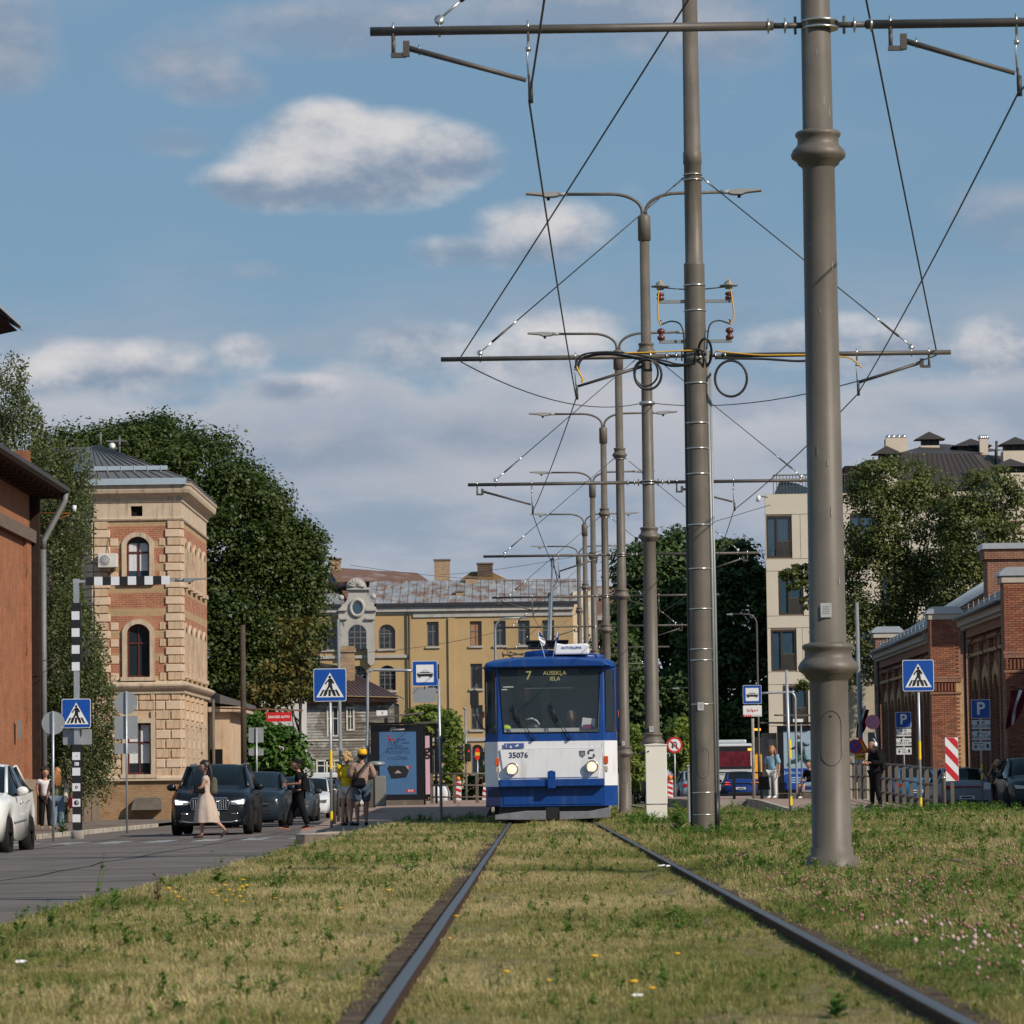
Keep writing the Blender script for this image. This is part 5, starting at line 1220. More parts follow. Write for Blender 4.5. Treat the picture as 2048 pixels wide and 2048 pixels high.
MB().use(RBK).box(CHX.x, CHX.x+4, 150.2, 151.6, 8, CHT-.55).box(CHX.x-.12, CHX.x+4, 150.08, 151.7, CHT-.55, CHT-.15).use(ZNC).box(CHX.x-.2,CHX.x+4.1,149.98,151.8,CHT-.15,CHT+.08).build('chimney', parent=rw_)
MB().use(GALV2, True).tube([at(1925,1262,140),at(1990,1225,140)], .05, 6).build('roof_rail', parent=rw_)
dk = MB().use(mk('brown_brick_far', (.17,.10,.07), .9, var=.2, scale=.6)); A = at(1180,1300,345); B_ = at(1262,1300,345)
dk.box(A.x, B_.x, 345, 355, -.5, ZA(1200,1240,345)).use(BR2).poly([(A.x-.3,344.5,ZA(1200,1240,345)),(B_.x+.3,344.5,ZA(1200,1240,345)),(B_.x+.3,351,ZA(1200,1172,351)),(A.x,351,ZA(1200,1172,351))])
o = dk.build('brown_house'); tag(o, 'dark brown house with rusty roof between the lamp poles and the dark trees', 'building')
for k in range(3):
 w = MB().use(WP).box(A.x+1+k*1.1, A.x+1.7+k*1.1, 344.9, 344.99, 11.2, 13); w = w.build('window', parent=o); MB().use(GLASS).box(A.x+1.1+k*1.1, A.x+1.6+k*1.1, 344.85, 344.895, 11.3, 12.9).build('pane', parent=w)
def crown_mesh(name, blobs_, n, size, mat, seed=1, droop=0, clump=.9, per=26, flat=.6, hang=None):
 """leaf-sized faces gathered in clumps over and through a union of ellipsoids"""
 R = np.random.RandomState(seed); B = np.array(blobs_, float)
 if hang is None and min(B[:,3].min(), B[:,5].min()) > .7:      # boughs that bulge out of the main masses
  sat = []
  for q in B:
   for _ in range(16):
    v = R.normal(size=3); v[1] -= .4; v /= np.linalg.norm(v); s = R.uniform(.20,.36); sat.append([*(q[:3]+v*q[3:6]*.93), q[3]*s, q[4]*s, q[5]*s])
  B = np.vstack([B, np.array(sat)])
  B0 = B[:len(blobs_)]
 else: B0 = B
 nb = len(B)
 area = (B[:,3]*B[:,5])**1.0; pr = area/area.sum(); nc = max(1, n//per)
 pick = R.choice(nb, nc*3, p=pr); d = R.normal(size=(nc*3,3)); d /= np.linalg.norm(d, axis=1)[:,None]
 rad = np.where(R.rand(nc*3) < .75, R.uniform(.86,1.05,nc*3), R.uniform(.35,.86,nc*3))
 C = B[pick,:3] + d*B[pick,3:6]*rad[:,None]
 keep = np.ones(len(C), bool)
 for bb in B0:
  q = ((C-bb[:3])/bb[3:6]); keep &= (q**2).sum(1) > .42
 C = C[keep][:nc]; nc = len(C)
 if hang is not None:
  per_ = per; L = R.uniform(hang*.4, hang, nc)
  P = np.repeat(C, per_, 0); t = np.tile(np.linspace(0,1,per_), nc); P = P.copy()
  P[:,2] -= t*np.repeat(L, per_); sw = np.repeat(R.normal(size=(nc,2))*.14, per_, 0); P[:,:2] += sw*t[:,None] + R.normal(size=(len(P),2))*.10
 else:
  cs = clump*R.uniform(.5,1.25,nc); P = np.repeat(C, per, 0); o = R.normal(size=(len(P),3)); o /= np.linalg.norm(o,axis=1)[:,None]
  o *= (R.rand(len(P))**.45)[:,None]; o[:,2] *= flat; P = P + o*np.repeat(cs, per)[:,None]
  P[:,2] -= droop*(np.abs(o[:,0])+np.abs(o[:,1]))*np.repeat(cs, per)*.4
 m_ = len(P); nrm = R.normal(size=(m_,3))*(1 if hang is not None else .55); nrm[:,2] = np.abs(nrm[:,2])+.3
 if hang is None: nrm += o*1.1
 if True: nrm /= np.linalg.norm(nrm,axis=1)[:,None]
 a = np.cross(nrm, R.normal(size=(m_,3))); a /= np.linalg.norm(a,axis=1)[:,None]; c = np.cross(nrm, a)
 s = (size*R.uniform(.6,1.3,m_))[:,None]; a = a*s; c = c*s*.62
 V = np.empty((m_,4,3)); V[:,0] = P-a; V[:,1] = P-c+a*.1; V[:,2] = P+a; V[:,3] = P+c+a*.1
 me = bpy.data.meshes.new(name); me.vertices.add(m_*4); me.vertices.foreach_set('co', V.reshape(-1)); me.loops.add(m_*4); me.loops.foreach_set('vertex_index', np.arange(m_*4, dtype=np.int32))
 me.polygons.add(m_); me.polygons.foreach_set('loop_start', np.arange(0, m_*4, 4, dtype=np.int32)); me.polygons.foreach_set('loop_total', np.full(m_, 4, dtype=np.int32)); me.materials.append(mat); me.update(calc_edges=True); return me
LF_MAPLE = mk_leaf('maple_leaf', (.018,.042,.008), (.072,.095,.018), .5, .22)
LF_BIRCH = mk_leaf('birch_leaf', (.050,.075,.028), (.135,.155,.060), .5, .25)
LF_DARK = mk_leaf('dark_leaf', (.022,.050,.012), (.075,.115,.028), .55, .2)
LF_MID = mk_leaf('lime_leaf', (.045,.070,.018), (.155,.165,.050), .5, .28)
LF_BUSH = mk_leaf('bush_leaf', (.03,.085,.012), (.085,.16,.025), .5, .25)
LF_YOUNG = mk_leaf('young_leaf', (.09,.14,.02), (.20,.24,.05), .5, .3)
LF_DRY = mk_leaf('chestnut_leaf', (.05,.065,.012), (.20,.15,.04), .6, .25)
def tree(name, label, base, blobs_, n, size, mat, seed, trunk_r=.3, grp=None, limbs=7, cat='tree', lo=.25, **k):
 t = thing(name, label, cat, base, 0, grp); r_ = random.Random(seed); b = MB().use(BARK, True)
 cen = Vector((sum(q[0] for q in blobs_)/len(blobs_), sum(q[1] for q in blobs_)/len(blobs_), 0)); top = max(q[2] for q in blobs_)
 tb = max(blobs_, key=lambda q: q[2]); cen = Vector((tb[0], tb[1], 0))
 b.tube(smooth([(0,0,-.4),(cen.x*.1,cen.y*.1,top*.25),(cen.x*.5,cen.y*.5,top*.6),(cen.x,cen.y,top*.92)]), [trunk_r*(1-.8*i/15) for i in range(16)], 9)
 for q in range(limbs):
  e = Vector(r_.choice(blobs_)[:3]) + Vector((r_.uniform(-1,1),r_.uniform(-1,1),r_.uniform(-.5,.8))); z_ = r_.uniform(lo,lo+.35)*top; s_ = Vector((cen.x*z_/top, cen.y*z_/top, z_)); m_ = s_.lerp(e,.5)+Vector((0,0,-.3))
  b.tube(smooth([s_, m_, e], 4), [trunk_r*.45*(1-.8*i/8) for i in range(9)], 6)
 b.build('trunk', parent=t)
 inst(crown_mesh('crown', blobs_, n, size, mat, seed, **k), 'crown', t); return t
def blobs_px(lst, Y, base, dy=1.0):
 """ellipsoids given in photo pixels (cx, cy, rx, ry, depth offset) at distance Y"""
 s = F/Y; out = []
 for q in lst:
  c = at(q[0], q[1], Y) - Vector(base); d = q[4] if len(q) > 4 else 0; rx, ry = q[2]/s, q[3]/s
  out.append((c.x, d, c.z, rx, max(rx, ry)*dy, ry))
 return out
bs_ = Vector((at(430,1500,176).x, 176, -.4))
tree('maple_tree', 'huge dark green maple with dense domed crown rising behind the tower', bs_, blobs_px([(200,935,115,80,0),(330,955,160,110,1),(430,1060,150,130,-.5),(495,1190,125,130,0),(572,1130,58,66,.5),(575,1230,68,88,0),(420,1280,130,110,-1),(560,1330,70,60,.5),(150,960,70,70,1.5),(280,900,90,55,1),(525,1030,50,50,0),(480,1370,60,50,0),(608,1085,34,40,0)], 176, bs_, .8), 210000, .10, LF_MAPLE, 3, .5, clump=1.05, per=90, flat=.75, droop=.4)
bs_ = Vector((at(600,1500,170).x, 170, -.4))
tree('chestnut_tree', 'thin browning chestnut foliage hanging at the lower right edge of the maple', bs_, blobs_px([(600,1280,40,50,0),(565,1360,50,40,0),(530,1400,45,40,0),(500,1430,40,30,0)], 170, bs_, .8), 3600, .12, LF_DRY, 11, .12, clump=.6, per=26)
bs_ = Vector((at(125,1600,128).x, 128, -.35))
tree('birch_tree', 'weeping birch with long hanging grey-green sprays between warehouse and tower', bs_, blobs_px([(20,770,42,70,0),(40,880,50,110,0),(90,960,60,100,0),(130,1020,50,90,0),(90,1150,70,130,0),(130,1290,80,120,-.5),(180,1400,60,80,-1),(100,1430,60,90,0),(150,1500,70,60,-.5),(200,1480,36,40,-.8),(140,930,40,60,.5)], 128, bs_, .8), 60000, .058, LF_BIRCH, 5, .22, per=34, hang=1.5)
for i, (lst, Y, n, lab) in enumerate((
 ([(1310,1210,70,120,0),(1290,1140,50,50,0),(1360,1130,50,60,0),(1330,1330,90,120,0),(1270,1300,40,110,0)], 250, 26000, 'dark tree mass just right of the lamp pole with twin arms'),
 ([(1450,1150,60,65,0),(1480,1230,70,100,0),(1420,1260,60,110,0),(1500,1340,60,110,0),(1430,1400,90,80,0)], 245, 28000, 'dark rounded tree between the banded pole and the cream block'),
 ([(1240,1350,40,90,0),(1350,1430,80,60,0),(1500,1450,50,50,0)], 236, 11000, 'lower dark tree filling the gap beneath the two dark crowns'))):
 bs_ = Vector((at(lst[0][0],1500,Y).x, Y, -.4)); tree('dark_tree', lab, bs_, blobs_px(lst, Y, bs_, .8), int(n*1.5), .19, LF_DARK, 20+i, .35, 'dark trees beyond the tram', clump=1.3, per=70)
for i, (lst, Y, n, lab) in enumerate((
 ([(1790,960,70,45,0),(1760,1040,75,80,0),(1850,1080,80,100,0),(1770,1180,85,100,0),(1720,1280,70,90,0),(1830,1260,70,90,0),(1860,980,45,40,0)], 195, 42000, 'sunlit lime tree rising right of the nearest pole before the mansard block'),
 ([(1980,1000,60,60,0),(1940,1080,70,90,0),(2030,1060,60,70,0),(1960,1200,90,90,0),(2010,960,25,30,0)], 192, 22000, 'lime tree at the right edge above the warehouse chimney'))):
 bs_ = Vector((at(lst[0][0],1500,Y).x, Y, -.4)); tree('lime_tree', lab, bs_, blobs_px(lst, Y, bs_, .7), int(n*1.3), .092, LF_MID, 30+i, .22, 'lime trees before the mansard block', clump=.8, per=46, limbs=14)
bs_ = Vector((at(1650,1500,150).x, 150, -.4))
tree('lime_tree', 'slender branches reaching left in front of the cream block windows', bs_, blobs_px([(1640,1150,30,18,0),(1606,1142,22,14,.3),(1578,1150,14,10,0),(1600,1172,24,10,-.3),(1640,1190,26,20,.2),(1618,1205,16,10,0),(1640,1320,22,16,0),(1622,1345,12,9,.2),(1608,1370,14,10,0),(1650,1100,20,20,0)], 150, bs_, .8), 3000, .10, LF_MID, 41, .06, 'lime trees before the mansard block', limbs=4, lo=.6, clump=.22, per=12)
bs_ = Vector((at(515,1570,165).x, 165, -.4))
tree('round_bush', 'bright green rounded bush beside the road behind the queue of cars', bs_, blobs_px([(490,1490,62,62,0),(560,1510,45,55,0),(450,1510,30,50,0),(590,1540,28,40,0)], 165, bs_, .6), 14000, .13, LF_BUSH, 51, .12, cat='bush', clump=.45, per=24)
for i, (cx_, cy_, rx, ry, Y, lab) in enumerate(((905,1500,16,75,205,'thin young tree seen through the gap left of the tram'),(855,1440,45,28,212,'young tree top showing above the left tram shelter'),(985,1530,12,55,205,'pale young tree touching the left side of the tram'),(1265,1510,22,60,190,'bright young tree between the tram and the white cabinet'),(1365,1500,26,60,195,'light young tree behind the no-U-turn sign'))):
 bs_ = Vector((at(cx_,1590,Y).x, Y, -.4)); tree('young_tree', lab, bs_, blobs_px([(cx_,cy_,rx,ry,0),(cx_+3,cy_+ry*.5,rx*.8,ry*.6,0)], Y, bs_, .9), 2600, .14, LF_YOUNG, 60+i, .06, 'young street trees', limbs=4, clump=.4, per=16)
bs_ = at(850,1588,206); q = at(870,1565,206)
for i, (pxa, lab) in enumerate(((885,'dark hedge behind the barriers left of the tram'),(1285,'dark hedge right of the tram'))):
 bs_ = Vector((at(pxa,1580,206+i).x, 206+i, -.4)); t = tree('hedge', lab, bs_, [(-1.5,0,.7,1.6,.7,.9),(1.2,0,.7,1.6,.7,.9),(0,0,.6,2.4,.6,.8)], 5000, .12, LF_DARK, 70+i, .05, cat='hedge', limbs=2, clump=.35, per=20)
def rsq(w, h, r, n=4, cx=0, cz=0):
 pts = []
 for sx_, sz, a0 in ((1,-1,-pi/2),(1,1,0),(-1,1,pi/2),(-1,-1,pi)):
  for k in range(n+1): a = a0+pi/2*k/n; pts.append((cx+sx_*(w/2-r)+r*cos(a), cz+sz*(h/2-r)+r*sin(a)))
 return pts
def circ(cx, cz, r, n=28): return [(cx+r*cos(2*pi*k/n), cz+r*sin(2*pi*k/n)) for k in range(n)]
SBACK = mk('sign_back', (.30,.315,.33), .5, .3, var=.08)
def walker(b, s, y):
 """walking figure and zebra stripes inside the triangle; s = sign width"""
 P_ = lambda pts: [(x*s, z*s) for x, z in pts]
 b.use(SBLACK)
 for a, c in ((-.29,-.235),(-.185,-.12),(-.045,.02),(.10,.165),(.215,.275)):
  sh = .30; b.prism(P_([(a,-.30),(c,-.30),(c-(a+c)/2*.34+.0,-.13),(a-(a+c)/2*.34,-.13)]), y-.002, y)
 b.prism(circ(0,.215*s,.038*s,12), y-.003, y)
 for pts in ([(-.03,.17),(.045,.175),(.065,.02),(.03,-.04),(-.045,-.03)], [(-.03,.17),(-.11,.08),(-.135,.03),(-.105,.015),(-.075,.07),(-.02,.115)], [(.045,.175),(.085,.12),(.125,.05),(.095,.03),(.055,.08),(.03,.12)],
    [(-.045,-.02),(.01,-.04),(-.05,-.13),(-.09,-.27),(-.14,-.27),(-.09,-.10)], [(.0,-.05),(.06,-.0),(.08,-.12),(.14,-.27),(.09,-.28),(.03,-.14)]):
  b.prism(P_(pts), y-.0045, y-.0025)
def ped_sign(parent, z, s=.7, y=-.045):
 b = MB().use(WHITE).prism(rsq(s, s, .04, 4, 0, z), y-.004, y).use(BLUE).prism(rsq(s-.025, s-.025, .035, 4, 0, z), y-.007, y-.0045); p = b.build('sign_plate', parent=parent)
 b = MB().use(WHITE).prism([(-.42*s, -.375*s),(.42*s,-.375*s),(0,.375*s)], -.003, -.0005); b2 = MB(); b2.T = None
 b.build('white_triangle', parent=p).location = (0, y-.0075, z)
 walker(b2, s*1.13, -.004); o = b2.build('walking_figure', parent=p); o.location = (0, y-.0075, z)
def post(parent, z0, z1, r=.03, mat=GALV, bands=(), name='post', lean=0):
 b = MB().use(mat, True).tube([(0,0,z0),(lean,0,z1)], r, 10).build(name, parent=parent)
 for z in bands: MB().use(YEL, True).lathe([(r+.002,z-.095),(r+.003,z-.095),(r+.003,z+.095),(r+.002,z+.095)], 10, (0,0,0), smooth=False).build('yellow_band', parent=parent)
 return b
gY = 88.0; gx = at(155,1672,gY); t = thing('crossing_gantry', 'black and white chequered post with side arm, blue crossing sign and lamp at left kerb', 'gantry', (gx.x, gY, gx.z))
H = ZA(158,1158,gY)-gx.z
MB().use(CONC, True).lathe([(.15,-.2),(.15,.10),(.13,.12)], 16).build('footing', parent=t)
MB().use(GALV).bx((0,0,H/2),(.125,.125,H)).build('post', parent=t)
sc2 = F/gY
def gz(py): return ZA(152, py, gY)-gx.z
CW = mk('chequer_white', (.66,.66,.70), .5, var=.06); CB = mk('chequer_black', (.010,.010,.012), .5, var=0)
zt, zb = gz(1206), gz(1333); n = 8
for k in range(n):
 z0, z1 = zt+(zb-zt)*k/(n-.5), zt+(zb-zt)*(k+1)/(n-.5)
 MB().use(CB if k % 2 == 0 else CW).box(-.105,.08,-.075,-.064,z1+.0,z0).use(CB).box(.081,.11,-.075,.0,z1,z0).build('chequer_panel', parent=t)
zt, zb = gz(1489), gz(1660); n = 11; stick = {}
for k in range(n):
 z0, z1 = zt+(zb-zt)*k/n, zt+(zb-zt)*(k+1)/n
 o = MB().use(CB if k % 2 == 0 else CW).box(-.105,.08,-.075,-.064,z1,z0).use(CB).box(.081,.115,-.075,.0,z1,z0).build('chequer_panel', parent=t)
 if k == 5: MB().use(SBLACK).prism(circ(-.01,(z0+z1)/2,.035,10), -.079, -.0755).use(CW).prism(circ(-.01,(z0+z1)/2,.014,8), -.082, -.0795).build('sticker', parent=o)
 if k == 1: MB().use(SBLACK).prism(circ(0,(z0+z1)/2,.012,8), -.079, -.0755).build('sticker', parent=o)
 if k == 2: MB().use(CW).bx((-.0,-.079,(z0+z1)/2),(.10,.006,.08)).use(SBLACK).bx((-.02,-.083,(z0+z1)/2),(.012,.002,.05)).build('sticker', parent=o)
 if k == 7: MB().use(SBLACK).prism(circ(-.01,(z0+z1)/2,.06,12), -.079, -.0755).use(CW).bx((-.0,-.081,(z0+z1)/2),(.012,.003,.09)).bx((.03,-.081,(z0+z1)/2+.01),(.05,.003,.012)).build('sticker', parent=o)
L0, L1 = XA(172,1163,gY)-gx.x, XA(340,1163,gY)-gx.x; az_ = gz(1163)
MB().use(GALV).box(0, L1+.12, -.04, .04, az_-.03, az_+.03).bx((.0,0,az_),(.14,.14,.12)).build('arm', parent=t)
for k in range(10):
 a, c = L0+(L1-L0)*k/10, L0+(L1-L0)*(k+1)/10
 MB().use(CB if k % 2 == 0 else CW).box(a, c, -.055,-.044, az_-.10, az_+.10).build('chequer_panel', parent=t)
MB().use(GALV2, True).tube([(L1+.1,0,az_),(L1+.35,0,az_+.0)], .04, 8).use(GALV2, False).prism([(L1+.33,az_-.045),(L1+.5,az_-.05),(L1+.58,az_-.0),(L1+.95,az_+.02),(L1+.95,az_+.035),(L1+.5,az_+.035),(L1+.33,az_+.045)], -.1, .1).use(SBLACK).bx((L1+.46,0,az_-.08),(.05,.05,.04)).build('lamp_head', parent=t)
ps = gz(1427); ped_sign(t, ps, 58/sc2, -.12)
MB().use(SBACK).prism(rsq(58/sc2, .36, .03, 3, 0, gz(1474)), .08, .09).build('back_sign', parent=t)
def backsign(px, py, Y, base, label, items, bands=(), r=.028, top=None):
 g = at(px, base, Y); t = thing('road_sign', label, 'sign', (g.x, Y, g.z), 0)
 tp = ZA(px, top or items[0][1]-30, Y)-g.z
 post(t, -.2, tp, r, GALV, bands)
 for kind, cy_, w, h, *off in items:
  z = ZA(px, cy_, Y)-g.z; ox = off[0]/(F/Y) if off else 0; m_ = .035
  if kind == 'o': MB().use(SBACK).prism(circ(ox, z, w/2), m_, m_+.012).use(GALV2).bx((ox,m_+.02,z),(w*.6,.02,.04)).build('sign_plate', parent=t)
  else: MB().use(SBACK).prism(rsq(w, h, .03, 3, ox, z), m_, m_+.012).build('sign_plate', parent=t)
  MB().use(STICK).bx((ox+w*.36, m_-.003, z-(h*.4 if kind != 'o' else w*.18)),(.05,.004,.035)).build('small_label', parent=t)
 return t
backsign(107,1447,84,1670,'back of a round road sign on a thin post, leftmost, beside the women', [('o',1446,.52,.5,0)], top=1422)
backsign(254,1407,97,1651,'back of a round sign with two square plates below, in front of the tower', [('o',1406,.60,.6,-1),('s',1455,.60,.60,-1),('s',1497,.60,.27,-1)], top=1382)
backsign(514,1478,118,1600,'backs of two stacked square signs above the queue of cars', [('s',1470,.47,.47,-1),('s',1504,.47,.22,-1)], top=1455)
def pedpost(px, base, Y, sy, s, label, lean, bands, top):
 g = at(px, base, Y); t = thing('crossing_sign', label, 'sign', (g.x, Y, g.z), 0, None)
 c = at(px, sy, Y); top_ = ZA(px, top, Y)-g.z
 MB().use(GALV, True).tube([(0,0,-.2),(0,0,top_)], .032, 10).build('post', parent=t)
 for py in bands:
  z = ZA(px, py, Y)-g.z; MB().use(YEL, True).lathe([(.033,z-.10),(.035,z-.10),(.035,z+.10),(.033,z+.10)], 10, smooth=False).build('yellow_band', parent=t)
 ped_sign(t, ZA(px, sy, Y)-g.z, s, -.05); return t
t = pedpost(663,1657,82,1370,.715,'blue pedestrian crossing sign beside the left stop, before the wooden house',0,(1510,1529,1632),1345)
t.children and None
pedpost(1842,1632,84,1351,.70,'blue pedestrian crossing sign at right in front of the brick warehouse',0,(1491,1510,1604),1330)
def stop_sign(parent, x, z, s=.6, y=-.03, plates=True):
 p = MB().use(WHITE).prism(rsq(s, s, .035, 4, x, z), y-.01, y).use(BLUE).prism(rsq(s-.02, s-.02, .03, 4, x, z), y-.013, y-.0105).build('sign_plate', parent=parent)
 b = MB().use(WHITE).prism(rsq(s*.70, s*.70, .01, 2, x, z), y-.016, y-.0135); b.build('white_field', parent=p)
 b = MB().use(SBLACK); k = s; q = lambda a, c: (x+a*k, z+c*k)
 b.prism([q(-.31,.0),(q(-.29,.035)),q(.29,.035),q(.31,.0),q(.31,-.10),q(.27,-.12),q(-.27,-.12),q(-.31,-.10)], y-.019, y-.0165)
 b.prism([q(-.29,-.13),q(-.15,-.13),q(-.17,-.16),q(-.27,-.16)], y-.019, y-.0165).prism([q(.29,-.13),q(.15,-.13),q(.17,-.16),q(.27,-.16)], y-.019, y-.0165)
 b.prism([q(-.2,.04),q(.2,.04),q(.17,.065),q(-.17,.065)], y-.019, y-.0165).prism([q(-.05,.065),q(-.10,.11),q(-.0,.15),q(.10,.11),q(.05,.065),q(.08,.11),q(0,.14),q(-.08,.11)], y-.019, y-.0165)
 b.use(WHITE)
 for i in range(7): b.prism([q(-.27+.08*i,-.015),q(-.21+.08*i,-.015),q(-.21+.08*i,.02),q(-.27+.08*i,.02)], y-.0215, y-.0195)
 b.build('tram_pictogram', parent=p)
g = at(728,1640,90); t = thing('tram_stop_sign', 'blue tram stop sign hanging from a bent pipe above the left shelter', 'sign', (g.x, 90, g.z))
zt = ZA(735,1340,90)-g.z; xe = XA(826,1344,90)-g.x; xo = XA(737,1340,90)-g.x
MB().use(GALV, True).tube(smooth([(0,0,-.2),(xo*.7,0,zt*.6),(xo-.02,0,zt-.18),(xo+.06,0,zt-.02),(xo+.2,0,zt+.0),(xe,0,zt-.03)], 4), .035, 8).build('bent_pipe', parent=t)
stop_sign(t, XA(850,1347,90)-g.x, ZA(850,1347,90)-g.z, .60)
MB().use(SBACK).prism(rsq(.56,.36,.03,3,XA(849,1390,90)-g.x,ZA(849,1390,90)-g.z), .0, .012).use(SBLACK).bx((XA(849,1374,90)-g.x,.01,ZA(849,1374,90)-g.z),(.02,.02,.12)).build('lower_plate', parent=t)
g = at(883,1640,88.5); t = thing('sign_post', 'grey post with a small box between the tram stop sign and the tram', 'post', (g.x,88.5,g.z));
MB().use(GALV, True).tube([(0,0,-.2),(-.03,0,ZA(877,1358,88.5)-g.z)], .035, 8).build('post', parent=t); MB().use(DGREY).bx((-.02,.06,1.65),(.12,.14,.55)).build('box', parent=t, bevel=.02)
g = at(1508,1600,121); t = thing('tram_stop_sign', 'blue tram stop sign with white name board on the right platform', 'sign', (g.x, 121, g.z))
MB().use(CONC, True).tube([(0,0,-.1),(0,0,ZA(1503,1437,121)-g.z)], .05, 8).build('post', parent=t)
stop_sign(t, 0, ZA(1508,1389,121)-g.z, .60); zz = ZA(1508,1422,121)-g.z
p = MB().use(WHITE).prism(rsq(.60,.36,.02,3,0,zz), -.04, -.02).build('name_board', parent=t)
MB().use(RED).bx((-.17,-.043,zz-.145),(.26,.004,.06)).use(WHITE).bx((-.24,-.046,zz-.145),(.03,.003,.035)).bx((-.17,-.046,zz-.145),(.03,.003,.035)).bx((-.10,-.046,zz-.145),(.03,.003,.035)).use(mk('pale_grey_print', (.5,.5,.5), .6, var=0)).bx((.13,-.043,zz-.145),(.30,.003,.05)).build('route_strip', parent=p)
text('Spīķeri', .13, RED, p, (0,-.044,zz+.02), name='lettering')
zt = ZA(1550,1386,121)-g.z
MB().use(GALV, True).tube(smooth([(.28,0,zt),(1.3,0,zt+.02),(XA(1583,1386,121)-g.x,0,zt+.02),(XA(1590,1392,121)-g.x,0,zt-.15),(XA(1591,1427,121)-g.x,0,ZA(1591,1427,121)-g.z),(XA(1591,1427,121)-g.x,0,-.0)],4), .035, 8).build('bent_pipe', parent=t)
g = at(1582,1628,80.5); t = thing('marker_post', 'thin galvanised post with yellow bands in the grass left of the nearest pole', 'post', (g.x,80.5,g.z))
post(t, -.2, ZA(1577,1340,80.5)-g.z, .034, GALV, [ZA(1580,py,80.5)-g.z for py in (1488,1508,1602)], lean=-.04)
g = at(1351,1607,145); t = thing('no_u_turn_sign', 'round red-rimmed no U-turn sign on a thin post right of the white cabinet', 'sign', (g.x,145,g.z))
post(t, -.2, ZA(1350,1476,145)-g.z, .03); z = ZA(1350,1490,145)-g.z
p = MB().use(RED).prism(circ(0,z,.31,32), -.05, -.04).use(WHITE).prism(circ(0,z,.235,32), -.054, -.0505).build('sign_plate', parent=t)
arc = [(.06*cos(a)+.0, z+.05+.06*sin(a)) for a in np.linspace(0,pi,9)]
out = [(.06,z-.13)]+arc+[(-.06,z-.05)]
b = MB().use(SBLACK)
for (xa,za),(xb,zb_) in zip(out[:-1], out[1:]): b.tube([(xa*1.25,-.057,za),(xb*1.25,-.057,zb_)], .022, 6)
b.prism([(-.135,z-.05),(-.015,z-.05),(-.075,z-.14)], -.062, -.056).use(RED).prism([(-.175,z+.15),(-.145,z+.18),(.175,z-.15),(.145,z-.18)], -.075, -.07); b.build('u_turn_arrow', parent=p)
def psign(px, base, Y, top, s, rows_, label, bands=()):
 g = at(px, base, Y); t = thing('parking_sign', label, 'sign', (g.x,Y,g.z)); k = F/Y
 post(t, -.2, ZA(px, top, Y)-g.z, .03, GALV, [ZA(px,q,Y)-g.z for q in bands])
 z = ZA(px, top+s/2, Y)-g.z; w = s/k
 p = MB().use(WHITE).prism(rsq(w,w,.03,3,0,z), -.05,-.04).use(BLUE).prism(rsq(w-.03,w-.03,.03,3,0,z), -.054,-.0505).build('sign_plate', parent=t)
 text('P', w*.92, WHITE, p, (0,-.058,z), bold=.012)
 for j, (lines, y0, h) in enumerate(rows_):
  zc = ZA(px, y0, Y)-g.z; hh = h/k
  q = MB().use(mk('plate_white', (.58,.58,.58), .5, var=.08)).prism(rsq(w*.98,hh,.02,3,0,zc), -.05,-.04).build('info_plate', parent=t)
  if j < 2:
   text(lines, hh*.50, SBLACK, q, (0,-.053,zc-hh*.18));
   MB().use(SBLACK).prism([(-w*.2,zc+hh*.1),(-w*.10,zc+hh*.1),(-w*.10,zc+hh*.36),(-w*.2,zc+hh*.36)], -.054,-.0505).prism([(-w*.17,zc+hh*.02),(-w*.13,zc+hh*.02),(-w*.13,zc+hh*.1),(-w*.17,zc+hh*.1)],-.054,-.0505).build('coin_pictogram', parent=q)
   if j == 0:
    for a in (.7,-.7): MB().use(SBLACK).bx((w*.12,-.053,zc+hh*.25),(hh*.34,.003,.018),Matrix.Rotation(a,3,'Y')).build('hammer_pictogram', parent=q)
   else: MB().use(SBLACK).bx((w*.16,-.053,zc+hh*.22),(w*.4,.003,.016)).build('print_line', parent=q)
  else:
   for a, c, ww in ((-.15,.28,.5),(.02,.0,.3),(.02,-.22,.26)): MB().use(SBLACK).bx((w*a,-.053,zc+hh*c),(w*ww,.003,.016)).build('print_line', parent=q)
   [MB().use(SBLACK).bx(c_,d_).build('pictogram', parent=q) for c_, d_ in (((-w*.3,-.053,zc-hh*.08),(w*.12,.003,hh*.3)),((w*.33,-.053,zc),(w*.12,.003,hh*.45)))]
psign(1965,1600,118,1399,38,[('8.00-20.00',1449,18),('9.00-17.00',1471,18),('',1492,17)],'blue parking sign P with three white time plates, the larger one at right',(1534,1553))
psign(1810,1606,145,1424,31,[('8.00-20.00',1465,15),('9.00-17.00',1484,15),('',1502,14)],'smaller blue parking sign P left of the crossing sign at right')
g = at(1906,1640,96); t = thing('hazard_board', 'red and white striped hazard board on a grey post near the bollards', 'sign', (g.x,96,g.z))
MB().use(PGREY).box(-.045,.045,-.03,.03,-.2,ZA(1906,1480,96)-g.z).build('post', parent=t)
za, zb_ = ZA(1906,1562,96)-g.z, ZA(1906,1475,96)-g.z; hw = .165
p = MB().use(WHITE).box(-hw,hw,-.06,-.05,za,zb_).build('board', parent=t)
step = (zb_-za)/2.5
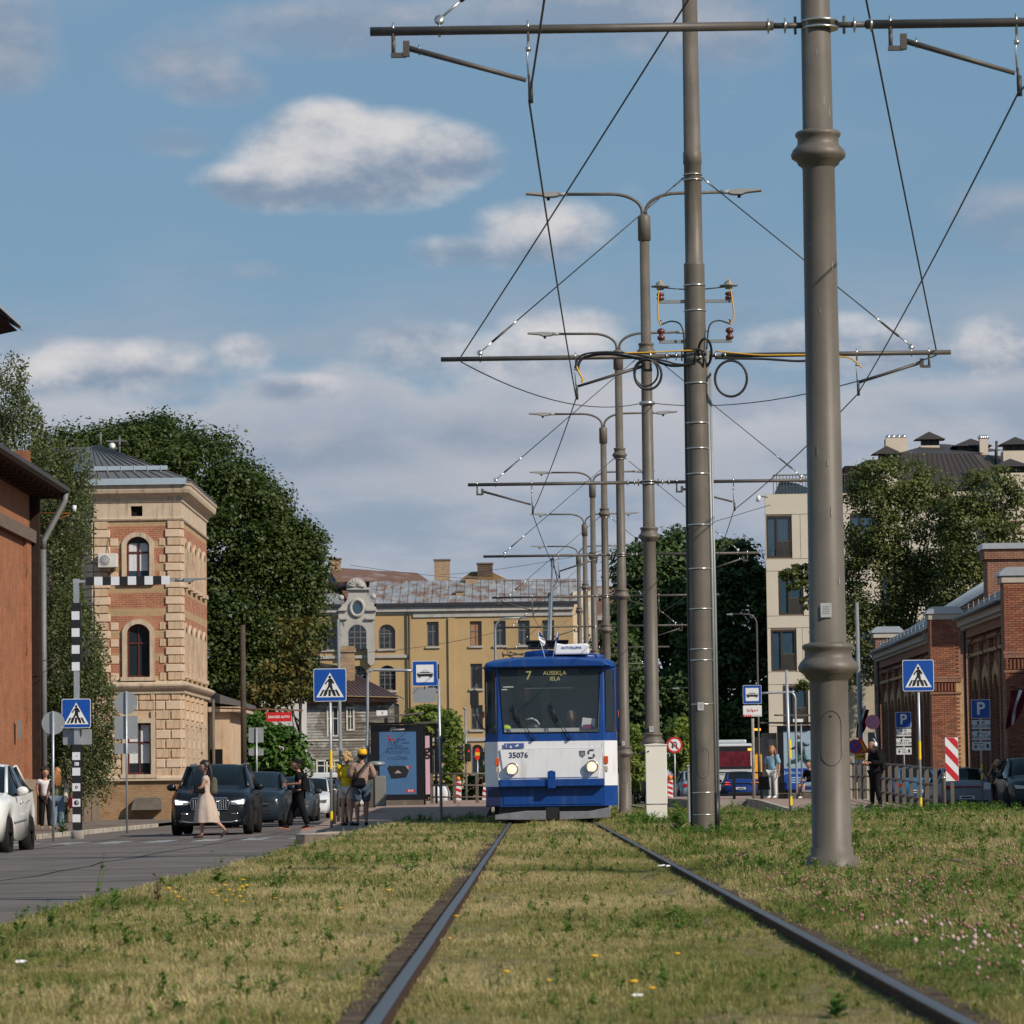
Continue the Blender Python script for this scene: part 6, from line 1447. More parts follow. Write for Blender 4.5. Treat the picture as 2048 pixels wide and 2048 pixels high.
for k in range(4):
 zz0 = za + .02 + step*(k-.0)*.98
 pts = [(-hw+.005, zz0+.25-.0), (-hw+.005, zz0+.25-.0+step*.47), (hw-.005, zz0+step*.47-.10), (hw-.005, zz0-.10)]
 def clipz(pts, lo, hi):
  def cl(P, inside, inter):
   out = []
   for i in range(len(P)):
    a, c = P[i-1], P[i]
    if inside(c):
     if not inside(a): out.append(inter(a, c))
     out.append(c)
    elif inside(a): out.append(inter(a, c))
   return out
  f = lambda zz: (lambda a, c: (a[0]+(c[0]-a[0])*(zz-a[1])/(c[1]-a[1]), zz))
  P = cl(pts, lambda p: p[1] >= lo, f(lo)); return cl(P, lambda p: p[1] <= hi, f(hi)) if P else P
 pts = clipz(pts, za+.005, zb_-.005)
 if len(pts) > 2: MB().use(RED).prism(pts, -.064, -.0605).build('red_stripe', parent=p)
def bollard(x, y, z, h, r, label, grp, mat=PGREY):
 t = thing('bollard', label, 'bollard', (x,y,z), 0, grp)
 MB().use(mat, True).lathe([(r,-.2),(r,h-.1),(r*.95,h-.03),(r*.6,h),(0,h+.01)], 14).build('post', parent=t)
 MB().use(STEEL, True).lathe([(r+.001,h-.15),(r+.004,h-.15),(r+.004,h-.10),(r+.001,h-.10)], 14).build('reflective_ring', parent=t)
for i, (px, lab) in enumerate(((1852,'right bollard closest to the crossing sign post'),(1871,'middle one of three grey bollards beside the red striped board'),(1889,'bollard directly left of the red striped board'))):
 g = at(px, 1634-(i*2), 92+i*1.2); bollard(g.x, g.y, g.z, 1.06, .052, lab, 'grey bollards at the right roadside')
for i, (px, Y, lab) in enumerate(((669,86,'first dark bollard right of the yellow-banded post'),(677.5,88,'second dark bollard, thin gap behind the lamp pole'),(686,85,'third dark bollard in front of the street lamp pole'),(694,86.5,'dark bollard beside the woman in yellow'))):
 g = at(px, 1656-(i % 2), Y); bollard(g.x, g.y, g.z, 1.0, .042, lab, 'dark bollards at the left stop', DGREY)
g = at(752,1615,97); t = thing('litter_bin', 'grey litter bin with a domed lid beside the advertising panel', 'bin', (g.x,97,g.z))
MB().use(PGREY, True).bx((-.12,0,.5),(.22,.36,1.0)).build('body', parent=t, bevel=.02); MB().use(mk('bin_grey', (.20,.19,.165), .6)).bx((.12,-.05,.42),(.28,.34,.78)).build('container', parent=t, bevel=.015)
MB().use(PGREY).bx((.0,.05,.92),(.10,.12,.25)).use(GALV2, True).lathe([(.0,1.07),(.22,1.08),(.24,1.12),(.20,1.17),(.1,1.19),(0,1.195)], 18, (.02,0,0)).build('lid', parent=t)
def street_lamp(px, base, Y, top, ax_, label, r=.06, arm=True, side=1, gm=None):
 gm = gm or GALV2
 g = at(px, base, Y); t = thing('street_lamp', label, 'street lamp', (g.x,Y,g.z)); H = ZA(px, top, Y)-g.z
 if arm:
  L = abs(XA(ax_, top, Y)-g.x)*side; MB().use(gm, True).tube([(0,0,-.1),(0,0,1.2),(0,0,1.25),(0,0,H-.6)]+[(side*(.5-.5*cos(a)),0,H-.5+.5*sin(a)) for a in np.linspace(.1,pi/2,6)]+[(L*.85,0,H+.02)], [r*1.5,r*1.5,r,r]+[r*.8]*7, 8).build('pole', parent=t)
  MB().use(GALV2).prism([(L*.8,H-.05),(L,H-.02),(L*1.0,H+.03),(L*.8,H+.06)], -.1,.1).build('lamp_head', parent=t)
 else:
  MB().use(GALV2, True).tube([(0,0,-.1),(0,0,1.25),(0,0,1.27),(-.03,0,H)], [r*2.0,r*2.0,r,r*.8], 8).build('pole', parent=t)
 return t
street_lamp(683,1655,92,1238,0,'tall grey lamp pole rising behind the dark bollards',.045,False)
street_lamp(994,1560,170,1237,1056,'grey street lamp with arm reaching right behind the tram roof',.06)
street_lamp(1519,1560,190,1228,1453,'slim grey street lamp with arm reaching left before the dark trees',.05,True,-1,DGREY)
street_lamp(1415,1560,200,1376,1345,'small grey lamp arm curving left at the banded pole',.05,True,-1,DGREY)
street_lamp(1722,1560,165,1205,0,'plain grey pole in front of the lime trees beside the nearest pole',.10,False)
g = at(488,1560,150); t = thing('utility_pole', 'weathered brown wooden pole under the maple crown', 'pole', (g.x,150,g.z)); MB().use(mk('old_wood', (.075,.062,.05), .9, var=.25), True).tube([(0,0,-.2),(0,0,ZA(488,1250,150)-g.z)], [.13,.10], 10).build('post', parent=t)
g = at(512,1560,150)
A = at(430,1416,146); B_ = at(606,1421,146)
t = thing('warning_banner', 'red banner reading SARGIES AUTO hung on a rusty cross bar', 'sign', tuple(at(558,1434,146)))
lp = Vector(t.location); MB().use(mk('rusty_bar', (.16,.07,.05), .7, .2), True).tube([A-lp, B_-lp], .035, 6).build('cross_bar', parent=t)
MB().use(RED).bx((0,-.05,0),(50/51.4,.03,.36)).build('banner_board', parent=t); text('SARGIES AUTO', .125, WHITE, t, (0,-.07,0), bold=.004)
ADF = mk('shelter_black', (.008,.008,.010), .25, var=0)
def ad_panel(parent, x0, x1, z0, z1, y, face, inset=(.1,.1,.14,.1)):
 p = MB().use(ADF).box(x0,x1,y,y+.14,z0,z1).build('ad_panel', parent=parent, bevel=.012)
 a, c, e, g_ = x0+inset[0], x1-inset[1], z0+inset[3], z1-inset[2]
 s = MB().use(face).box(a, c, y-.006, y-.001, e, g_).build('poster', parent=p); return p, (a, c, e, g_)
PBLUE = mk('poster_blue', (.06,.14,.28), .3, var=.12, scale=1.2);
sy = 110.0; g = at(790,1612,sy); t = thing('tram_shelter', 'black-framed tram shelter with a glowing blue poster left of the tram', 'shelter', (0,0,0))
k = F/sy
X0, X1 = XA(741,1500,sy), XA(846,1500,sy); Z1_ = ZA(790,1450,sy); Z0_ = ZA(790,1600,sy)
p, (a, c, e, f_) = ad_panel(t, X0, X1, Z0_, Z1_, sy, PBLUE, (.26,.20,.20,.16))
MB().use(PGREY).box(X0+.0, X1, sy+.0, sy+.14, Z0_-.22, Z0_-.005).build('base_plinth', parent=t)
text('JCDecaux', .10, WHITE, p, ((a+c)/2, sy-.004, f_+.085), ext=.003, bold=.002)
NAVY = mk('poster_navy', (.02,.05,.13), .5, var=0)
wd = c-a; mx = (a+c)/2; hh = f_-e; yv = sy-.009
MB().use(mk('poster_red', (.40,.02,.04), .5, var=0)).bx((a+wd*.27,yv,e+hh*.91),(.05,.004,.16)).bx((a+wd*.34,yv,e+hh*.875),(.16,.004,.05)).build('poster_mark', parent=p)
MB().use(mk('poster_red', (0,0,0))).bx((a+wd*.84,yv,e+hh*.055),(wd*.26,.004,hh*.05)).build('red_tag', parent=p)
text('RIMI♥' if False else 'RIMI', .09, WHITE, p, (a+wd*.84,yv-.004,e+hh*.055))
for s_, zf, sz, xo in (('APMAIŅAI', .875, .06, .1),('15 €*', .82, .15, -.12),('vērtībā', .82, .07, .22),('UN IEGŪSTI', .775, .05, 0),('KAMPAŅAS', .73, .125, 0),('PRODUKTUS', .67, .125, 0),('=', .62, .08, 0),('3 UZLĪMES', .575, .125, 0)):
 text(s_, sz*k/68*.98, NAVY, p, (mx+xo*wd, yv, e+hh*zf))
rq = random.Random(2)
b = MB()
for i in range(14):
 cxq, czq = mx+rq.uniform(-.28,.28)*wd, e+hh*rq.uniform(.26,.44); an = rq.uniform(-.5,.5); w2 = rq.uniform(.08,.2)*wd; h2 = rq.uniform(.03,.07)*hh
 col = (SBLACK, SBLACK, NAVY, mk('poster_red', (0,0,0)), mk('poster_teal', (.03,.14,.22), .5, var=0), mk('poster_tan', (.35,.3,.28), .5, var=0))[i % 6]
 b.use(col).bx((cxq, yv-.001*i*.3, czq), (w2,.0018,h2), Matrix.Rotation(an,3,'Y'))
b.use(SBLACK).prism([(mx-.27*wd,e+hh*.40),(mx-.12*wd,e+hh*.46),(mx+.2*wd,e+hh*.455),(mx+.3*wd,e+hh*.38),(mx+.22*wd,e+hh*.27),(mx-.18*wd,e+hh*.27)], yv-.009, yv-.006).use(mk('poster_tan',(0,0,0))).prism([(mx-.1*wd,e+hh*.34),(mx,e+hh*.39),(mx+.1*wd,e+hh*.34)], yv-.012, yv-.010)
b.build('poster_picture', parent=p)
rf = mk('shelter_roof', (.10,.09,.085), .5, var=.1)
def slab(p4, th, mat, nm, parent):
 b = MB().use(mat); v = [b.V(q) for q in p4]+[b.V(Vector(q)+Vector((0,0,th))) for q in p4]
 for q in ((3,2,1,0),(4,5,6,7),(0,1,5,4),(1,2,6,5),(2,3,7,6),(3,0,4,7)): b.F([v[i] for i in q])
 b.build(nm, parent=parent)
slab([at(733,1440,109.6),at(848,1427,109.6),at(848,1427,113),at(733,1440,113)], .05, rf, 'roof', t)
slab([at(736,1450,110.6),at(877,1446,110.6),at(877,1446,117.5),at(736,1452,117.5)], .05, rf, 'roof', t)
for px, Y in ((738,109.9),(849,110.4),(738,117),(873,117)): g_ = at(px,1610,Y); MB().use(ADF).box(g_.x-.04,g_.x+.04,Y-.04,Y+.04,.1,ZA(px,1448,Y)).build('post', parent=t)
MB().use(PGREY, True).tube([(X0-.08,109.9,ZA(735,1500,110)),(X0-.05,109.9,Z1_+.1)],.05,6).build('upright', parent=t)
X0b, X1b = XA(838,1500,118), XA(865,1500,118)
p, (a, c, e, f_) = ad_panel(t, X0b, X1b, ZA(850,1595,118), ZA(850,1464,118), 118, mk('poster_pink', (.62,.40,.50), .4, var=.04), (.04,.09,.12,.10))
text('g', .50, SBLACK, p, (a+.22,117.985,e+(f_-e)*.75), bold=.01)
MB().use(WHITE).bx((XA(764,1426,116),116,ZA(764,1426,116)),(.34,.02,.16)).build('route_board', parent=t)
text('20' if False else '2', .1, SBLACK, t, (XA(765,1426,116),115.98,ZA(764,1426,116)))
sy = 122.0; t = thing('tram_shelter', 'black tram shelter with a running-figure advert on the right platform', 'shelter')
X0, X1 = XA(1555,1500,sy), XA(1655,1500,sy); Z1_ = ZA(1600,1451,sy); Z0_ = ZA(1600,1586,sy)
p, (a, c, e, f_) = ad_panel(t, X0, X1, Z0_, Z1_, sy, mk('poster_sky', (.30,.42,.52), .35, var=.12, scale=1), (.2,.2,.18,.12))
MB().use(mk('poster_royal', (.01,.06,.36), .4, var=.05)).box(a, c, sy-.012, sy-.008, e, e+(f_-e)*.36).build('poster_band', parent=p)
text('Jauna sezona. Atrodi savu.' if False else 'Jau šodien. Vienmēr', .15, mk('poster_lightblue', (.4,.6,.8), .5, var=0), p, ((a+c)/2,sy-.014,e+(f_-e)*.29)); text('BLINK', .16, mk('poster_lightblue', (0,0,0)), p, (a+.35,sy-.014,e+(f_-e)*.08)) if False else None
for i in range(3): MB().use(mk('poster_lightblue', (0,0,0))).bx((a+.45-.06*i,sy-.014,e+(f_-e)*(.2-.04*i)),(.6-.12*i,.002,.03)).build('print_line', parent=p)
RUN = mk('runner_green', (.02,.10,.09), .5, var=0); hh = f_-e; wd = c-a
def lw(pts, w, m_, nm):
 b = MB().use(m_, True); b.tube([(a+x*wd, sy-.012, e+z*hh) for x, z in pts], w, 6).build(nm, parent=p)
lw([(.42,.82),(.47,.66),(.50,.58)], [.10,.14,.10], mk('runner_dark',(.03,.05,.06),.5,var=0), 'figure_torso'); lw([(.50,.60),(.62,.48),(.72,.38)], [.10,.07,.04], RUN, 'figure_leg'); lw([(.48,.60),(.36,.50),(.16,.47),(.10,.42)], [.10,.08,.05,.03], RUN, 'figure_leg'); lw([(.47,.80),(.60,.76),(.68,.77)], [.06,.04,.03], mk('runner_dark',(0,0,0)), 'figure_arm'); lw([(.42,.78),(.30,.72),(.22,.70)], [.06,.04,.03], mk('runner_dark',(0,0,0)), 'figure_arm')
lw([(.41,.89),(.42,.93)], [.07,.06], mk('runner_skin',(.25,.15,.11),.5,var=0), 'figure_head')
slab([at(1548,1432,121.5),at(1650,1432,121.5),at(1650,1432,126),at(1548,1432,126)], .05, rf, 'roof', t); slab([at(1521,1447,122),at(1640,1449,122),at(1640,1447,128),at(1521,1447,128)], .05, rf, 'roof', t)
MB().use(PGREY).box(X0, X1, sy, sy+.14, .2, Z0_-.005).build('base_plinth', parent=t)
MB().use(mk('info_case', (.25,.25,.24), .5)).box(XA(1524,1500,123.5), XA(1554,1500,123.5), 123.5, 123.62, ZA(1540,1592,123.5), ZA(1540,1466,123.5)).use(mk('info_paper', (.5,.52,.52), .5, var=.1)).box(XA(1538,1500,123.5), XA(1552,1500,123.5), 123.46, 123.495, ZA(1540,1520,123.5), ZA(1540,1478,123.5)).build('timetable_case', parent=t)
MB().use(GALV2, True).tube([at(1604,1590,120.8),at(1602,1448,120.8)], .03, 6).build('post', parent=t); MB().use(GALV2).box(XA(1604,1590,120.8),XA(1640,1590,120.8),120.7,121.3,.42,.48).build('bench', parent=t)
MB().use(WHITE).bx((XA(1596,1441,121.3),121.3,ZA(1596,1441,121.3)),(.33,.03,.1)).build('name_plate', parent=t)
CABW = mk('cabinet_cream', (.74,.69,.62), .6, var=.05, scale=1.5, streak=(.62,.57,.5), strs=(3,3,.4))
def cabinet(pxa, pxb, pt, pb, Y, mat, label, base=None, dpt=.35, sec='door_line'):
 A, B_ = at(pxa,pb,Y), at(pxb,pt,Y); t = thing('electric_cabinet', label, 'cabinet', ((A.x+B_.x)/2, Y, A.z)); w = B_.x-A.x; h = B_.z-A.z
 hb = base or h*.02
 MB().use(mat).bx((0,dpt/2,(h+hb)/2),(w,dpt,h-hb-.01)).build('body', parent=t, bevel=.01)
 MB().use(mat).bx((0,dpt/2+.01,hb/2-.1),(w-.01,dpt-.02,hb+.19)).build('base', parent=t)
 MB().use(mat).prism([(-w/2-.012,h-.006),(w/2+.012,h-.006),(w/2+.012,h+.015),(0,h+.035),(-w/2-.012,h+.015)], -.015, dpt+.01).build('lid', parent=t)
 MB().use(SBLACK).bx((-w/2+.055,-.012,h*.92),(.025,.012,.02)).build('lock', parent=t); return t
t = cabinet(1293,1333,1490,1640,68,CABW,'tall cream white cabinet standing in front of the third pole', .28, .30)
MB().use(DGREY, True).tube([(-.24,.12,1.18),(-.24,.12,1.23)], .05, 8).tube([(-.22,.1,.7),(-.24,.1,.45)], .05, 8).build('cable_boot', parent=t)
cabinet(1377,1392,1532,1648,60,mk('cabinet_grey', (.33,.34,.33), .5, var=.08),'narrow grey cabinet tucked against the left side of the banded pole', dpt=.25)
cabinet(1236,1262,1548,1612,100,mk('cabinet_grey', (0,0,0)),'low grey cabinet behind the fourth pole beside the tram')
cabinet(1410,1416,1560,1655,54,BLACK,'narrow black cable box against the right foot of the banded pole', dpt=.1)
def railing(label, pts, h, n, flat=.10, cat='railing'):
 t = thing('railing', label, 'railing', (0,0,0)); P_ = [Vector(p) for p in pts]
 def along(u):
  tot = [0];
  for a, c in zip(P_[:-1], P_[1:]): tot.append(tot[-1]+(c-a).length)
  s = u*tot[-1]
  for i in range(len(P_)-1):
   if s <= tot[i+1]+1e-6: return P_[i].lerp(P_[i+1], (s-tot[i])/(tot[i+1]-tot[i]))
  return P_[-1]
 me = MB().use(PGREY).bx((0,0,h/2),(flat,.03,h)).mesh('post')
 for k in range(n): inst(me, 'post', t, along(k/(n-1)))
 for z in (h-.02, h*.62, h*.26): MB().use(PGREY, True).tube([p+Vector((0,0,z)) for p in P_], .028, 6).build('rail', parent=t)
 return t
railing('grey railing sloping down along the right platform ramp beside the person in black', [(9.42,118,.22),(9.42,107,.22),(9.42,96,.08),(9.42,90.5,-.02),(9.42,88.2,-.05)], 1.05, 17)
railing('grey railing across the far end behind the blue car, left of the right shelter', [at(1413,1605,124),at(1524,1605,124)], 1.0, 3)
railing('grey railing behind the left platform between the shelter and the tram', [at(864,1611,116),at(1000,1611,116)], 1.0, 4)
def barrier(px, base, top, w, Y, label, lamp=True, lean=0):
 g = at(px, base, Y); t = thing('warning_beacon', label, 'barrier', (g.x,Y,g.z), 0, 'striped road-work beacons'); h = ZA(px, top, Y)-g.z; k = F/Y; ww = w/k
 b = MB().use(WHITE).prism([(-ww/2,0.02),(ww/2,0.02),(ww/2+lean,h),(-ww/2+lean,h)], -.03, .0); b.build('board', parent=t)
 n = 4
 for i in range(n):
  z0 = h*(i+.1)/n; lx = lean*z0/h
  MB().use(RED).prism([(-ww/2+lx+.01,z0+h*.08),(-ww/2+lx+.01,z0+h*.2),(ww/2+lx-.01,min(h-.01,z0+h*.11)),(ww/2+lx-.01,max(.02,z0-h*.01))], -.036, -.031).build('red_stripe', parent=t)
 MB().use(RUBBER).bx((0,0,.03),(ww*1.6,.5,.06)).build('foot', parent=t)
 if lamp: MB().use(ORNG, True).lathe([(.03,h),(.09,h+.02),(.10,h+.12),(.07,h+.2),(0,h+.21)], 12, (lean,0,0)).build('lamp', parent=t)
barrier(896,1610,1569,10,180,'striped road-work beacon, left of the pair, no lamp', False, -.12)
barrier(917,1610,1562,12,176,'striped beacon with orange lamp seen through the railing left of the tram')
barrier(969,1608,1567,11,178,'striped beacon partly hidden behind the left side of the tram', False, .1)
barrier(1341,1601,1560,11,150,'striped beacon with orange lamp left of the no-U-turn post')
for px, lab in ((872,'white construction sack left of the grey post'),(889,'white construction sack right of the grey post')):
 g = at(px,1611,172); o = MB().use(mk('white_sack', (.62,.62,.62), .9, var=.12, scale=3, bump=.6, bs=6), True).ball((0,0,.4),(.27,.25,.52),12,8).build('sack'); o.location = g; tag(o, lab, 'sack')
g = at(933,1600,150); t = thing('traffic_light', 'black three-lamp traffic light on a slim pole left of the tram', 'traffic light', (g.x,150,g.z))
post(t, -.2, ZA(931,1420,150)-g.z, .045, GALV2); z = ZA(935,1505,150)-g.z
MB().use(BLACK).bx((.08,-.05,z),(.26,.2,.72)).build('housing', parent=t, bevel=.05)
for i in range(3):
 MB().use(BLACK, True).tube([(-.12,-.1,z+.22-.22*i),(-.34,-.16,z+.20-.22*i)], [.09,.07], 8).build('visor', parent=t)
MB().use(mk('red_lamp', (.5,.02,.03), .4, emit=.6), True).ball((.11,-.15,z+.05), .045, 8, 6).build('red_lens', parent=t)
MB().use(SBACK).prism([(-.07,z+.9),(.07,z+.9),(.0,z+.5)], -.06,-.05).build('arrow_plate', parent=t); MB().use(GALV2, True).ball((-.02,0,ZA(931,1417,150)-g.z),.07,8,6).build('detector', parent=t)
g = at(956,1600,170); t = thing('no_entry_sign', 'narrow turned no entry sign, red with yellow bar, left of the tram', 'sign', (g.x,170,g.z)); post(t,-.2,ZA(956,1506,170)-g.z,.03)
z = ZA(956,1508,170)-g.z
MB().use(mk('signal_red', (.75,.03,.015), .4, var=0)).prism([(.115*cos(a),z+.29*sin(a)) for a in np.linspace(0,2*pi,24)[:-1]], -.06,-.05).use(mk('signal_yellow', (.85,.5,.02), .4, var=0)).bx((0,-.065,z),(.20,.006,.14)).build('sign_plate', parent=t)
g = at(1712,1605,135); t = thing('no_stopping_sign', 'blue and red no stopping sign with yellow arrow plate beside the nearest pole', 'sign', (g.x,135,g.z)); post(t,-.2,ZA(1712,1482,135)-g.z,.03)
z = ZA(1711,1493,135)-g.z
MB().use(RED).prism(circ(0,z,.26), -.05,-.04).use(BLUE).prism(circ(0,z,.20), -.054,-.0505).use(RED).bx((0,-.057,z),(.40,.004,.05),Matrix.Rotation(.78,3,'Y')).bx((0,-.0595,z),(.40,.003,.05),Matrix.Rotation(-.78,3,'Y')).build('sign_plate', parent=t)
x = XA(1721,1513,135)-g.x; z = ZA(1721,1513,135)-g.z
MB().use(mk('road_orange', (.75,.34,.01), .5, var=.05)).bx((x,-.05,z),(.36,.012,.22)).use(SBLACK).bx((x-.02,-.058,z),(.2,.003,.03)).prism([(x+.07,z-.05),(x+.07,z+.05),(x+.15,z)], -.06,-.0565).build('arrow_plate', parent=t)
MB().use(mk('road_orange', (0,0,0))).bx((0,.0,.35),(.06,.06,.4)).build('marker', parent=t)
g = at(1724,1603,138); t = thing('road_works_sign', 'yellow road works triangle half hidden beside the no stopping sign', 'sign', (g.x,138,g.z)); post(t,-.2,ZA(1724,1490,138)-g.z,.03)
z = ZA(1720,1492,138)-g.z; MB().use(RED).prism([(-.35,z-.26),(.33,z-.26),(0,z+.36)], -.03,-.02).use(mk('road_orange',(0,0,0))).prism([(-.24,z-.19),(.23,z-.19),(0,z+.22)], -.034,-.0305).use(SBLACK).prism([(-.09,z-.15),(.1,z-.15),(.03,z-.03),(.0,z+.05),(-.04,z-.02)], -.038,-.0345).build('sign_plate', parent=t)
g = at(1748,1600,150); t = thing('no_stopping_sign', 'shaded purple no stopping sign on a slanting post above the person in black', 'sign', (g.x,150,g.z)); z = ZA(1748,1444,150)-g.z
MB().use(GALV2, True).tube([(.25,0,-.2),(.2,0,z-1.2),(0.05,0,z-.2)], .025, 6).build('post', parent=t)
MB().use(mk('dark_purple_sign', (.10,.02,.05), .5, var=.1)).prism(circ(0,z,.29), -.05,-.04).use(mk('dark_blue_sign', (.03,.03,.09), .5)).prism(circ(0,z,.21), -.054,-.0505).use(mk('dark_purple_sign',(0,0,0))).bx((0,-.057,z),(.42,.004,.055),Matrix.Rotation(.78,3,'Y')).bx((0,-.0595,z),(.42,.003,.055),Matrix.Rotation(-.78,3,'Y')).build('sign_plate', parent=t)  # back-lit sign: its shade is put into the darkened red and blue
def flag(px, py, Y, w, h, label, lean):
 q = at(px, py, Y); t = thing('flag', label, 'flag', tuple(q)); D1 = mk('flag_crimson', (.10,.012,.018), .8, var=.1); D2 = mk('flag_white', (.55,.53,.50), .8, var=.05)
 n = 10
 for j, (u0, u1, m_) in enumerate(((0,.4,D1),(.4,.6,D2),(.6,1,D1))):
  b = MB().use(m_, True)
  for i in range(n):
   t0, t1 = i/n, (i+1)/n
   P_ = lambda u, v: (w*(u-.5)*(1-.35*v)+lean*v + .03*sin(6*v+4*u), .10*sin(5*u+7*v), -h*v*(1-.25*u))
   b.poly([P_(u0,t1),P_(u1,t1),P_(u1,t0),P_(u0,t0)])
  b.build('stripe', parent=t)
 MB().use(BLACK, True).tube([(-w*.55,0,.12),(w*.5,.5,.0)], .015, 6).build('staff', parent=t)
flag(1727,1420,165,.55,1.25,'dark crimson-white-crimson flag hanging by the beige building', -.15)
flag(2040,1380,124,.6,1.3,'dark crimson-white-crimson flag hanging from the warehouse at the right edge', -.3)
TB = mk('tram_blue', (.004,.046,.22), .38, var=.14, scale=2.5, spec=.35, streak=(.03,.065,.20), strs=(7,7,.8))
TBD = mk('tram_blue_dark', (.012,.020,.075), .35, var=.1)
TWH = mk('tram_white', (.70,.70,.72), .3, var=.04, scale=1.5, coat=.2, streak=(.55,.54,.52), strs=(5,5,.7))
TGL = mk_glass('tram_glass', (.085,.115,.135), .03, .26)  # pale base colour stands in for reflected haze on the glass
HOUSE = mk('interior_grey', (.32,.31,.29), .8, var=.1); NAVYT = mk('navy_lettering', (.015,.02,.10), .5, var=0)
tr = thing('tram', 'blue and white tram number 35076 with lit headlights approaching on the near track', 'tram', (TX, 71.2, 0))
def tz(cy_): return (1765-cy_)/483.0
def tx(cx_): return (cx_-762)/483.0
L = 14.6
def body_ring(y, z0, z1, hw, ch=.0): return None
def plan(s, off=0.0, frontw=1.0, dep=.30, hw=1.25):   # outline anticlockwise seen from above, front at y=0
 return [(-frontw-off, -off), (frontw+off, -off), (hw+off, dep-off*.3), (hw+off, L-dep), (frontw, L+off), (-frontw, L+off), (-hw-off, L-dep), (-hw-off, dep-off*.3)]
def band(z0, z1, mat, off0=0, off1=None, nm='body_band', yo0=0.0, yo1=0.0, front=True, parent=tr):
 off1 = off0 if off1 is None else off1; b = MB().use(mat); A = plan(0, off0); B_ = plan(0, off1); n = len(A)
 ra = [b.V((x, y + (yo0 if i in (0,1) else yo0*.5 if i in (2,7) else 0), z0)) for i, (x, y) in enumerate(A)]; rb_ = [b.V((x, y + (yo1 if i in (0,1) else yo1*.5 if i in (2,7) else 0), z1)) for i, (x, y) in enumerate(B_)]
 for i in range(n):
  if not front and i in (0, 1, 7): continue
  j = (i+1) % n; b.F((ra[i], ra[j], rb_[j], rb_[i]))
 return b.build(nm, parent=parent)
band(.30, .68, TB, -.0, 0, 'skirt')
band(.68, 1.53, TWH, .012, .012, 'white_band', .0, .03)
zw0, zw1, zr = 1.53, 2.94, 3.08
sl = .16       # windscreen rake
def front_pt(x, z):  # point on the raked front for |x|<=1
 return (x, .0 + .03 + (z-1.53)/(2.94-1.53)*sl, z)
b = MB().use(TB)
def fq(b, x0, x1, z0, z1): b.poly([front_pt(x0,z0), front_pt(x1,z0), front_pt(x1,z1), front_pt(x0,z1)])
wz0, wz1 = 1.70, 2.925
fq(b, -1.0, 1.0, 1.53, wz0)
b.poly([front_pt(-1.0,wz0), front_pt(-.885,wz0), front_pt(-.975,wz1), front_pt(-1.0,wz1)]); b.poly([front_pt(.90,wz0), front_pt(1.0,wz0), front_pt(1.0,wz1), front_pt(.955,wz1)]); fq(b, -1.0, 1.0, wz1, 2.96)
b.build('front_frame', parent=tr)
for s in (-1, 1):
 def cp(u, z):  # u 0 at front corner, 1 at side
  f = front_pt(1.0, z); return (s*(1.0+.25*u), f[1]*(1-u)+.30*u, z)
 b = MB().use(TB)
 def cq(u0,u1,z0,z1,b=b,mt=None):
  q = [cp(u0,z0),cp(u1,z0),cp(u1,z1),cp(u0,z1)]; b.poly(q if s > 0 else q[::-1])
 cq(0,1,1.53,1.70); cq(0,.16,1.70,2.88); cq(.86,1,1.70,2.88); cq(0,1,2.88,2.96); b.build('corner_pillar', parent=tr)
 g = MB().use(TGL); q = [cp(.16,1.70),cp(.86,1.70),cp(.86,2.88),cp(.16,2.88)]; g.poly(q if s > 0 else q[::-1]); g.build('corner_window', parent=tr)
 g = MB().use(BLACK, True).tube([cp(.16,1.70),cp(.86,1.70),cp(.86,2.88),cp(.16,2.88),cp(.16,1.70)], .014, 5, False).build('window_rubber', parent=tr)
 W_ = Wall((s*1.25, .30, 0), (0,1,0), (s,0,0)); LS = L-.6
 wo = [(.5+1.55*k, 1.75+1.55*k, 1.72, 2.72, 0) for k in range(8)]
 b = MB().use(TB); W_.face(b, LS, 2.96-1.53, wo, .03, 1.53); b.build('side_wall', parent=tr)
 for o in wo:
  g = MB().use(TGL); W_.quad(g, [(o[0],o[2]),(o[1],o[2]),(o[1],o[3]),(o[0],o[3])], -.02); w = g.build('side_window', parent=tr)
  g = MB().use(BLACK); W_.block(g, o[0], o[1], 2.33, 2.36, -.018, .0); g.build('window_bar', parent=w)
band(1.53, 2.96, TB, 0, 0, 'rear_wall', front=False)
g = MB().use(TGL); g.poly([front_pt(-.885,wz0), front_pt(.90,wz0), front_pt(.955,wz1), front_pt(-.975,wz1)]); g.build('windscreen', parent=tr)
MB().use(BLACK, True).tube([Vector(front_pt(*q))+Vector((0,-.012,0)) for q in ((-.885,wz0),(.90,wz0),(.955,wz1),(-.975,wz1),(-.885,wz0))], .014, 6, False).build('windscreen_rubber', parent=tr)
def roof_ring(y, hw, zb, zt_, n=12):
 return [(hw*sin(a)*1.0, y, zb+(zt_-zb)*max(0,cos(a))**.55) for a in np.linspace(-pi/2, pi/2, n+1)]
b = MB().use(TB, True)
b.loft([roof_ring(-.0+.12, 1.0, 2.93, 2.99), roof_ring(.14, 1.12, 2.93, 3.03), roof_ring(.30, 1.27, 2.93, 3.10), roof_ring(.75, 1.27, 2.94, 3.17), roof_ring(L-.3, 1.27, 2.94, 3.17), roof_ring(L, 1.0, 2.94, 3.0)], True, True); b.build('roof', parent=tr)
MB().use(TB).prism([(-1.14,2.945),(-1.0,2.94),(1.02,2.94),(1.16,2.945),(1.02,3.03),(.55,3.09),(-.5,3.10),(-1.02,3.03)], .0, .32, 'y').build('roof_visor', parent=tr, bevel=.02)
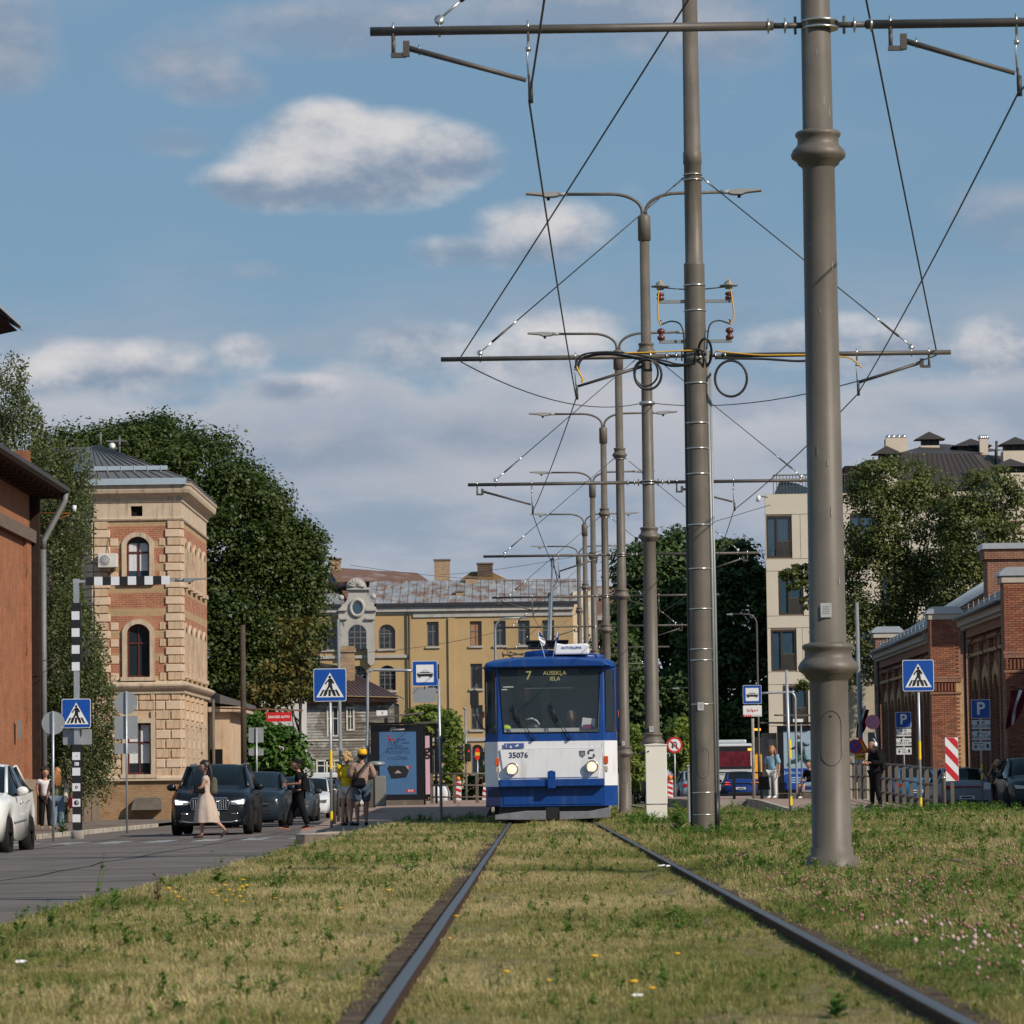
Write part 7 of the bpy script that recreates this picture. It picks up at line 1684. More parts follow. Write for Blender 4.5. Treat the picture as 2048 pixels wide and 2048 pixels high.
MB().use(TWH).prism([(-.90,.84),(.90,.84),(.97,1.38),(-.97,1.38)], -.028, .012).build('front_panel', parent=tr, bevel=.008)
MB().use(TB).box(-.99,1.0,-.20,.02,tz(1440),tz(1372)).build('bumper', parent=tr, bevel=.015)
MB().use(TB).prism([(-.92,.33),(.95,.33),(.95,.68),(-.92,.68)], -.015, .05).build('apron', parent=tr, bevel=.01)
MB().use(TBD).box(-1.245,-.95,-.01,.32,.31,.66).build('apron_corner', parent=tr, bevel=.02)
MB().use(TB).bx((0,-.19,tz(1380)),(.15,.12,.32)).use(TB, True).lathe([(.06,-.26),(.07,-.25),(.07,-.20)], 14, (0,0,tz(1330)), ax='y').build('coupler_cover', parent=tr, bevel=.01)
MB().use(BLACK).box(-1.0,1.05,.10,.5,.10,.31).box(-.12,.14,-.02,.3,.05,.28).build('underframe', parent=tr)
UG = mk('underguard_grey', (.20,.20,.22), .5, .3, var=.25, scale=4)
MB().use(UG).prism([(-1.08,.06),(-.12,.04),(-.12,.22),(-.50,.22),(-1.08,.15)], -.04, .04).build('lifeguard', parent=tr, bevel=.01)
MB().use(UG).prism([(.14,.04),(1.10,.07),(1.10,.27),(.70,.20),(.14,.20)], -.05, .03).build('lifeguard', parent=tr, bevel=.01)
for s in (-1,1):
 for yy in (1.9, 3.8, 10.7, 12.6): MB().use(RUST, True).lathe([(.33,-.05),(.35,-.045),(.35,.05),(.05,.06)], 20, (s*.76, yy, .35), ax='x').build('wheel', parent=tr)
MB().use(BLACK).box(-1.1,1.1,1.3,4.4,.16,.5).box(-1.1,1.1,10.2,13.2,.16,.5).build('bogie', parent=tr)
SEAM = mk('seam_line', (.20,.20,.21), .7, var=0)
for q in (((-1.0,.70),(-1.0,1.52)),((1.0,.70),(1.0,1.52)),((-.97,1.385),(.97,1.385))): MB().use(SEAM).tube([(q[0][0],-.018,q[0][1]),(q[1][0],-.018,q[1][1])], .004, 4).build('panel_seam', parent=tr)
LAMP = mk('warm_headlight', (1.0,.78,.55), .3, emit=.55, var=.5, scale=14)
for cx_, cy_ in ((405,1275),(1135,1262)):
 c = (tx(cx_), -.03, tz(cy_)); h = MB().use(SBLACK, True).lathe([(.118,-.07),(.118,-.12),(.098,-.125),(.098,-.09),(.0,-.085)][::-1], 26, (c[0],0,c[2]), ax='y').use(STEEL, True).tube([(c[0]+.112*cos(a),-.118,c[2]+.112*sin(a)) for a in np.linspace(0,2*pi,25)], .009, 6, False).use(TWH, True).lathe([(.10,-.10),(.125,-.02)], 24, (c[0],0,c[2]), ax='y').build('headlight', parent=tr)
 MB().use(LAMP, True).lathe([(0,-.118),(.05,-.116),(.097,-.105)][::1], 24, (c[0],0,c[2]), ax='y').build('lens', parent=h)
for cx_, cy_ in ((268,1210),(1264,1203)):
 x_ = tx(cx_)*1.0; y_ = .02; w = MB().use(mk('indicator_orange', (.62,.07,.005), .3, var=.05)).bx((x_,y_,tz(cy_)),(.078,.07,.145)).build('indicator', parent=tr, bevel=.01)
 MB().use(mk('clear_lens', (.5,.42,.32), .2)).bx((x_+.005,y_,tz(1283)),(.06,.06,.10)).build('position_lamp', parent=tr, bevel=.01)
MB().use(ORNG).bx((1.28,.6,tz(775)),(.05,.06,.13)).build('side_repeater', parent=tr)
MB().use(ORNG).bx((-1.28,.6,tz(770)),(.04,.06,.12)).build('side_repeater', parent=tr)
text('35076', .148, NAVYT, tr, (tx(462), -.033, tz(1153)), bold=.003)
o = MB().use(mk('tram_sticker_blue', (.05,.09,.28), .5, var=.05)).bx((tx(423),-.022 if False else -.006,tz(1065)),(.375,.012,.10)).build('sticker', parent=tr)
o.location.y = -.012
b = MB().use(mk('pale_print', (.6,.63,.7), .5, var=0)); yb = -.027
b.prism(circ(tx(352),tz(1050),.009,8), yb-.003, yb).bx((tx(352),yb,tz(1068)),(.014,.003,.04)).bx((tx(395),yb,tz(1068)),(.05,.003,.012),Matrix.Rotation(.5,3,'Y')).prism(circ(tx(393),tz(1078),.018,10), yb-.003, yb).prism([(tx(430),tz(1066)),(tx(462),tz(1048)),(tx(468),tz(1066)),(tx(440),tz(1074))], yb-.003, yb); b.build('sticker_pictogram', parent=tr)
cr = MB().use(mk('crest_grey', (.10,.11,.11), .5, var=0)).prism([(tx(1018),tz(1117)),(tx(1075),tz(1117)),(tx(1073),tz(1160)),(tx(1047),tz(1182)),(tx(1021),tz(1160))], -.035, -.029).use(mk('crest_light', (.35,.36,.34), .5, var=0)).bx((tx(1047),-.038,tz(1148)),(.085,.004,.012),Matrix.Rotation(.75,3,'Y')).bx((tx(1047),-.040,tz(1148)),(.085,.004,.012),Matrix.Rotation(-.75,3,'Y')).build('crest', parent=tr)
b = MB().use(NAVYT, True)
for k in range(3):
 r = .030+.013*k; cz1, cz2 = tz(1134), tz(1164); cxm = tx(1128)
 pts = [(cxm+.055, cz1+r)] + [(cxm-.01+r*cos(a), cz1+r*sin(a)) for a in np.linspace(pi/2, pi*1.25, 8)]
 b.tube([(x,-.034,z) for x, z in pts], .004, 4)
 pts = [(cxm-.055, cz2-r)] + [(cxm+.01+r*cos(a), cz2+r*sin(a)) for a in np.linspace(-pi/2, pi*.25, 8)]
 b.tube([(x,-.034,z) for x, z in pts], .004, 4)
b.build('swirl_emblem', parent=tr)
for (xa, za), (xb, zb_) in (((tx(610),tz(1000)),(tx(405),tz(715))),((tx(940),tz(1000)),(tx(760),tz(700)))):
 A = Vector(front_pt(xa,za))+Vector((0,-.04,0)); B_ = Vector(front_pt(xb,zb_))+Vector((0,-.035,0)); d = (B_-A)
 MB().use(SBLACK, True).tube([A,B_], .008, 5).tube([A+Vector((-.05,0,0)),B_+Vector((-.05,0,-.03))], .006, 5).tube([A+d*.45+Vector((-.07,.0,.04)), B_+Vector((.01,0,.05))], .012, 5).use(TBD, True).lathe([(.03,-.06),(.03,.02)], 10, (A.x,0,A.z), ax='y').build('wiper', parent=tr)
dsp = MB().use(mk('display_black', (.012,.014,.014), .4)).box(-.62,.55,.30,.40,tz(488),tz(360)).build('display_box', parent=tr)
LED = mk('led_yellow', (.70,.60,.22), .5, emit=.45, var=0)
text('7', .23, LED, dsp, (tx(565), .295, tz(422)), bold=.002); text('AUSEKĻA', .105, LED, dsp, (tx(805), .295, tz(400)), bold=.001); text('IELA', .105, LED, dsp, (tx(808), .295, tz(452)), bold=.001)
b = MB().use(HOUSE).box(-1.2,1.2,.5,L-.3,.9,.95).box(-1.2,1.2,3.0,3.05,.95,2.9).use(mk('dash', (.55,.57,.54), .7)).box(-1.05,1.05,.22,.75,1.0,1.78).use(mk('cab_wall', (.26,.28,.28), .8)).box(-1.22,1.22,2.2,2.25,1.0,2.9).build('interior', parent=tr)
MB().use(mk('cab_panel_light', (.30,.31,.30), .7, var=.05)).box(-.63,-.55,2.0,2.1,1.2,2.8).box(-.2,-.02,2.05,2.12,1.3,2.75).box(-1.15,-.75,1.9,2.15,1.2,2.7).build('cab_partition', parent=tr)
MB().use(mk('wheel_cover', (.05,.06,.06), .4), True).ball((tx(600),.45,1.80),(.13,.1,.09),12,8).use(WHITE, True).tube([(tx(535),.40,tz(822)),(tx(590),.36,tz(812)),(tx(635),.36,tz(835)),(tx(660),.40,tz(870))], .016, 6).build('dashboard_hood', parent=tr)
MB().use(WHITE).prism([(tx(1045),tz(900)),(tx(1168),tz(900)),(tx(1172),tz(825)),(tx(1055),tz(812))], .18,.186).use(mk('pamphlet', (.22,.03,.14), .5, var=.2)).prism([(tx(1050),tz(915)),(tx(1165),tz(915)),(tx(1140),tz(875)),(tx(1060),tz(878))], .17,.175).build('paper_notice', parent=tr)
MB().use(mk('hivis', (.45,.65,.05), .7), True).ball((tx(340),.35,1.80),(.12,.08,.06),10,6).ball((tx(280),.45,1.81),(.09,.06,.05),10,6).build('safety_vest', parent=tr)
MB().use(WHITE).box(tx(330),tx(425),.17,.172,tz(528),tz(518)).box(tx(318),tx(368),.17,.172,tz(552),tz(542)).box(tx(525),tx(970),.44,.45,tz(538),tz(532)).build('screen_sticker', parent=tr)
ROOFW = mk('unit_white', (.74,.75,.77), .5, var=.04)
o = MB().use(ROOFW).prism([(tx(805),3.19),(tx(1128),3.19),(tx(1126),3.38),(tx(1100),3.40),(tx(900),3.385),(tx(850),3.40),(tx(820),3.42)], .62, 2.0).build('air_conditioner', parent=tr, bevel=.03)
text('AUTOKLIMA', .07, BLUE, o, (tx(965), .612, tz(163)))
b = MB().use(SBLACK).box(tx(545),tx(950),2.6,4.6,tz(62),tz(50)).box(tx(565),tx(940),2.7,4.5,tz(100),tz(70))
for k in range(5): b.box(tx(575)+k*.17, tx(575)+k*.17+.03, 2.65, 2.7, tz(135), tz(62))
b.box(tx(575),tx(930),2.6,2.64,tz(125),tz(117)); b.build('collector_base', parent=tr)
MB().use(TB, True).loft([[(x,1.1,z) for x,z in ((tx(535),3.17),(tx(540),3.27),(tx(700),3.31),(tx(1150),3.22),(tx(1270),3.19),(tx(1275),3.1),(tx(505),3.1))],[(x,4.6,z) for x,z in ((tx(505),3.17),(tx(520),3.27),(tx(700),3.32),(tx(1150),3.27),(tx(1270),3.21),(tx(1275),3.1),(tx(505),3.1))]]).build('roof_fairing', parent=tr)
MB().use(TB, True).tube([(tx(720),.75,3.18),(tx(900),.75,3.255),(tx(1100),.75,3.235),(tx(1200),.75,3.16)], .018, 6).tube([(tx(1195),.75,3.18),(tx(1195),.9,3.0)], .018, 6).build('roof_rail', parent=tr)
hd = at(1106-1, 1121, 71.2+13.0) - Vector((TX, 71.2, 0))
MB().use(GALV2, True).tube([(.02,3.6,3.45),(hd.x,hd.y,hd.z)], [.034,.022], 8).use(SBLACK, True).tube([(hd.x,hd.y-.1,hd.z-.15),(hd.x,hd.y,hd.z+.04)], .04, 6).tube([(hd.x+.03,hd.y,hd.z-.1),(hd.x+.1,hd.y-.1,hd.z-.45),(hd.x+.02,hd.y-.3,hd.z-.6)], .012, 5).build('trolley_pole', parent=tr)
MB().use(SBLACK, True).tube([(-.9,2.6,3.22),(-.92,2.6,3.32)], .015, 5).tube([(tx(325),2.6,3.27),(tx(390),2.6,3.26),(tx(545),2.6,3.29)], .014, 5).tube([(tx(380),2.6,3.24),(tx(505),2.6,3.16)], .012, 5).tube([(tx(1128),2.6,3.22),(tx(1215),2.6,3.24)], .012, 5).build('roof_hook', parent=tr)
for (xa, za), (xb, zb_), m_ in (((tx(718),3.13),(tx(655),tz(12)),'a'),((tx(790),3.13),(tx(840),tz(15)),'b')):
 f_ = thing('small_flag', 'small blue and white flag on the tram roof, left of the two' if m_ == 'a' else 'small dark blue flag on the tram roof beside the white unit', 'flag', (TX, 71.2, 0))
 MB().use(WHITE, True).tube([(xa,.5,za),(xb,.5,zb_)], .008, 5).build('staff', parent=f_)
 dx_ = (xb-xa); b = MB().use(TB);
 n_ = 6; P_ = lambda u, v: (xa+dx_*(1-.5*v)+ (.11*u), .5+.03*sin(8*v+u*3), za+(zb_-za)*(1-.5*v)-.05*u)
 for i in range(n_):
  b.use(TB if i < 2 or m_ == 'b' else WHITE); v0, v1 = i/n_, (i+1)/n_; w0 = (1 if m_ == 'a' else .35)*(.4+.6*sin(pi*(i+.5)/n_))
  b.poly([P_(-.15,v0),P_(w0,v0),P_(w0,v1),P_(-.15,v1)])
 b.build('cloth', parent=f_)
t2 = dup(tr, loc=(TX, 71.2+15.3, 0), label='second blue and white tram car coupled behind the first, hidden by it')
MB().use(SBLACK, True).tube([(tx(165),.2,tz(345)),(tx(75),.1,tz(342)),(tx(62),.1,tz(370))], .014, 6).build('mirror_arm', parent=tr)
MB().use(SBLACK, True).tube([(tx(62),.1,tz(480)),(tx(66),.1,tz(560)),(tx(66),.1,tz(700)),(tx(90),.12,tz(830)),(tx(155),.3,tz(915))], .013, 6).build('mirror_arm', parent=tr)
MB().use(SBLACK).prism(rsq(.155,.27,.04,4,tx(87),tz(425)), .05, .12).build('mirror', parent=tr); MB().use(SBLACK).prism(rsq(.165,.31,.05,4,tx(65),tz(625)), .03, .10).build('mirror', parent=tr)
MB().use(TBD).box(1.25,1.29,.3,.34,1.75,2.9).build('door_edge', parent=tr)
for s in (-1, 1):
 for k in range(9): MB().use(mk('vent_shadow', (.3,.3,.3), .6)).bx((s*1.268,.55,1.05+.03*k),(.008,.35,.012)).build('vent_slat', parent=tr)  # row of thin grey slats on each side of the body
def paint(name, c, metal=.1): return mk('paint_'+name, c, .32, 0, var=.03, coat=.06, spec=.28)
CHR = mk('chrome', (.75,.75,.76), .12, 1.0, var=0)
CGL = mk_glass('car_glass', (.006,.009,.011), .05); CGL.node_tree.nodes['Principled BSDF'].inputs['Specular IOR Level'].default_value = .1
def car(name, label, cat, loc, rz, P, group=None):
 """P: body style. Stations run from the front (y=0) to the rear (y=L); local x across"""
 t = thing(name, label, cat, loc, rz, group); L = P['L']; hw = P['W']/2; mt = P['mat']; R = P.get('R', .34); gc = P.get('gc', .2)
 wf, wr = P.get('wf', .9), P.get('wr', L-.95)
 st = P['st']   # list (y, z_shoulder, z_top, shoulder half width factor, top half width factor, glass flag)
 ys = sorted({s[0] for s in st} | {w+d*R*1.12 for w in (wf, wr) for d in (-1,-.72,-.38,0,.38,.72,1)})
 def S(y):
  for a, c in zip(st[:-1], st[1:]):
   if a[0] <= y <= c[0]:
    u = (y-a[0])/(c[0]-a[0]) if c[0] > a[0] else 0; return [a[i]+(c[i]-a[i])*u for i in range(5)]
  return list(st[-1][:5])
 def low(y):
  z = gc
  for w in (wf, wr):
   d = abs(y-w)/(R*1.12)
   if d < 1: z = max(z, R + R*1.12*sqrt(1-d*d))
   elif d < 1.001: z = max(z, R)
  return z
 rings = []
 for y in ys:
  _, zs, zt, ks, kt = S(y); zl = low(y); e = P.get('taper', .16)*hw*max(0, 1-y/.7)**1.6 + .10*hw*max(0, 1-(L-y)/.55)**1.6
  w = hw-e; zm = max(zl+.02, zl*.45+zs*.55)
  rings.append([(-w*.80,y,zl),(-w*.965,y,zl+.0),(-w,y,zm),(-w*ks,y,zs),(-w*kt,y,zt-(.0)),(-w*kt*.6,y,zt+.035),(0,y,zt+.045),(w*kt*.6,y,zt+.035),(w*kt,y,zt),(w*ks,y,zs),(w,y,zm),(w*.965,y,zl),(w*.80,y,zl)])
 n = len(rings[0]); bb = MB().use(mt, True); gl = MB().use(CGL, True); V = [[bb.V(p) for p in r] for r in rings]
 y_c, y_r0, y_r1, y_d = P['glass']     # cowl, roof start, roof end, rear glass foot
 pil = P.get('pil', [])
 for i in range(len(rings)-1):
  ym = (ys[i]+ys[i+1])/2
  for k in range(n-1):
   side = k in (3, 8); top = k in (4,5,6,7)
   isg = (side and y_c+.0 < ym < y_d) or (top and (y_c < ym < y_r0 or y_r1 < ym < y_d))
   q = (V[i][k], V[i+1][k], V[i+1][k+1], V[i][k+1])
   bb.cur = 0 if not isg else (bb.mats.index(CGL) if CGL in bb.mats else (bb.mats.append(CGL) or 1)); bb.F(q[::-1] if False else q)
  bb.cur = 0; bb.F((V[i][0], V[i][n-1], V[i+1][n-1], V[i+1][0]))
 bb.cur = 0; bb.F(V[0]); bb.F(V[-1][::-1])
 body = bb.build('body', parent=t, fixn=True)
 def sp(y, k): r = S(y); w = hw - P.get('taper', .16)*hw*max(0, 1-y/.7)**1.6; return w
 for s in (-1, 1):
  a = []
  for y in (y_c, y_r0): _, zs, zt, ks, kt = S(y); a.append(Vector((s*hw*kt*1.005, y, zt+.005)))
  MB().use(mt, True).tube(a, .035, 6).build('pillar', parent=t)
  a = []
  for y in (y_r1, y_d): _, zs, zt, ks, kt = S(y); a.append(Vector((s*hw*kt*1.005, y, zt+.005)))
  MB().use(mt, True).tube(a, .05, 6).build('pillar', parent=t)
  for yp in pil:
   _, zs, zt, ks, kt = S(yp); MB().use(SBLACK).tube([(s*hw*ks*1.003,yp,zs),(s*hw*kt*1.003,yp,zt)], .035, 4).build('pillar', parent=t)
  MB().use(SBLACK, True).tube([(s*hw*S(y)[3]*1.002, y, S(y)[1]+.005) for y in np.linspace(y_c+.05, y_d-.1, 6)], .012, 4).build('window_trim', parent=t)
  for w in (wf, wr):
   tx_ = s*(hw-.11); ty = MB().use(RUBBER, True).lathe([(R*.66,-.10),(R*.9,-.112),(R,-.08),(R,.08),(R*.9,.112),(R*.66,.10)], 26, (tx_,w,R), ax='x').build('wheel', parent=t)
   rm = MB().use(P.get('rim', GALV), True).lathe([(R*.60,s*.085),(R*.66,s*.10),(R*.66,s*.09),(R*.62,s*.02)] if s > 0 else [(R*.62,s*.02),(R*.66,s*.09),(R*.66,s*.10),(R*.60,s*.085)], 22, (tx_,w,R), ax='x')
   for q in range(5):
    a_ = 2*pi*q/5+.3; rm.bx((tx_+s*.085,w+R*.33*cos(a_),R+R*.33*sin(a_)),(.03,R*.64,R*.15),Matrix.Rotation(a_,3,'X'))
   rm.use(SBLACK).lathe([(R*.60,-.02),(R*.60,.02)], 16, (tx_+s*.03,w,R), ax='x'); rm.build('rim', parent=ty)
  MB().use(SBLACK).box(s*(hw-.24) if s > 0 else s*(hw-.02), s*(hw-.02) if s > 0 else s*(hw-.24), wf-R*1.05, wf+R*1.05, .3, R*2.05).box(s*(hw-.24) if s > 0 else s*(hw-.02), s*(hw-.02) if s > 0 else s*(hw-.24), wr-R*1.05, wr+R*1.05, .3, R*2.05) if False else None
  ym = y_c+.38; _, zs, zt, ks, kt = S(ym)
  MB().use(P.get('mirror', mt), True).ball((s*(hw*ks+.13),ym,zs+.09),(.115,.07,.085),10,7).use(SBLACK).bx((s*(hw*ks+.03),ym+.02,zs+.03),(.1,.05,.04)).build('mirror', parent=t)
  for yh in P.get('handles', ()): _, zs, zt, ks, kt = S(yh); MB().use(P.get('hmat', mt), True).tube([(s*(hw*1.0),yh,zs-.13),(s*(hw*1.0+.02),yh+.05,zs-.125),(s*(hw*1.0+.02),yh+.13,zs-.12),(s*hw,yh+.18,zs-.12)], .014, 5).build('door_handle', parent=t)
 MB().use(SBLACK).box(-hw*.78,hw*.78,.25,L-.25,gc-.02,gc+.25).build('underbody', parent=t)
 MB().use(SBLACK).box(-hw*.9,hw*.9,wf-R*1.15,wf+R*1.15,gc+.02,R*1.7).box(-hw*.9,hw*.9,wr-R*1.15,wr+R*1.15,gc+.02,R*1.7).build('wheel_housing', parent=t)
 return t
def suv_st(L, zh=1.02, zr=1.62, hatch=True):
 return [(0,.62,.72,.96,.80),(.06,.78,.90,.97,.82),(.35,.90,1.00,.97,.84),(1.15,1.00,zh+.06,.97,.86),(1.30,1.02,zh+.09,.97,.84),(2.05,1.06,zr-.03,.96,.72),(2.5,1.07,zr,.96,.72),(L-1.0,1.12,zr-.02,.95,.70),(L-.42,1.14,zr-.12,.94,.68),(L-.12,1.12,1.16,.94,.80),(L,.80,.92,.93,.80)]
def hatch_st(L, zr=1.47):
 return [(0,.50,.58,.95,.78),(.08,.66,.76,.96,.80),(.4,.78,.86,.97,.82),(1.05,.88,.95,.97,.84),(1.2,.90,.99,.97,.82),(1.95,.94,zr-.03,.95,.70),(2.4,.95,zr,.95,.69),(L-1.0,.99,zr-.05,.94,.67),(L-.30,1.02,1.06,.93,.78),(L-.06,.9,.98,.93,.78),(L,.6,.75,.92,.78)]
def plate(parent, x, y, z, s, rz=0, w=.46):
 p = MB().use(WHITE).bx((x,y,z),(w,.012,.105)).build('number_plate', parent=parent)
 if s: text(s, .10, SBLACK, p, (x,y-.008,z), rz)
 return p
LIGHTON = mk('cold_headlight', (.85,.92,1.0), .2, emit=3.5, var=0); LENS = mk('lamp_glass', (.35,.36,.38), .08, .6, var=.1); TAILR = mk('tail_red', (.35,.008,.01), .25, var=.05); TAILON = mk('tail_red_on', (.9,.04,.02), .3, emit=1.5, var=0)
rzc = radians(4.5)
g = at(430,1662,88)
bs = car('black_suv', 'black SUV with bright headlights waiting at the crossing behind the woman in the beige dress', 'car', (g.x-.12, 88, roadz(g.x,88)), .005, dict(L=4.7, W=1.90, mat=paint('black_blue',(.006,.008,.012)), R=.37, gc=.24, st=suv_st(4.7,1.04,1.64), glass=(1.30,2.05,3.7,4.58), pil=[2.9,3.6], handles=(2.2,3.1), rim=CHR))
gr = MB().use(SBLACK).prism([(-.42,.60),(.42,.60),(.46,.78),(.40,.86),(-.40,.86),(-.46,.78)], -.035, .05).build('grille', parent=bs)
for k in range(15): MB().use(CHR).bx((-.38+.0543*k,-.045,.73),(.018,.02,.22)).build('grille_slat', parent=gr)
MB().use(CHR, True).tube([(-.42,-.04,.60),(.42,-.04,.60),(.46,-.04,.78),(.40,-.04,.87),(-.40,-.04,.87),(-.46,-.04,.78),(-.42,-.04,.60)], .012, 5).tube([(-.3,-.05,.64),(.3,-.05,.83)], .010, 5).lathe([(.05,-.06),(.065,-.06),(.065,-.05)], 16, (0,0,.73), ax='y').build('grille_frame', parent=gr)
for s in (-1, 1):
 h = MB().use(LENS).prism([(s*.48,.80),(s*.50,.72),(s*.78,.70),(s*.84,.80),(s*.82,.86)], -.005, .3).build('headlight', parent=bs)
 MB().use(LIGHTON).prism([(s*.50,.785),(s*.66,.765),(s*.80,.835),(s*.70,.80)], -.02, .0).prism([(s*.64,.73),(s*.80,.73),(s*.80,.82),(s*.66,.80)], -.018,.0).build('lamp', parent=h)
 MB().use(CHR, True).tube([(s*.50,-.02,.50),(s*.74,.03,.52)], .018, 5).build('lower_trim', parent=bs)
MB().use(SBLACK).prism([(-.72,.30),(.72,.30),(.62,.56),(-.62,.56)], -.012, .1).build('air_intake', parent=bs); MB().use(CHR, True).tube([(-.80,.03,.36),(-.5,-.03,.31),(.5,-.03,.31),(.80,.03,.36)], .016, 6).build('bumper_trim', parent=bs)
plate(bs, 0, -.04, .50, '  -335')
MB().use(CHR, True).tube([(.62,1.9,1.66),(.64,4.0,1.70)], .018, 5).tube([(-.62,1.9,1.66),(-.64,4.0,1.70)], .018, 5).build('roof_rail', parent=bs)
MB().use(mk('dash_sticker', (.3,.35,.25), .6)).bx((.35,1.62,1.28),(.10,.01,.10)).build('windscreen_sticker', parent=bs)
def frontface(t, W, zh, on=False, rnd=True, pl=''):
 for s in (-1,1):
  if rnd: MB().use(LENS, True).lathe([(0,-.02),(.07,-.01),(.10,.03)], 14, (s*(W/2-.26),.05,zh), ax='y').build('headlight', parent=t)
  else: MB().use(LIGHTON if on else LENS).prism([(s*(W/2-.48),zh-.04),(s*(W/2-.16),zh-.05),(s*(W/2-.12),zh+.07),(s*(W/2-.46),zh+.04)], -.01,.2).build('headlight', parent=t)
  MB().use(LENS, True).lathe([(0,-.02),(.045,-.01),(.05,.03)], 10, (s*(W/2-.28),.03,zh-.26), ax='y').build('fog_lamp', parent=t)
 MB().use(SBLACK).box(-.45,.45,-.02,.05,zh-.14,zh+.02).box(-.5,.5,-.015,.05,zh-.36,zh-.24).build('grille', parent=t)
 MB().use(CHR).box(-.45,.45,-.03,-.02,zh-.07,zh-.055).build('grille_bar', parent=t); plate(t, 0,-.03,zh-.19,pl)
def rearface(t, L, W, zt_, on=False, pl='', wide=False, matt=None):
 for s in (-1,1): MB().use(TAILON if on else TAILR).prism([(s*(W/2-.36),zt_-.05),(s*(W/2-.08),zt_-.07),(s*(W/2-.10),zt_+.09),(s*(W/2-.32),zt_+.05)], L-.12, L+.015).build('tail_light', parent=t)
 if wide: MB().use(TAILR).box(-W/2+.3,W/2-.3,L-.05,L+.02,zt_+.0,zt_+.035).build('light_bar', parent=t)
 MB().use(SBLACK).box(-W/2+.22,W/2-.22,L-.1,L+.02,.24,.42).build('rear_bumper', parent=t)
 p = MB().use(WHITE).bx((0,L+.02,zt_-.25 if not wide else .52),(.5,.012,.11)).build('number_plate', parent=t); MB().use(SBLACK).bx((0,L+.028,zt_-.25 if not wide else .52),(.36,.004,.05)).build('plate_print', parent=p)
def qcar(px, py, Y, st, L, W, zr, c, label, name, rnd, on=False, wid=0, pl='', rot=-.01):
 g = at(px, py, Y); t = car(name, label, 'car', (g.x,Y,roadz(g.x,Y)), rot, dict(L=L, W=W, mat=c, R=.33, gc=.2, st=st, glass=(1.2,1.95,L-1.0,L-.34) if st[1][0] == .08 else (1.30,2.05,L-1.0,L-.12), pil=[2.7], handles=(2.2,3.0)), 'cars queuing at the left crossing')
 frontface(t, W, .64 if st[1][0] == .08 else .74, on, rnd, pl); return t
qcar(506,1650,107,suv_st(4.2,1.0,1.56),4.2,1.78,0,paint('dark_petrol',(.014,.022,.032)),'dark hatchback with round clear headlights, second in the queue','dark_hatchback',True)
qcar(573,1640,124,hatch_st(4.1),4.1,1.75,0,paint('grey_blue',(.035,.045,.055)),'grey-blue car hidden behind the walking man, third in the queue','grey_car',False)
qcar(614,1632,140,hatch_st(4.1,1.5),4.1,1.75,0,paint('silver_white',(.55,.57,.58)),'silver white hatchback in the queue right of the walking man','silver_car',False)
qcar(634,1628,152,hatch_st(4.2,1.5),4.2,1.78,0,paint('charcoal',(.03,.032,.036)),'charcoal car at the end of the queue beside the yellow-banded post','charcoal_car',True)
g = at(632,1600,176); vn = thing('white_van', 'long white van with black windows passing behind the queue', 'van', (g.x,176,-.35))
b = MB().use(mk('van_white', (.66,.67,.68), .3, var=.05, coat=.3)).prism([(-1.9,.35),(2.6,.35),(2.7,.9),(2.55,1.25),(2.1,1.78),(1.9,1.86),(-1.75,1.90),(-1.9,1.75)], 0, 1.9, 'y').build('body', parent=vn, bevel=.05)
MB().use(CGL).prism([(-1.6,1.05),(.05,1.05),(.05,1.65),(-1.6,1.65)], -.02, -.005).prism([(.15,1.05),(1.0,1.05),(1.0,1.65),(.15,1.65)], -.02, -.005).prism([(1.12,1.05),(2.25,1.05),(1.9,1.65),(1.12,1.65)], -.02, -.005).build('side_window', parent=vn)
for x_ in (-1.1,1.75): MB().use(RUBBER, True).lathe([(.2,-.04),(.34,-.05),(.34,.1),(.2,.1)], 18, (x_,0,.34), ax='y').build('wheel', parent=vn)
MB().use(TAILR).box(-1.93,-1.88,.02,.2,.8,1.3).box(-1.75,-1.60,-.02,.0,.5,.75).build('tail_light', parent=vn)
g = at(44,1712,70.5)
ws = car('white_suv', 'white SUV cut by the left edge of the picture, driving towards the viewer', 'car', (at(14,1712,67.5).x-.85, 66.6, at(52,1709,70.2).z), 0, dict(L=4.7, W=1.85, mat=mk('paint_white', (.72,.71,.68), .3, 0, var=.03, coat=.4), R=.37, gc=.28, st=[(0,.62,.72,.96,.80),(.06,.80,.92,.97,.82),(.35,.95,1.05,.97,.84),(1.15,1.06,1.12,.97,.86),(1.30,1.08,1.14,.97,.84),(2.1,1.10,1.62,.96,.72),(2.6,1.11,1.66,.96,.72),(3.5,1.14,1.62,.95,.70),(4.45,1.20,1.22,.94,.78),(4.62,1.12,1.16,.94,.80),(4.7,.80,.92,.93,.80)], glass=(1.30,2.1,3.5,4.4), pil=[2.35,3.35], handles=(2.2,3.05), hmat=CHR, rim=GALV2))
MB().use(GALV2, True).tube([(.93,1.35,.62),(.932,2.9,.66)], .02, 5).build('side_moulding', parent=ws)
frontface(ws, 1.85, .8, False, False)
def rcar(px, py, Y, st, L, W, c, label, name, zt_, rot=0, on=False, wide=False, gz=None):
 g = at(px, py, Y); t = car(name, label, 'car', (g.x,Y,g.z), pi+rot, dict(L=L, W=W, mat=c, R=.33, gc=.2, st=st, glass=(1.2,1.95,L-1.0,L-.30) if st[1][0] == .08 else (1.30,2.05,L-1.0,L-.12), pil=[2.7], handles=(2.2,3.0)))
 t.location = (g.x + sin(rot)*0, Y + L, g.z); rearface(t, L, W, zt_, on, '', wide); return t
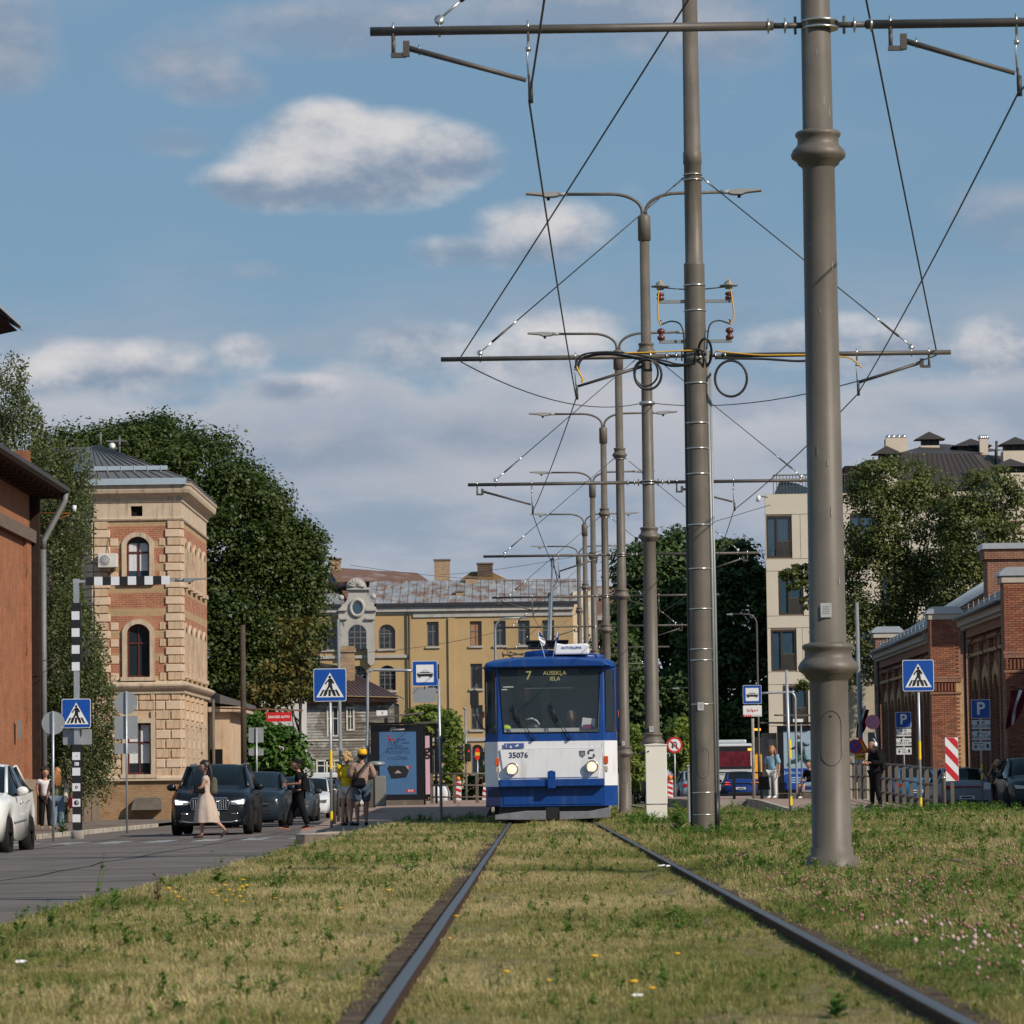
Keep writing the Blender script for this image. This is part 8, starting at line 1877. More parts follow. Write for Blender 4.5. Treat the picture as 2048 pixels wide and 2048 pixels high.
rcar(1922,1626,126,hatch_st(4.3,1.50),4.3,1.84,paint('silver_grey',(.20,.21,.23),.4),'silver grey hatchback with a thin red light bar parked behind the striped board','silver_hatchback',.86,.05,False,True)
rcar(1836,1612,146,hatch_st(4.2,1.48),4.2,1.78,paint('mid_blue',(.03,.13,.27)),'mid blue car parked behind the railing and bollards','blue_parked_car',.82,.0)
rcar(1482,1600,196,hatch_st(4.0,1.46),4.0,1.76,paint('royal_blue',(.010,.035,.17)),'royal blue hatchback with lit tail lights behind the coach','blue_hatchback',.86,0,True)
rcar(1383,1607,175,hatch_st(4.1,1.5),4.1,1.76,paint('pale_blue_grey',(.22,.27,.32)),'pale blue-grey car half hidden behind the grey cabinet','pale_car',.84,.1)
g = at(985,1610,186); t = car('white_hatchback', 'white hatchback behind the railing just left of the tram', 'car', (g.x+.9,186,-.42), radians(-62), dict(L=4.1, W=1.75, mat=paint('white',(.60,.61,.63)), R=.33, gc=.2, st=hatch_st(4.1,1.5), glass=(1.2,1.95,3.1,3.8), pil=[2.7], handles=(2.2,)))
rearface(t, 4.1, 1.75, .86)
t = car('dark_suv', 'dark SUV just entering at the right edge of the picture', 'car', (at(2084,1628,112).x, 112, at(2064,1628,112).z), radians(0), dict(L=4.6, W=1.85, mat=paint('dark_green',(.02,.03,.03)), R=.36, gc=.24, st=suv_st(4.6,1.04,1.66), glass=(1.30,2.05,3.6,4.48), pil=[2.9]))
frontface(t, 1.85, .8, False, False)
t = rcar(1600,1604,170,hatch_st(4.1,1.5),4.1,1.76,paint('grey',(.12,.12,.13)),'grey car glimpsed behind the right shelter','grey_parked_car',.84,.0) if False else None
g = at(1463,1600,214); co = thing('coach', 'grey coach seen from behind with a dark red rear window and orange lamps', 'bus', (at(1460,1600,214).x+.02,214,-.35)); CG = mk('coach_grey', (.55,.56,.58), .3, var=.05, coat=.3)
xr_ = XA(1507,1550,214)-co.location.x; zt_ = ZA(1470,1487,214)+.35
MB().use(CG).box(xr_-2.55, xr_, 0, 11, .35, zt_).build('body', parent=co, bevel=.12, seg=3); MB().use(mk('coach_roof', (.45,.50,.52), .4)).box(xr_-2.3, xr_-.35, .3, 10, zt_, zt_+.22).build('roof_unit', parent=co, bevel=.08)
MB().use(mk('red_curtain_glass', (.12,.015,.025), .15, var=.5, scale=3)).box(xr_-2.4, xr_-.15, -.02, 0-.003, zt_-1.3, zt_-.45).use(SBLACK).box(xr_-2.45,xr_-.1,-.02,-.003,zt_-.45,zt_-.15).box(xr_-2.45,xr_-.1,-.018,-.003,zt_-1.45,zt_-1.3).build('rear_window', parent=co)
MB().use(mk('coach_line', (.12,.12,.13), .5)).box(xr_-1.9,xr_-.5,-.012,-.003,zt_-1.78,zt_-1.74).build('lettering_line', parent=co)
for x_ in (xr_-.18, xr_-2.35): MB().use(mk('orange_on', (1.0,.35,.03), .4, emit=1.6, var=0)).bx((x_,-.03,zt_-.35),(.24,.05,.14)).build('marker_lamp', parent=co)
MB().use(BLACK).box(xr_-2.5,xr_-.05,-.03,0,.35,.75).build('bumper', parent=co)
for s in (-2.2,-.3): MB().use(RUBBER, True).lathe([(.2,-.15),(.48,-.15),(.48,.15),(.2,.15)], 18, (xr_+s,2.5,.48), ax='x').build('wheel', parent=co)
tk = thing('yellow_vehicle', 'yellow vehicle side showing between the coach and the right shelter', 'van', (at(1512,1600,225).x,225,-.35)); MB().use(mk('van_yellow', (.75,.34,.02), .4)).box(-.1,.5,0,4,1.1,3.0).build('body', parent=tk, bevel=.05); MB().use(BLACK).box(-.05,.75,-.1,-.01,2.95,3.9).box(-.1,.5,.02,3.9,.3,1.09).build('window', parent=tk); MB().use(mk('orange_on',(0,0,0))).bx((.1,-.05,4.35),(.5,.1,.12)).build('beacon', parent=tk)
sc3 = thing('kick_scooter', 'green electric kick scooter standing by the warehouse doors at right', 'scooter', tuple(at(2018,1628,118)))
MB().use(mk('scooter_green', (.01,.16,.12), .4), True).tube([(0,.0,.12),(-.05,0,1.05)], .025, 8).tube([(-.22,0,1.05),(.14,0,1.05)], .018, 6).build('stem', parent=sc3); MB().use(BLACK).bx((.1,.45,.13),(.14,.9,.05)).build('deck', parent=sc3)
for y_ in (0,.95): MB().use(RUBBER, True).lathe([(.03,-.025),(.11,-.03),(.11,.03),(.03,.025)], 14, (0,y_,.11), ax='x').build('wheel', parent=sc3)
SKIN = mk('skin', (.42,.23,.155), .5, var=.06, scale=8); SKIN2 = mk('skin_tan', (.33,.17,.11), .5, var=.06, scale=8)
def skin_mesh(nodes, edges, name, sub=1):
 """nodes: {key: (pos, rx, ry)}; the first key is the root"""
 ks = list(nodes); me = bpy.data.meshes.new(name); me.from_pydata([tuple(nodes[k][0]) for k in ks], [(ks.index(a), ks.index(b_)) for a, b_ in edges], [])
 o = bpy.data.objects.new('tmp', me); COL.objects.link(o)
 md = o.modifiers.new('s', 'SKIN'); md.use_smooth_shade = True; md.branch_smoothing = .6
 sv = me.skin_vertices[0].data
 for i, k in enumerate(ks): sv[i].radius = nodes[k][1:3] if len(nodes[k]) > 2 else (nodes[k][1],)*2; sv[i].use_root = (i == 0)
 sb = o.modifiers.new('d', 'SUBSURF'); sb.levels = sub; sb.render_levels = sub
 dg = bpy.context.evaluated_depsgraph_get(); dg.update(); ev = o.evaluated_get(dg); m2 = bpy.data.meshes.new_from_object(ev)
 bpy.data.objects.remove(o); m2.name = name; return m2
def head_mesh(b, c, H, yaw, pitch, skin, female=False):
 """face towards -y before the turn: eyes, nose, mouth, ears"""
 R = Matrix.Rotation(yaw, 3, 'Z') @ Matrix.Rotation(pitch, 3, 'X'); c = Vector(c); s = H*.072
 b.use(skin, True); nu, nv = 20, 14; rows = []
 def sh(u, v):
  t, p = pi*v, 2*pi*u; x, y, z = sin(t)*cos(p), sin(t)*sin(p), cos(t)
  w = 1.0 - .22*max(0, -z)**1.3; X = x*.76*w; Y = y*(.92 if y < 0 else .98)*(1-.14*max(0,-z)); Z = z*1.10
  if y < -.3:                      # face: brow, nose, lips, chin
   g = math.exp(-((X/.13)**2));
   Y -= g*.24*math.exp(-(((Z+.12)/.16)**2)); Y += .10*math.exp(-(((abs(X)-.30)/.16)**2))*math.exp(-(((Z-.08)/.12)**2))
   Y -= .07*math.exp(-((X/.25)**2))*math.exp(-(((Z+.52)/.07)**2)); Y -= .10*math.exp(-((X/.3)**2))*math.exp(-(((Z+.88)/.16)**2))
  return c + R @ (Vector((X, Y, Z))*s)
 top = b.V(sh(0,0)); bot = b.V(sh(0,1)); rows = [[b.V(sh(k/nu, j/nv)) for k in range(nu)] for j in range(1, nv)]
 for k in range(nu):
  l = (k+1) % nu; b.F((top, rows[0][k], rows[0][l])); b.F((bot, rows[-1][l], rows[-1][k]))
  for j in range(len(rows)-1): b.F((rows[j][k], rows[j+1][k], rows[j+1][l], rows[j][l]))
 for sd_ in (-1, 1):
  b.ball(c + R @ (Vector((sd_*.77,.08,-.05))*s), (.010*H*.6,.02*H*.6,.028*H*.6), 8, 6)
  b.use(mk('eye', (.03,.02,.02), .3, var=0), True).ball(c + R @ (Vector((sd_*.30,-.80,.07))*s), (s*.10,s*.05,s*.06), 6, 5); b.use(skin, True)
 b.use(mk('lip', (.30,.10,.08), .5, var=0), True).ball(c + R @ (Vector((0,-.93,-.50))*s), (s*.22,s*.06,s*.06), 8, 5)
 return R, s
def person(label, loc, rz, H, pose, look, group=None, cat='person', scale=1):
 """pose: overrides of joints (fractions of H, facing -y). look: clothing"""
 J = dict(pel=(0,0,.53), wai=(0,0,.60), che=(0,.0,.72), nek=(0,.005,.825), hed=(0,-.01,.925),
             sl=(-.105,0,.80), sr=(.105,0,.80), el=(-.14,.01,.63), er=(.14,.01,.63), wl=(-.15,-.03,.485), wr=(.15,-.03,.485),
             hl=(-.052,0,.505), hr=(.052,0,.505), kl=(-.056,-.01,.28), kr=(.056,-.01,.28), al=(-.058,.01,.045), ar=(.058,.01,.045), tl=(-.065,-.085,.018), tr=(.065,-.085,.018))
 J.update(pose); J = {k: Vector(v)*H for k, v in J.items()}; f = look.get('fem', False); sk = look.get('skin', SKIN); bw = look.get('build', 1.0)
 t = thing('person', label, cat, loc, rz, group)
 if group is None and 'group' in t: del t['group']
 r = lambda a, c=None: (a*H, (c if c is not None else a)*H)
 N = {'pel': (J['pel'], *r(.076*bw,.056*bw))}
 N['wai'] = (J['wai'], *r((.062 if f else .070)*bw,.050*bw)); N['che'] = (J['che'], *r((.074 if f else .084)*bw,.055*bw)); N['nkb'] = (J['che'].lerp(J['nek'],.75), *r(.052,.04)); N['nek'] = (J['nek'], *r(.027)); N['hd0'] = (J['hed']-Vector((0,0,.03*H)), *r(.03))
 E = [('pel','wai'),('wai','che'),('che','nkb'),('nkb','nek'),('nek','hd0')]
 for s in 'lr':
  N['s'+s] = (J['s'+s], *r(.030*bw)); N['e'+s] = (J['e'+s], *r(.022*bw)); N['m'+s] = (J['e'+s].lerp(J['w'+s],.3), *r(.0215*bw)); N['w'+s] = (J['w'+s], *r(.0125))
  d = (J['w'+s]-J['e'+s]).normalized(); side = Vector(look.get('palm'+s, (0,-1,0))); u = d.cross(side)
  u = u.normalized() if u.length > .1 else Vector((1,0,0)); nn = d.cross(u).normalized()
  pm = J['w'+s]+d*.030*H; N['p'+s] = (pm, *r(.0165,.0095)); E += [('che','s'+s),('s'+s,'e'+s),('e'+s,'m'+s),('m'+s,'w'+s),('w'+s,'p'+s)]
  curl = look.get('curl', .35)
  N['h'+s] = (J['h'+s], *r(.054*bw)); N['u'+s] = (J['h'+s].lerp(J['k'+s],.45), *r(.045*bw)); N['k'+s] = (J['k'+s], *r(.030*bw)); N['c'+s] = (J['k'+s].lerp(J['a'+s],.32), *r(.031*bw)); N['a'+s] = (J['a'+s], *r(.0165)); N['t'+s] = (J['t'+s], *r(.018,.012))
  E += [('pel','h'+s),('h'+s,'u'+s),('u'+s,'k'+s),('k'+s,'c'+s),('c'+s,'a'+s),('a'+s,'t'+s)]
 me = skin_mesh(N, E, 'body'); bm = bmesh.new(); bm.from_mesh(me)
 b = MB(); b.use(sk, True)
 for v in me.vertices: b.v.append(tuple(v.co))
 for p_ in me.polygons: b.f.append(tuple(p_.vertices)); b.m.append(0); b.sm.append(True)
 bm.free()
 R, hs = head_mesh(b, J['hed'], H, pose_yaw(look), look.get('pitch', 0), sk)
 for s in 'lr':
  d = (J['w'+s]-J['e'+s]).normalized(); side = Vector(look.get('palm'+s, (0,-1,0))); u = d.cross(side); u = u.normalized() if u.length > .1 else Vector((1,0,0)); nn = u.cross(d).normalized()
  pm = J['w'+s]+d*.045*H
  for q in range(4):
   o = pm+u*((q-1.5)*.0095*H); Lf = (.036,.042,.040,.031)[q]*H; c1 = look.get('curl', .35)
   m_ = o+(d*cos(c1*.6)+nn*sin(c1*.6))*Lf*.55; e_ = m_+(d*cos(c1*1.8)+nn*sin(c1*1.8))*Lf*.5
   b.use(sk, True).tube([o-d*.012*H, o, m_, e_], [.006*H,.0055*H,.005*H,.0038*H], 6)
  o = J['w'+s]+d*.018*H-u*.014*H; b.tube([o, o-u*.016*H+d*.014*H, o-u*.020*H+d*.032*H+nn*.006*H], [.0065*H,.006*H,.0045*H], 6)
 b.build('body', parent=t)
 def garment(keys, edges, grow, mat, nm, over={}):
  NN = {}
  for k in keys:
   p_, a, c = (over[k] if k in over else N[k]); NN[k] = (p_, a+grow*H, c+grow*H)
  m2 = skin_mesh(NN, edges, nm); m2.materials.append(mat)
  for p_ in m2.polygons: p_.use_smooth = True
  return inst(m2, nm, t)
 if look.get('top'):
  mt, sleeve = look['top']; ov = {}; keys = ['pel','wai','che','nkb','sl','sr']; ed = [('pel','wai'),('wai','che'),('che','nkb'),('che','sl'),('che','sr')]
  for s in 'lr':
   if sleeve >= 1: ov['e'+s] = (N['e'+s][0], N['e'+s][1], N['e'+s][2]); keys += ['e'+s,'w'+s]; ov['w'+s] = (J['w'+s]-(J['w'+s]-J['e'+s]).normalized()*.01*H, .016*H, .016*H); ed += [('s'+s,'e'+s),('e'+s,'w'+s)]
   elif sleeve > 0: keys += ['e'+s]; ov['e'+s] = (J['s'+s].lerp(J['e'+s], sleeve), .030*H*bw, .030*H*bw); ed += [('s'+s,'e'+s)]
  if look.get('long'): ov['pel'] = (J['pel']-Vector((0,0,look['long']*H)), .078*H*bw, .058*H*bw)
  garment(keys, ed, look.get('loose', .012), mt, look.get('topname', 'shirt'), ov)
 if look.get('legs'):
  mt, ln = look['legs']; keys = ['pel','hl','ul','hr','ur']; ed = [('pel','hl'),('hl','ul'),('pel','hr'),('hr','ur')]; ov = {'pel': (J['pel']+Vector((0,0,.01*H)), .074*H*bw, .055*H*bw)}
  for s in 'lr':
   if ln >= 1: keys += ['k'+s,'c'+s,'a'+s]; ov['a'+s] = (J['a'+s], .026*H, .026*H); ed += [('u'+s,'k'+s),('k'+s,'c'+s),('c'+s,'a'+s)]
   elif ln > .5: ov['k'+s] = (J['h'+s].lerp(J['k'+s], ln), .044*H*bw, .044*H*bw); keys += ['k'+s]; ed += [('u'+s,'k'+s)]
  garment(keys, ed, look.get('legloose', .008), mt, 'shorts' if ln < 1 else 'trousers', ov)
 if look.get('dress'):
  mt = look['dress']; b = MB().use(mt, True); n = 28; rings = []
  za, kn = J['che'].z, look.get('hem', .22)*H; hx = (J['kl']+J['kr'])/2
  for z, rx, ry in ((za+.02*H,.088,.062),(J['wai'].z,.090,.075),(J['pel'].z,.108,.100),(.44*H,.125,.125),(.34*H,.138,.145),(kn,.145,.158)):
   u = max(0, (J['pel'].z-z)/(J['pel'].z-hx.z)) if z < J['pel'].z else 0; ctr = J['pel'].lerp(hx, min(1.3, u))
   k_ = .0 if z > J['wai'].z else .10*max(0,(J['wai'].z-z)/H)/.3
   rings.append([(ctr.x+rx*H*(1+k_*sin(7*a))*cos(a), ctr.y+ry*H*(1+k_*sin(7*a+1))*sin(a), z+ .006*H*sin(5*a)*(z < .3*H)) for a in np.linspace(0, 2*pi, n+1)[:-1]])
  b.loft(rings, True, False); b.build('skirt', parent=t)
 if look.get('shoes'):
  for s in 'lr':
   d = (J['t'+s]-J['a'+s]); d = Vector((d.x, d.y, d.z+(.027*H if abs(d.z+.027*H) < .02*H else .02*H))); a_ = atan2(d.y, d.x)+pi/2
   dl = (J['t'+s]-J['a'+s]); el_ = math.asin(max(-1, min(1, (dl.z+.028*H)/max(dl.length, 1e-4))))
   RR = Matrix.Rotation(a_, 3, 'Z') @ Matrix.Rotation(-el_, 3, 'X'); c = J['a'+s].lerp(J['t'+s], .5)
   b = MB().use(look['shoes'], True); rg = []
   for y, w, h in ((.30,.45,.5),(.27,.8,1.0),(.08,.9,1.05),(-.12,1.0,.8),(-.30,.85,.55),(-.38,.4,.35)):
    rg.append([c + RR @ Vector((.026*H*w*cos(q), y*.30*H*.62, -.022*H+.028*H*h*(1+sin(q))*.85)) for q in np.linspace(0, 2*pi, 11)[:-1]])
   b.loft(rg);
   if look.get('sole'): b.use(look['sole'], False).bx(c+RR @ Vector((0,-.005*H,-.022*H)), (.05*H,.135*H,.010*H), RR)
   b.build('shoe', parent=t)
 hc = look.get('hair')
 if hc:
  b = MB().use(hc, True); c = J['hed']; st = look.get('style', 'short')
  nu, nv = 20, 9
  def hp(u, v, k=1.1):
   tt, p_ = pi*.62*v, 2*pi*u; x, y, z = sin(tt)*cos(p_), sin(tt)*sin(p_), cos(tt)
   cut = .0
   if y < -.2 and z < .45: k = .72
   rn = 1+.05*sin(9*p_+6*tt)
   return c + R @ (Vector((x*.80*k*rn, y*1.0*k*rn+.05, z*1.12*k+.05))*hs)
  tp = b.V(hp(0,0)); rows = [[b.V(hp(k/nu, j/nv)) for k in range(nu)] for j in range(1, nv+1)]
  for k in range(nu):
   l = (k+1) % nu; b.F((tp, rows[0][k], rows[0][l]))
   for j in range(len(rows)-1): b.F((rows[j][k], rows[j+1][k], rows[j+1][l], rows[j][l]))
  b.F(rows[-1])
  rq_ = random.Random(3)
  if st == 'long':
   for q in range(9):
    x0_ = (q-4)*.16; P0 = c+R @ (Vector((x0_,.75,.3))*hs); P1 = c+R @ (Vector((x0_*1.25,1.05,-1.0))*hs); P2_ = P1+Vector((x0_*.4*hs, .1*hs, -look.get('hlen', 1.6)*hs*(1+rq_.uniform(-.15,.1))))
    b.tube(smooth([P0,P1,P2_],4), [.30*hs]*5+[.28*hs,.24*hs,.16*hs,.06*hs], 7)
  if st == 'curly':
   for q in range(46):
    a_, e_ = rq_.uniform(0, 2*pi), rq_.uniform(-.35, 1.5); v = Vector((cos(a_)*cos(e_)*.9, sin(a_)*cos(e_)*.95+.12, sin(e_)*1.1));
    if v.y < -.45 and v.z < .55: continue
    b.ball(c+R @ (v*hs*1.08), hs*rq_.uniform(.2,.34), 7, 5)
  if st == 'bob':
   for q in range(30):
    a_ = rq_.uniform(-.3, pi+.3); z_ = rq_.uniform(-.9,.5); v = Vector((cos(a_)*.92, sin(a_)*.9+.15, z_)); b.tube([c+R @ (v*hs), c+R @ (Vector((v.x*1.12, v.y*1.1, v.z-.8))*hs)], [.2*hs,.07*hs], 5)
  b.build('hair', parent=t)
 if look.get('cap'):
  m1, m2, back = look['cap']; b = MB().use(m1, True); c = J['hed']
  pr_ = [(1.0,.28),(1.0,.55),(.86,.92),(.5,1.15),(0,1.2)]; n = 18
  rg = [[c+R @ (Vector((r_*.86*cos(q), r_*1.02*sin(q)+.04, z_+.05))*hs) for q in np.linspace(0,2*pi,n+1)[:-1]] for r_, z_ in pr_]; b.loft(rg, True, False)
  sgn = 1 if back else -1; b.use(m2, True).loft([[c+R @ (Vector((.6*cos(q), sgn*(.9+.75*sin(q)), .36-.12*sin(q)+dz))*hs) for q in np.linspace(0,pi,9)] for dz in (0,.06)], False, True); b.build('cap', parent=t)
 return t, J, H
def pose_yaw(look): return look.get('yaw', 0)
def fab(n, c, **k): return mk('cloth_'+n, c, .9, var=k.pop('var', .14), scale=k.pop('scale', 7), bump=.3, bs=14, **k)
BEIGE = fab('beige', (.50,.40,.335)); BLK = fab('black', (.012,.012,.014)); YELC = fab('yellow', (.72,.50,.03)); BRN = fab('taupe', (.33,.225,.185)); DEN = fab('denim_shorts', (.085,.12,.16), streak=(.05,.07,.1)); CREAMC = fab('cream', (.56,.48,.42)); WHC = fab('white', (.66,.63,.67)); JEAN = fab('jeans', (.13,.19,.27), col2=(.25,.33,.42), c2s=3); FLO = fab('floral', (.12,.14,.08), col2=(.36,.33,.16), c2s=22, scale=15); OLIVE = fab('olive', (.10,.095,.065)); LBLUE = fab('light_blue', (.22,.38,.50)); GREYC = fab('grey', (.33,.33,.34))
HDK = mk('hair_dark', (.015,.010,.009), .5, var=.2); HBL = mk('hair_blonde', (.42,.28,.13), .55, var=.25, scale=20); HGI = mk('hair_ginger', (.40,.17,.05), .55, var=.25, scale=20); HBR = mk('hair_brown', (.05,.03,.02), .5, var=.2)
def bag(parent, c, d, mat, nm='bag', R=None, bev=.03): return MB().use(mat).bx(c, d, R, .85).build(nm, parent=parent, bevel=bev, seg=3)
def strap(parent, pts, r, mat, nm='strap'): return MB().use(mat, True).tube(smooth(pts, 4), r, 6).build(nm, parent=parent)
g = at(412,1664,81.5)
t, J, H = person('woman in a long beige dress walking left past the black SUV', (g.x, 81.5, roadz(g.x,81.5)), radians(-84), 1.68,
  dict(el=(-.13,.03,.64), wl=(-.12,-.02,.49), er=(.125,-.05,.66), wr=(.05,-.16,.62), kl=(-.05,-.05,.285), al=(-.05,-.05,.045), tl=(-.05,-.14,.016), kr=(.05,.07,.28), ar=(.05,.25,.11), tr=(.05,.22,.03)),
  dict(fem=True, build=1.12, top=(BEIGE,.55), topname='dress_bodice', loose=.014, dress=BEIGE, hem=.21, hair=HDK, style='long', hlen=2.2, shoes=mk('sandal_brown', (.06,.03,.02), .6), pitch=.05))
bag(t, (.15,-.14,1.08), (.10,.26,.20), BLK, 'shoulder_bag'); strap(t, [(.15,-.12,1.15),(.16,-.05,1.3),(.08,.02,1.40),(-.12,.02,1.38)], .012, BLK)
bk = bag(t, (.03,.17,1.14), (.26,.18,.38), OLIVE, 'backpack', None, .08)
g = at(598,1656,97.5)
t, J, H = person('man in black clothes and cap walking left while looking at his phone', (g.x, 97.5, roadz(g.x,97.5)), radians(-86), 1.83,
  dict(hed=(0,-.035,.92), el=(-.13,.02,.65), wl=(-.08,-.14,.645), er=(.13,.02,.65), wr=(.07,-.15,.64), kl=(-.045,-.09,.285), al=(-.045,-.155,.05), tl=(-.045,-.235,.035), kr=(.045,.05,.275), ar=(.045,.13,.06), tr=(.045,.055,.016)),
  dict(top=(BLK,.75), loose=.016, legs=(BLK,1), legloose=.020, cap=(BLK,BLK,False), hair=HBR, pitch=-.5, shoes=BLK, sole=mk('sole_orange', (.75,.18,.08), .6), curl=.9, skin=SKIN2))
bag(t, (.0,.15,1.20), (.30,.17,.46), BLK, 'backpack', None, .06); MB().use(mk('phone', (.02,.02,.02), .2)).bx((0,-.38,1.20),(.09,.14,.012),Matrix.Rotation(.3,3,'X')).build('phone', parent=t)
g = at(695,1655,84.6)
t, J, H = person('woman in a yellow ruffled top and white shorts, seen from behind by the bollards', (g.x, 84.6, -.15), radians(180-28), 1.66,
  dict(hed=(.01,-.02,.922), el=(-.14,-.03,.65), wl=(-.06,-.12,.60), er=(.14,-.02,.64), wr=(.06,-.12,.58), kr=(.06,.0,.28), ar=(.065,.03,.045)),
  dict(fem=True, build=1.08, top=(YELC,.25), loose=.030, long=.03, legs=(CREAMC,.62), legloose=.014, hair=HBL, style='curly', shoes=mk('sandal_black', (.02,.02,.02), .6), pitch=-.2))
for k in range(10):
 a_ = 2*pi*k/10; MB().use(YELC, True).ball((.19*cos(a_), .13*sin(a_), 1.22+.10*sin(a_*3)), (.08,.06,.07), 8, 6).build('ruffle', parent=t)
bag(t, (.12,-.02,.55), (.16,.12,.24), mk('bag_maroon', (.07,.012,.015), .6), 'hand_bag')
g = at(725,1655,84.2)
t, J, H = person('man in a taupe jacket, denim shorts and yellow cap worn backwards by the bin', (g.x, 84.2, -.15), radians(180+12), 1.74,
  dict(hed=(-.01,-.035,.915), el=(-.165,-.01,.64), wl=(-.08,-.13,.62), er=(.165,-.02,.65), wr=(.06,-.15,.65), kl=(-.055,-.02,.28), al=(-.05,.0,.045), kr=(.07,.0,.28), ar=(.065,.03,.045)),
  dict(build=1.12, top=(BRN,1), topname='jacket', loose=.020, legs=(DEN,.92), legloose=.018, cap=(mk('cap_yellow', (.80,.42,.01), .7), BLK, True), hair=HDK, shoes=BLK, skin=SKIN2, pitch=-.35))
bag(t, (.11,.19,.98), (.34,.14,.20), BLK, 'belt_bag', None, .05); strap(t, [(.16,.16,1.05),(.10,.19,1.2),(-.10,.15,1.42)], .014, BLK)
MB().use(mk('phone', (0,0,0))).bx((0,-.30,1.15),(.07,.01,.14)).build('phone', parent=t)
g = at(91,1657,103.5)
t, J, H = person('woman in white T-shirt and black trousers standing beside the downpipe', (g.x, 103.5, -.30), radians(12), 1.70,
  dict(el=(-.14,.03,.65), wl=(-.10,.06,.52), wr=(.10,.0,.52), kl=(-.05,-.02,.28), ar=(.07,.02,.045)),
  dict(fem=True, build=1.0, top=(WHC,.5), loose=.016, legs=(BLK,1), legloose=.012, hair=HDK, style='curly', shoes=mk('sandal_tan', (.3,.2,.13), .6), yaw=.15))
g = at(116,1662,98.5)
t, J, H = person('woman with ginger ponytail in floral top and jeans skirt carrying bags', (g.x, 98.5, -.30), radians(172), 1.66,
  dict(el=(-.15,-.02,.64), wl=(-.17,-.07,.50), er=(.16,-.01,.64), wr=(.19,-.05,.50), kl=(-.05,-.03,.28), kr=(.05,.03,.28), ar=(.05,.09,.06), tr=(.05,.02,.03)),
  dict(fem=True, build=1.1, top=(FLO,.35), loose=.012, legs=(JEAN,1), legloose=.022, hair=HGI, style='long', hlen=2.2, shoes=BLK))
bag(t, (-.24,.03,.92), (.10,.26,.34), mk('bag_canvas', (.62,.55,.42), .9), 'tote_bag'); bag(t, (-.36,-.02,.74), (.10,.24,.30), mk('bag_red', (.55,.02,.03), .7), 'carrier_bag'); strap(t, [(-.24,.0,1.08),(-.2,-.02,1.35),(-.22,.08,1.05)], .012, CREAMC)
g = at(1752,1607,93)
t, J, H = person('person in a loose black coat with white headphones waiting at the railing', (g.x, 93, .045), radians(-62), 1.70,
  dict(hed=(0,-.035,.918), el=(-.13,.01,.65), wl=(-.06,-.13,.66), er=(.13,.01,.65), wr=(.06,-.13,.66), kl=(-.05,-.02,.28), al=(-.055,-.03,.045), tl=(-.06,-.115,.018), ar=(.055,.05,.045), tr=(.06,-.03,.018)),
  dict(fem=True, build=1.05, top=(BLK,1), topname='coat', loose=.030, long=.12, legs=(BLK,1), hair=HDK, style='bob', shoes=BLK, pitch=-.35, curl=.8))
bag(t, (.02,.17,1.14), (.28,.14,.42), BLK, 'backpack', None, .05); MB().use(WHITE, True).ball((-.115,-.05,1.57), (.03,.05,.06), 10, 7).ball((.115,-.05,1.57), (.03,.05,.06), 10, 7).tube([(.11*cos(a),-.05,1.58+.13*sin(a)) for a in np.linspace(0,pi,9)], .012, 6).build('headphones', parent=t)
g = at(1546,1601,121)
t, J, H = person('woman in a light blue shirt holding a black shopping bag by the right shelter', (g.x, 121, .22), radians(-30), 1.68, dict(wl=(-.14,-.03,.50)), dict(fem=True, build=1.05, top=(LBLUE,.9), loose=.026, legs=(mk('cloth_white_trousers', (.60,.60,.60), .9), 1), hair=HGI, style='bob', shoes=WHITE))
bag(t, (-.26,-.06,.50), (.40,.14,.42), BLK, 'shopping_bag', None, .01); strap(t, [(-.34,-.06,.72),(-.26,-.06,.88),(-.18,-.06,.72)], .008, CREAMC)
g = at(1622,1600,121.2)
t, J, H = person('seated person in dark clothes on the bench of the right shelter', (g.x, 121.3, .20), radians(-50), 1.68,
  dict(pel=(0,0,.27), wai=(0,-.0,.34), che=(0,-.01,.46), nek=(0,-.02,.565), hed=(0,-.04,.66), sl=(-.105,-.01,.54), sr=(.105,-.01,.54), el=(-.13,-.07,.40), er=(.13,-.07,.40), wl=(-.06,-.18,.37), wr=(.06,-.18,.37), hl=(-.052,-.02,.265), hr=(.052,-.02,.265), kl=(-.06,-.24,.27), kr=(.06,-.24,.27), al=(-.06,-.25,.045), ar=(.06,-.28,.045), tl=(-.065,-.34,.018), tr=(.065,-.37,.018)),
  dict(top=(BLK,1), legs=(JEAN,.95), hair=HDK, shoes=WHITE, loose=.018))
g = at(1997,1628,116)
t, J, H = person('woman with raised hand standing in shade by the warehouse doors', (g.x, 116, g.z), radians(-20), 1.66, dict(el=(-.17,-.03,.70), wl=(-.09,-.06,.86), wr=(.12,-.05,.50)), dict(fem=True, build=1.1, top=(fab('dark_teal', (.02,.035,.04)),.4), loose=.02, legs=(BLK,1), hair=HBL, style='bob', shoes=BLK))
bag(t, (-.32,.02,.85), (.25,.16,.22), mk('bag_pale', (.5,.5,.52), .6), 'hand_bag')
